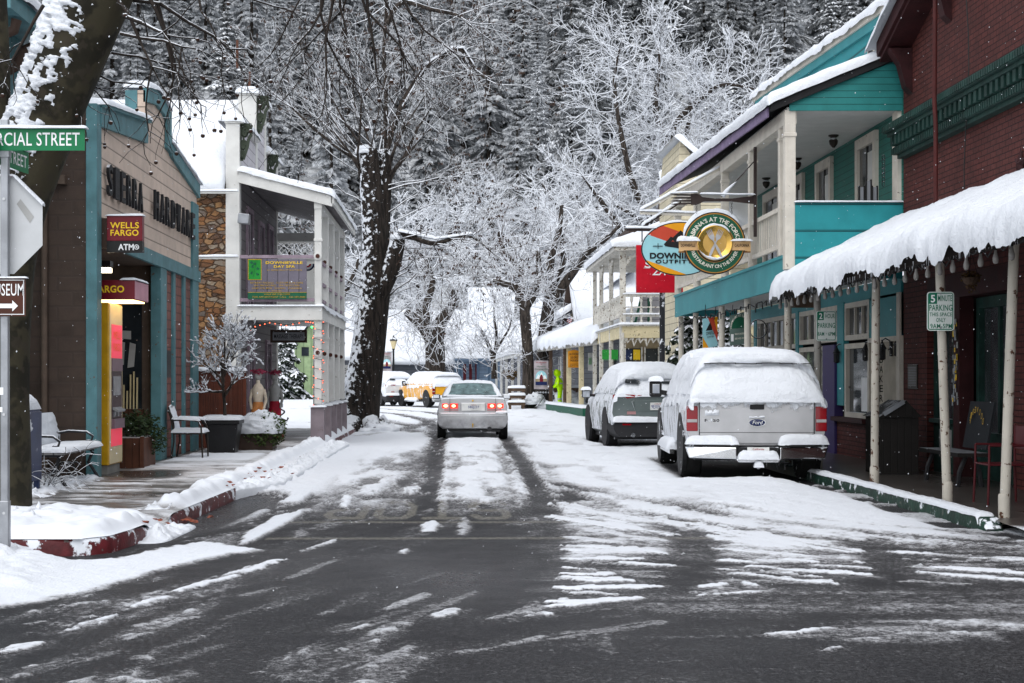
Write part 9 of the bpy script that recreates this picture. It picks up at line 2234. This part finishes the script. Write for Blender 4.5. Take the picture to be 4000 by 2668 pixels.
def banner(name,lab,px0,px1,py0,py1,Y):
 t_=thing(name,lab,'banner',at(px0,py1,Y));A=at(px0,py1,Y);B=at(px1,py0,Y);w_=B.x-A.x;h=B.z-A.z
 M('banner_cloth',(.36,.32,.33),rough=.8,var=.08,bump=.2)if 'banner_cloth' not in MATS else None
 n=10;P=np.array([[(A.x+w_*i/n,Y+.03*math.sin(i*.7+j*.2),A.z+h*j/8)for j in range(9)]for i in range(n+1)]);mb=MB();mb.grid(P);mb.build('cloth','banner_cloth',t_,smooth=180)
 B_=lambda u,v,d:Vector((A.x+w_*u,Y-.04-d,A.z+h*v))
 mb=MB();mb.add([B_(.5+.40*math.cos(t),.40+.24*math.sin(t),0)for t in[i*math.pi/14 for i in range(15)]]+[B_(.1,.14,0),B_(.9,.14,0)],[tuple(range(15))+(15,16)]if False else[tuple(list(range(15))+[15,16])]);mb.build('blue_sky','out_blue',t_)
 mb=MB();mb.add([B_(u,v,.004)for u,v in((.12,.36),(.3,.52),(.38,.46),(.52,.60),(.66,.44),(.76,.5),(.88,.36))],[tuple(range(7))]);mb.build('peaks','white_ink',t_)
 mb=MB();mb.add([B_(u,v,.008)for u,v in((.10,.36),(.90,.36),(.90,.26),(.10,.26))],[(0,1,2,3)]);mb.build('meadow','tan_wall',t_)
 mb=MB();mb.add([B_(u,v,.012)for u,v in((.40,.24),(.62,.24),(.64,.40),(.56,.50),(.46,.50),(.38,.40))],[tuple(range(6))]);mb.build('digger_motif','maroon',t_)
 mb=MB();mb.add([B_(u,v,.016)for u,v in((.10,.26),(.90,.26),(.90,.14),(.10,.14))],[(0,1,2,3)]);mb.build('river','badge_blue',t_)
 mb=MB();ctext(mb,'Welcome',B_(.5,.93,0),X_,h*.05,Z_,w=w_*.72);ctext(mb,'to',B_(.5,.87,0),X_,h*.035,Z_);mb.build('red_lettering','lens_red',t_)
 mb=MB();ctext(mb,'Historic',B_(.5,.79,0),X_,h*.06,Z_,w=w_*.62);ctext(mb,'Downieville',B_(.5,.70,0),X_,h*.06,Z_,w=w_*.9);mb.build('green_lettering','deep_green',t_)
 mb=MB();mb.bar((A.x-.02,Y,B.z+.02),(B.x+.08,Y,B.z+.02),.03);mb.bar((A.x-.02,Y,A.z-.02),(B.x+.08,Y,A.z-.02),.03);mb.build('arm','black_pole',t_);return t_
banner('street_banner','mauve banner with blue mountain picture near the neon clad worker',2086,2142,1408,1520,67.5)
banner('street_banner','mauve banner with blue mountain picture on the lamp post',1492,1530,1376,1450,88)
lp=thing('street_lamp','black lantern street lamp beside the hanging banner','street lamp',at(1537,1500,88.5));x=at(1537,0,88.5).x;zt=at(0,1362,88.5).z
mb=MB();mb.lathe((x,88.5,0),[(.14,0),(.14,.4),(.07,.6),(.055,zt-.1),(.09,zt)],10);mb.build('post','black_pole',lp,smooth=40)
mb=MB();mb.lathe((x,88.5,zt),[(.09,0),(.20,.45),(.19,.46),(.08,.02)],6);mb.build('lamp_glass','atm_cream',lp);mb=MB();mb.lathe((x,88.5,zt+.45),[(.23,0),(.20,.08),(.06,.2),(.03,.3),(.001,.33)],6);mb.build('lamp_cap','black_pole',lp)
mb=MB();snowball(mb,(x,88.5,zt+.52),.17,(1,1,.6),4,16);mb.build('snow_cap','snow',lp,smooth=180)
# yellow gable house, grey house, further porches
gh=thing('yellow_gable_house','pale yellow gabled house with steep snow roof and small flag','house',(7,80,0));gx=6.35
mb=MB();mb.prism([(gx,76.2,0),(gx,76.2,4.3),(gx,80,6.85),(gx,84,4.5),(gx,84,0)],(6,0,0));mb.build('wall','cream_lap',gh)
mb=MB();mb.prism([(gx-.35,75.7,4.15),(gx-.35,80,7.05),(gx-.35,84.5,4.3),(gx-.35,84.5,4.1),(gx-.35,80,6.85),(gx-.35,75.7,3.95)],(6.5,0,0));mb.build('roof','brown_beam',gh)
mb=MB();snow_slab(mb,(gx-.3,75.6,4.15),(gx+6.2,75.6,4.15),(gx+6.2,80,7.05),(gx-.3,80,7.05),t=.28,nu=30,nv=26,edge=.2,seed=81,drop=(0,0,.1,0));snow_slab(mb,(gx-.3,84.6,4.3),(gx+6.2,84.6,4.3),(gx+6.2,80,7.05),(gx-.3,80,7.05),t=.28,nu=30,nv=26,edge=.2,seed=82);mb.build('roof_snow','snow',gh,smooth=180)
mb=MB();mb.box(gx-.04,gx,77.6,78.6,2.9,3.9);mb.build('attic_window','dark_glass',gh)
fl=thing('small_flag','small red striped flag with blue corner on a slanting pole','flag',at(2225,1262,74));p0,p1=at(2250,1248,74),at(2216,1228,74)
mb=MB();mb.bar(p0,p1,.04);mb.build('pole','white_wood',fl)
q0,q1,q2,q3=at(2222,1234,74),at(2239,1242,74),at(2228,1264,74),at(2214,1255,74)
for k in range(7):
 mb=MB();f=k/7.,(k+1)/7.;L_=lambda t:q0.lerp(q3,t);R_=lambda t:q1.lerp(q2,t);mb.quad(L_(f[0]),R_(f[0]),R_(f[1]),L_(f[1]));mb.build('stripe','sign_red' if k%2==0 else 'white_ink',fl)
mb=MB();d=Vector((0,-.02,0));mb.quad(q0+d,q0.lerp(q1,.5)+d,q0.lerp(q1,.5).lerp(q3.lerp(q2,.5),.5)+d,q0.lerp(q3,.5)+d);mb.build('canton','plate_blue',fl)
g2h=thing('slate_house','slate grey clapboard house under a wide snow roof behind the black trunks','house',(8,90,0))
mb=MB();mb.prism([(6.1,78.5,0),(6.1,97,0),(12,97,0),(12,78.5,0)],(0,0,4.55));mb.build('wall','slate_lap',g2h)
mb=MB();mb.prism([(5.6,78,4.45),(5.6,97.5,4.45),(9.4,97.5,7.0),(9.4,78,7.0)],(0,0,.12));mb.build('roof','slate_lap',g2h)
mb=MB();snow_slab(mb,(5.5,77.8,4.58),(5.5,97.6,4.58),(9.4,97.6,7.15),(9.4,77.8,7.15),t=.3,nu=40,nv=22,edge=.2,seed=83);mb.build('roof_snow','snow',g2h,smooth=180)
for Y in(81,86,91):
 mb=MB();mb.box(6.06,6.1,Y,Y+1.3,1.,2.6);w_=mb.build('window','dark_glass',g2h);mb=MB();mb.box(6.03,6.1,Y-.15,Y,.9,2.7);mb.box(6.03,6.1,Y+1.3,Y+1.45,.9,2.7);mb.build('frame','white_wood',w_)
wp=thing('white_porch','white posted porch under a snowy shed roof further down the street','porch',(4,98,0))
c0,c1=Vector((fx_(110)+1.9,110,2.72)),Vector((fx_(86)+1.05,86,2.9));d0,d1=c0+Vector((3.5,0,2.0)),c1+Vector((3.5,0,2.0))
mb=MB();mb.prism([c0,c1,d1,d0],(0,0,-.1));mb.build('roof','soffit',wp);mb=MB();mb.bar(c0,c1,.12,.28);mb.build('beam','white_wood',wp)
mb=MB();snow_slab(mb,c1+Vector((-.1,0,.05)),c0+Vector((-.1,0,.05)),d0,d1,t=.28,nu=40,nv=20,edge=.2,seed=84);mb.build('roof_snow','snow',wp,smooth=180)
for k in range(6):
 p=c0.lerp(c1,k/5.);mb=MB();mb.box(p.x+.1,p.x+.26,p.y,p.y+.16,0,p.z-.1);mb.build('post','white_wood',wp)
mb=MB();mb.prism([c0+Vector((2.2,0,-2.7)),c1+Vector((2.2,0,-2.9)),d1+Vector((0,0,-4.9)),d0+Vector((0,0,-4.7))],(0,0,3.6));mb.build('wall','slate_lap',wp)
for k,(px,Y)in enumerate(((1985,97),(2002,93))):
 c=at(px,1462,Y);mb=MB();leafball(mb,c,.42,200,.1,4+k,(1,1,.8),.2);tag(mb.build('hanging_fern','dry_plant'),('brown dried fern basket at the left end of the white porch','brown dried fern basket at the right end of the white porch')[k],'hanging plant','dried fern baskets on the white porch')
bb=thing('blue_porch_house','low blue clapboard house with navy porch posts and red shutters','house',(2,122,0))
mb=MB();mb.box(at(1835,0,124).x,at(1960,0,124).x,124,132,0,3.3);mb.box(at(1790,0,126).x,at(1835,0,126).x,126,132,0,3.3);mb.build('wall','blue_lap',bb)
X0,X1=at(1772,0,120).x,at(1965,0,120).x
mb=MB();mb.box(X0,X1,119.6,125,2.85,3.0);mb.build('porch_roof','blue_lap',bb)
mb=MB();snow_slab(mb,(X0-.1,119.4,3.0),(X1+.1,119.4,3.0),(X1+.1,130,5.8),(X0-.1,130,5.8),t=.3,nu=30,nv=24,edge=.2,seed=85);mb.build('roof_snow','snow',bb,smooth=180)
for px in(1775,1793,1862,1905):mb=MB();x=at(px,0,120).x;mb.box(x,x+.2,120,120.2,0,2.9);mb.build('porch_post','navy_post',bb)
for px in(1815,1838,1862):mb=MB();x=at(px,0,123.9).x;mb.box(x-.12,x+.12,123.85,123.95,.6,2.6);mb.build('shutter','red_shutter',bb)
# broad white roofs closing the view
for nm,lab,x0,x1,Y,ze,zr,wm in(('long_house','long low grey building under one broad smooth snow roof',-9.6,1.2,128,2.65,7.2,'slate_lap'),('back_house','house with high blank snow roof left of the big tree',-13.5,-7.2,118,2.9,7.4,'slate_lap'),('back_house','house with high snow roof between white porch and slate house',1.5,9,134,3.2,9.5,'slate_lap')):
 t_=thing(nm,lab,'house',((x0+x1)/2,Y+4,0));mb=MB();mb.box(x0+.4,x1-.4,Y+.5,Y+9,0,ze+.1);mb.build('wall',wm,t_)
 mb=MB();mb.prism([(x0,Y,ze),(x0,Y+5,zr),(x0,Y+10,ze)],(x1-x0,0,0));mb.build('roof','brown_beam',t_)
 mb=MB();snow_slab(mb,(x0-.1,Y-.2,ze-.05),(x1+.1,Y-.2,ze-.05),(x1+.1,Y+5,zr+.05),(x0-.1,Y+5,zr+.05),t=.3,nu=40,nv=26,edge=.2,seed=86);mb.build('roof_snow','snow',t_,smooth=180)
gs=thing('green_shed','pale green board shed on the snowy lot seen under the porch','shed',at(1190,1510,106));M('green_board',(.30,.40,.22),rough=.7,pat='board',pitch=.5,axis='x',bump=.3)
a,b=at(1150,0,106).x,at(1262,0,106).x
mb=MB();mb.prism([(a,106,0),(b,106,0),(b,106,3.1),((a+b)/2+.4,106,5.6),(a,106,3.6)],(0,7,0));mb.build('wall','green_board',gs)
mb=MB();mb.box(a+.5,a+1.0,105.95,106,3.0,3.6);mb.build('window','dark_glass',gs);mb=MB();m_=(a+b)/2+.4;snow_slab(mb,(a-.3,105.7,3.5),(m_,105.7,5.7),(m_,113,5.7),(a-.3,113,3.5),t=.25,nu=16,nv=16,edge=.15);snow_slab(mb,(m_,105.7,5.7),(b+.3,105.7,3.0),(b+.3,113,3.0),(m_,113,5.7),t=.25,nu=16,nv=16,edge=.15);mb.build('roof_snow','snow',gs,smooth=180)
# snowy street furniture near the two trunks
for k,(px,Y,lab)in enumerate(((2018,70,'rough rail fence piled with snow left of the black trunks'),(2245,72,'rail fence piled with snow behind the worker'))):
 t_=thing('rail_fence',lab,'fence',at(px,1600,Y));c=at(px,1600,Y)
 for dx in(-.3,.3)if k==0 else(-.9,.1,.9):mb=MB();mb.box(c.x+dx-.06,c.x+dx+.06,Y,Y+.12,0,1.05);mb.build('fence_post','old_wood',t_)
 w_=.4 if k==0 else 1.0
 for z in(.30,.62,.95):mb=MB();mb.box(c.x-w_,c.x+w_,Y-.04,Y,z-.07,z+.07);r_=mb.build('rail','old_wood',t_);mb=MB();snow_slab(mb,(c.x-w_,Y-.1,z+.07),(c.x+w_,Y-.1,z+.07),(c.x+w_,Y+.06,z+.07),(c.x-w_,Y+.06,z+.07),t=.12,nu=20,nv=8,edge=.07,seed=k);mb.build('rail_snow','snow',r_,smooth=180)
pf=thing('picket_fence','dark picket fence with snow on every point under the banner','fence',at(2100,1590,71.8));mb=MB();mb2=MB()
for k in range(13):
 x=at(2055,0,72).x+k*.13;mb.prism([(x,72.2,0),(x+.08,72.2,0),(x+.08,72.2,.72),(x+.04,72.2,.8),(x,72.2,.72)],(0,.03,0));mb2.ball((x+.04,72.2,.80),.06,6,5,(1,1,.8))
mb.build('pickets','bin_wood',pf);mb2.build('picket_snow','snow',pf,smooth=180)
for k,(px,py,r_,lab)in enumerate(((2090,1565,.42,'snow covered bush at the foot of the left black trunk'),(2215,1560,.5,'snow buried shrub beside the worker'),(2255,1575,.5,'round snow mound between the awning posts'),(2130,1585,.30,'small snow capped shrub between the two trunks'))):
 c=at(px,py,70.5);t_=thing('snowy_bush',lab,'bush',(c.x,70.5,.05));mb=MB();leafball(mb,(c.x,70.5,c.z-.05),r_*.9,160,.09,k,(1.1,.8,1.),.5);mb.build('stems','needle_near',t_);mb=MB();snowball(mb,(c.x,70.5,c.z-.05),r_,(1.2,.9,.9),k+3,22,.5);mb.build('snow_cap','snow',t_,smooth=180)
gp=thing('green_kerb_planter','dark green plank edging box with snow beside the suv','planter',(4.5,60,0));mb=MB();mb.prism([(fx_(57)-.25,57,0),(fx_(67)-.25,67,0),(fx_(67)+.2,67,0),(fx_(57)+.2,57,0)],(0,0,.36));mb.build('planks','dark_green',gp);mb=MB();snow_slab(mb,(fx_(57)-.27,57,.36),(fx_(67)-.27,67,.36),(fx_(67)+.22,67,.36),(fx_(57)+.22,57,.36),t=.1,nu=30,nv=9,edge=.08);mb.build('snow_cap','snow',gp,smooth=180)
M('neon',(.52,.92,.0),rough=.55,var=.12,vs=9,bump=.5,bs=14,bd=.03);MATS['neon'].node_tree.nodes['Principled BSDF'].inputs['Emission Color'].default_value=(.5,1,.0,1);MATS['neon'].node_tree.nodes['Principled BSDF'].inputs['Emission Strength'].default_value=.06  # faint emission added, so the fluorescent cloth glows without a lamp
M('skin',(.42,.24,.17),rough=.6,bump=0);M('reflective',(.55,.58,.56),rough=.35,metal=.3);M('boot',(.015,.015,.016),rough=.6);M('glove',(.03,.03,.032),rough=.8)
wk=thing('person','hooded worker in neon yellow rain suit bending over a snow shovel','person',(4.80,69,.1))
def skinned(name,mat,verts,edges,parent,sub=2):
 me=bpy.data.meshes.new(name);me.from_pydata([v[:3]for v in verts],edges,[]);me.materials.append(MATS[mat])
 o=bpy.data.objects.new(name,me);COL.objects.link(o);sm=o.modifiers.new('skin','SKIN');sm.use_smooth_shade=True
 for i,v in enumerate(verts):me.skin_vertices[0].data[i].radius=(v[3],v[4]if len(v)>4 else v[3])
 me.skin_vertices[0].data[0].use_root=True
 ss=o.modifiers.new('sub','SUBSURF');ss.levels=sub;ss.render_levels=sub
 bpy.context.view_layer.update();ev=o.evaluated_get(bpy.context.evaluated_depsgraph_get());m2=bpy.data.meshes.new_from_object(ev);bpy.data.objects.remove(o);o=bpy.data.objects.new(name,m2);COL.objects.link(o);adopt(o,parent);return o
gx_,gy_,gz_=4.80,69.,.11
L=lambda x,y,z,r,r2=None:(gx_+x,gy_+y,gz_+z,r,r2 or r)
body=[L(.03,0,.90,.15,.17),L(.01,0,1.08,.15,.17),L(-.03,0,1.26,.15,.19),L(-.07,0,1.40,.085,.09),L(-.11,0,1.50,.075,.07),L(-.13,0,1.60,.09,.08),L(.03,-.10,.80,.105),L(-.02,-.11,.48,.085),L(.03,-.11,.10,.065),L(-.12,-.12,.04,.045,.05),L(.05,.10,.80,.105),L(.04,.11,.48,.085),L(.10,.11,.10,.065),L(-.05,.12,.04,.045,.05),L(-.04,-.19,1.34,.075),L(-.06,-.24,1.10,.06),L(-.24,-.16,.96,.048),L(-.30,-.13,.94,.036,.03),L(-.04,.19,1.34,.075),L(-.07,.25,1.12,.06),L(-.28,.12,1.0,.048),L(-.34,.10,.97,.036,.03)]
ed=[(0,1),(1,2),(2,3),(3,4),(4,5),(0,6),(6,7),(7,8),(8,9),(0,10),(10,11),(11,12),(12,13),(2,14),(14,15),(15,16),(16,17),(2,18),(18,19),(19,20),(20,21)]
bd_=skinned('body','neon',body,ed,wk)
bd_.data.materials.append(MATS['glove']);bd_.data.materials.append(MATS['boot']);bd_.data.materials.append(MATS['skin'])
for p in bd_.data.polygons:
 c=p.center;dx,dz=c.x-gx_,c.z-gz_
 if dz<.10:p.material_index=2
 elif dx<-.285 and .85<dz<1.05:p.material_index=1
 elif dz>1.46 and dx<-.15:p.material_index=3
def finger(side,cx,cy,cz):
 for k in range(4):
  a=-.045+.028*k;skinned('finger','glove',[L(cx,cy+a*.8,cz,.012),L(cx-.05,cy+a,cz-.012+.004*k,.011),L(cx-.075+.004*abs(k-1.5),cy+a,cz-.045,.010),L(cx-.055,cy+a,cz-.075,.009)],[(0,1),(1,2),(2,3)],bd_,1)
 skinned('thumb','glove',[L(cx+.01,cy+side*.03,cz+.01,.013),L(cx-.03,cy+side*.045,cz+.03,.012),L(cx-.065,cy+side*.02,cz+.02,.010)],[(0,1),(1,2)],bd_,1)
finger(1,-.30,-.13,.94);finger(-1,-.34,.10,.97)
P=np.zeros((16,20,3))
for i in range(16):
 for j in range(20):
  th=.35+(math.pi-.75)*i/15;ph=2*math.pi*j/19;P[i,j]=(gx_-.115-.145*math.cos(th)+(.05 if i>12 else 0),gy_+.135*math.sin(th)*math.cos(ph),gz_+1.60+.16*math.sin(th)*math.sin(ph)-(.05*max(0,i-8)/7 if math.sin(ph)<0 else 0))
mb=MB();mb.grid(P);mb.build('hood','neon',wk,smooth=180)
mb=MB();mb.lathe((gx_-.115,gy_,gz_+1.57),[(.001,-.11),(.07,-.09),(.088,0),(.075,.07),(.001,.11)],12);hd_=mb.build('face','skin',wk,smooth=180)
mb=MB();mb.ball((gx_-.205,gy_,gz_+1.565),.018,8,6);mb.build('nose','skin',hd_,smooth=180)
for s_ in(-1,1):mb=MB();mb.ball((gx_-.19,gy_+s_*.032,gz_+1.595),.011,8,6);mb.build('eye','white_ink',hd_,smooth=180)
mb=MB();mb.obox((gx_-.196,gy_,gz_+1.522),(.008,.045,.010));mb.build('mouth','lens_pink',hd_)
mb=MB();mb.lathe((gx_,gy_,gz_),[(.185,.93),(.19,1.20),(.13,1.36)],16);mb.v=[(gx_+(p[0]-gx_)*.98-.02,gy_+(p[1]-gy_)*1.10,p[2])for p in mb.v];jk=mb.build('jacket','neon',wk,smooth=60)
mb=MB();mb.lathe((gx_-.01,gy_,gz_),[(.193,1.10),(.194,1.16)],16);mb.v=[(p[0],gy_+(p[1]-gy_)*1.10,p[2])for p in mb.v];mb.build('chest_band','reflective',jk)
for s_ in(-1,1):mb=MB();mb.lathe((gx_+(.03 if s_>0 else 0),gy_+s_*.11,gz_),[(.092,.40),(.094,.46)],12);mb.build('leg_band','reflective',wk)
sv=thing('snow_shovel','dark long handled snow shovel held by the worker','shovel',(4.3,69,.1));mb=MB();mb.tube([(gx_-.22,gy_+.02,gz_+1.12),(gx_-.36,gy_+.0,gz_+.94),(gx_-.95,gy_-.05,gz_+.16)],.016,8);mb.build('handle','black_pole',sv)
mb=MB();P=np.array([[(gx_-.92-.16*j/5-.02*math.cos((i/6-.5)*3),gy_-.25+.44*i/6,gz_+.22-.17*j/5)for j in range(6)]for i in range(7)]);mb.grid(P);mb.build('blade','black_pole',sv)
# ------------------ falling snow
r_=np.random.default_rng(99);N=9000
Y=8.5+42*r_.random(N)**.8;X=(r_.random(N)-.5)*1.15*Y*.68+.04*Y;Z=r_.random(N)*np.minimum(11,1.5+Y*.27)
S_=.0018+.0034*r_.random(N)**2
S_=np.where(Y<9,S_*.7,S_)
o=np.array([(1,0,0),(-1,0,0),(0,1,0),(0,-1,0),(.25,0,1.35),(-.25,0,-1.35)]);V=np.stack([X,Y,Z],1)[:,None,:]+o[None]*S_[:,None,None]
f=np.array([(0,2,4),(2,1,4),(1,3,4),(3,0,4),(2,0,5),(1,2,5),(3,1,5),(0,3,5)]);F=(np.arange(N)[:,None,None]*6+f[None]).reshape(-1,3)
tag(link('falling_snow',np_mesh('falling_snow',V.reshape(-1,3),F,'snow_soft')),'fine snowflakes falling through the whole street','snowfall',kind='stuff')
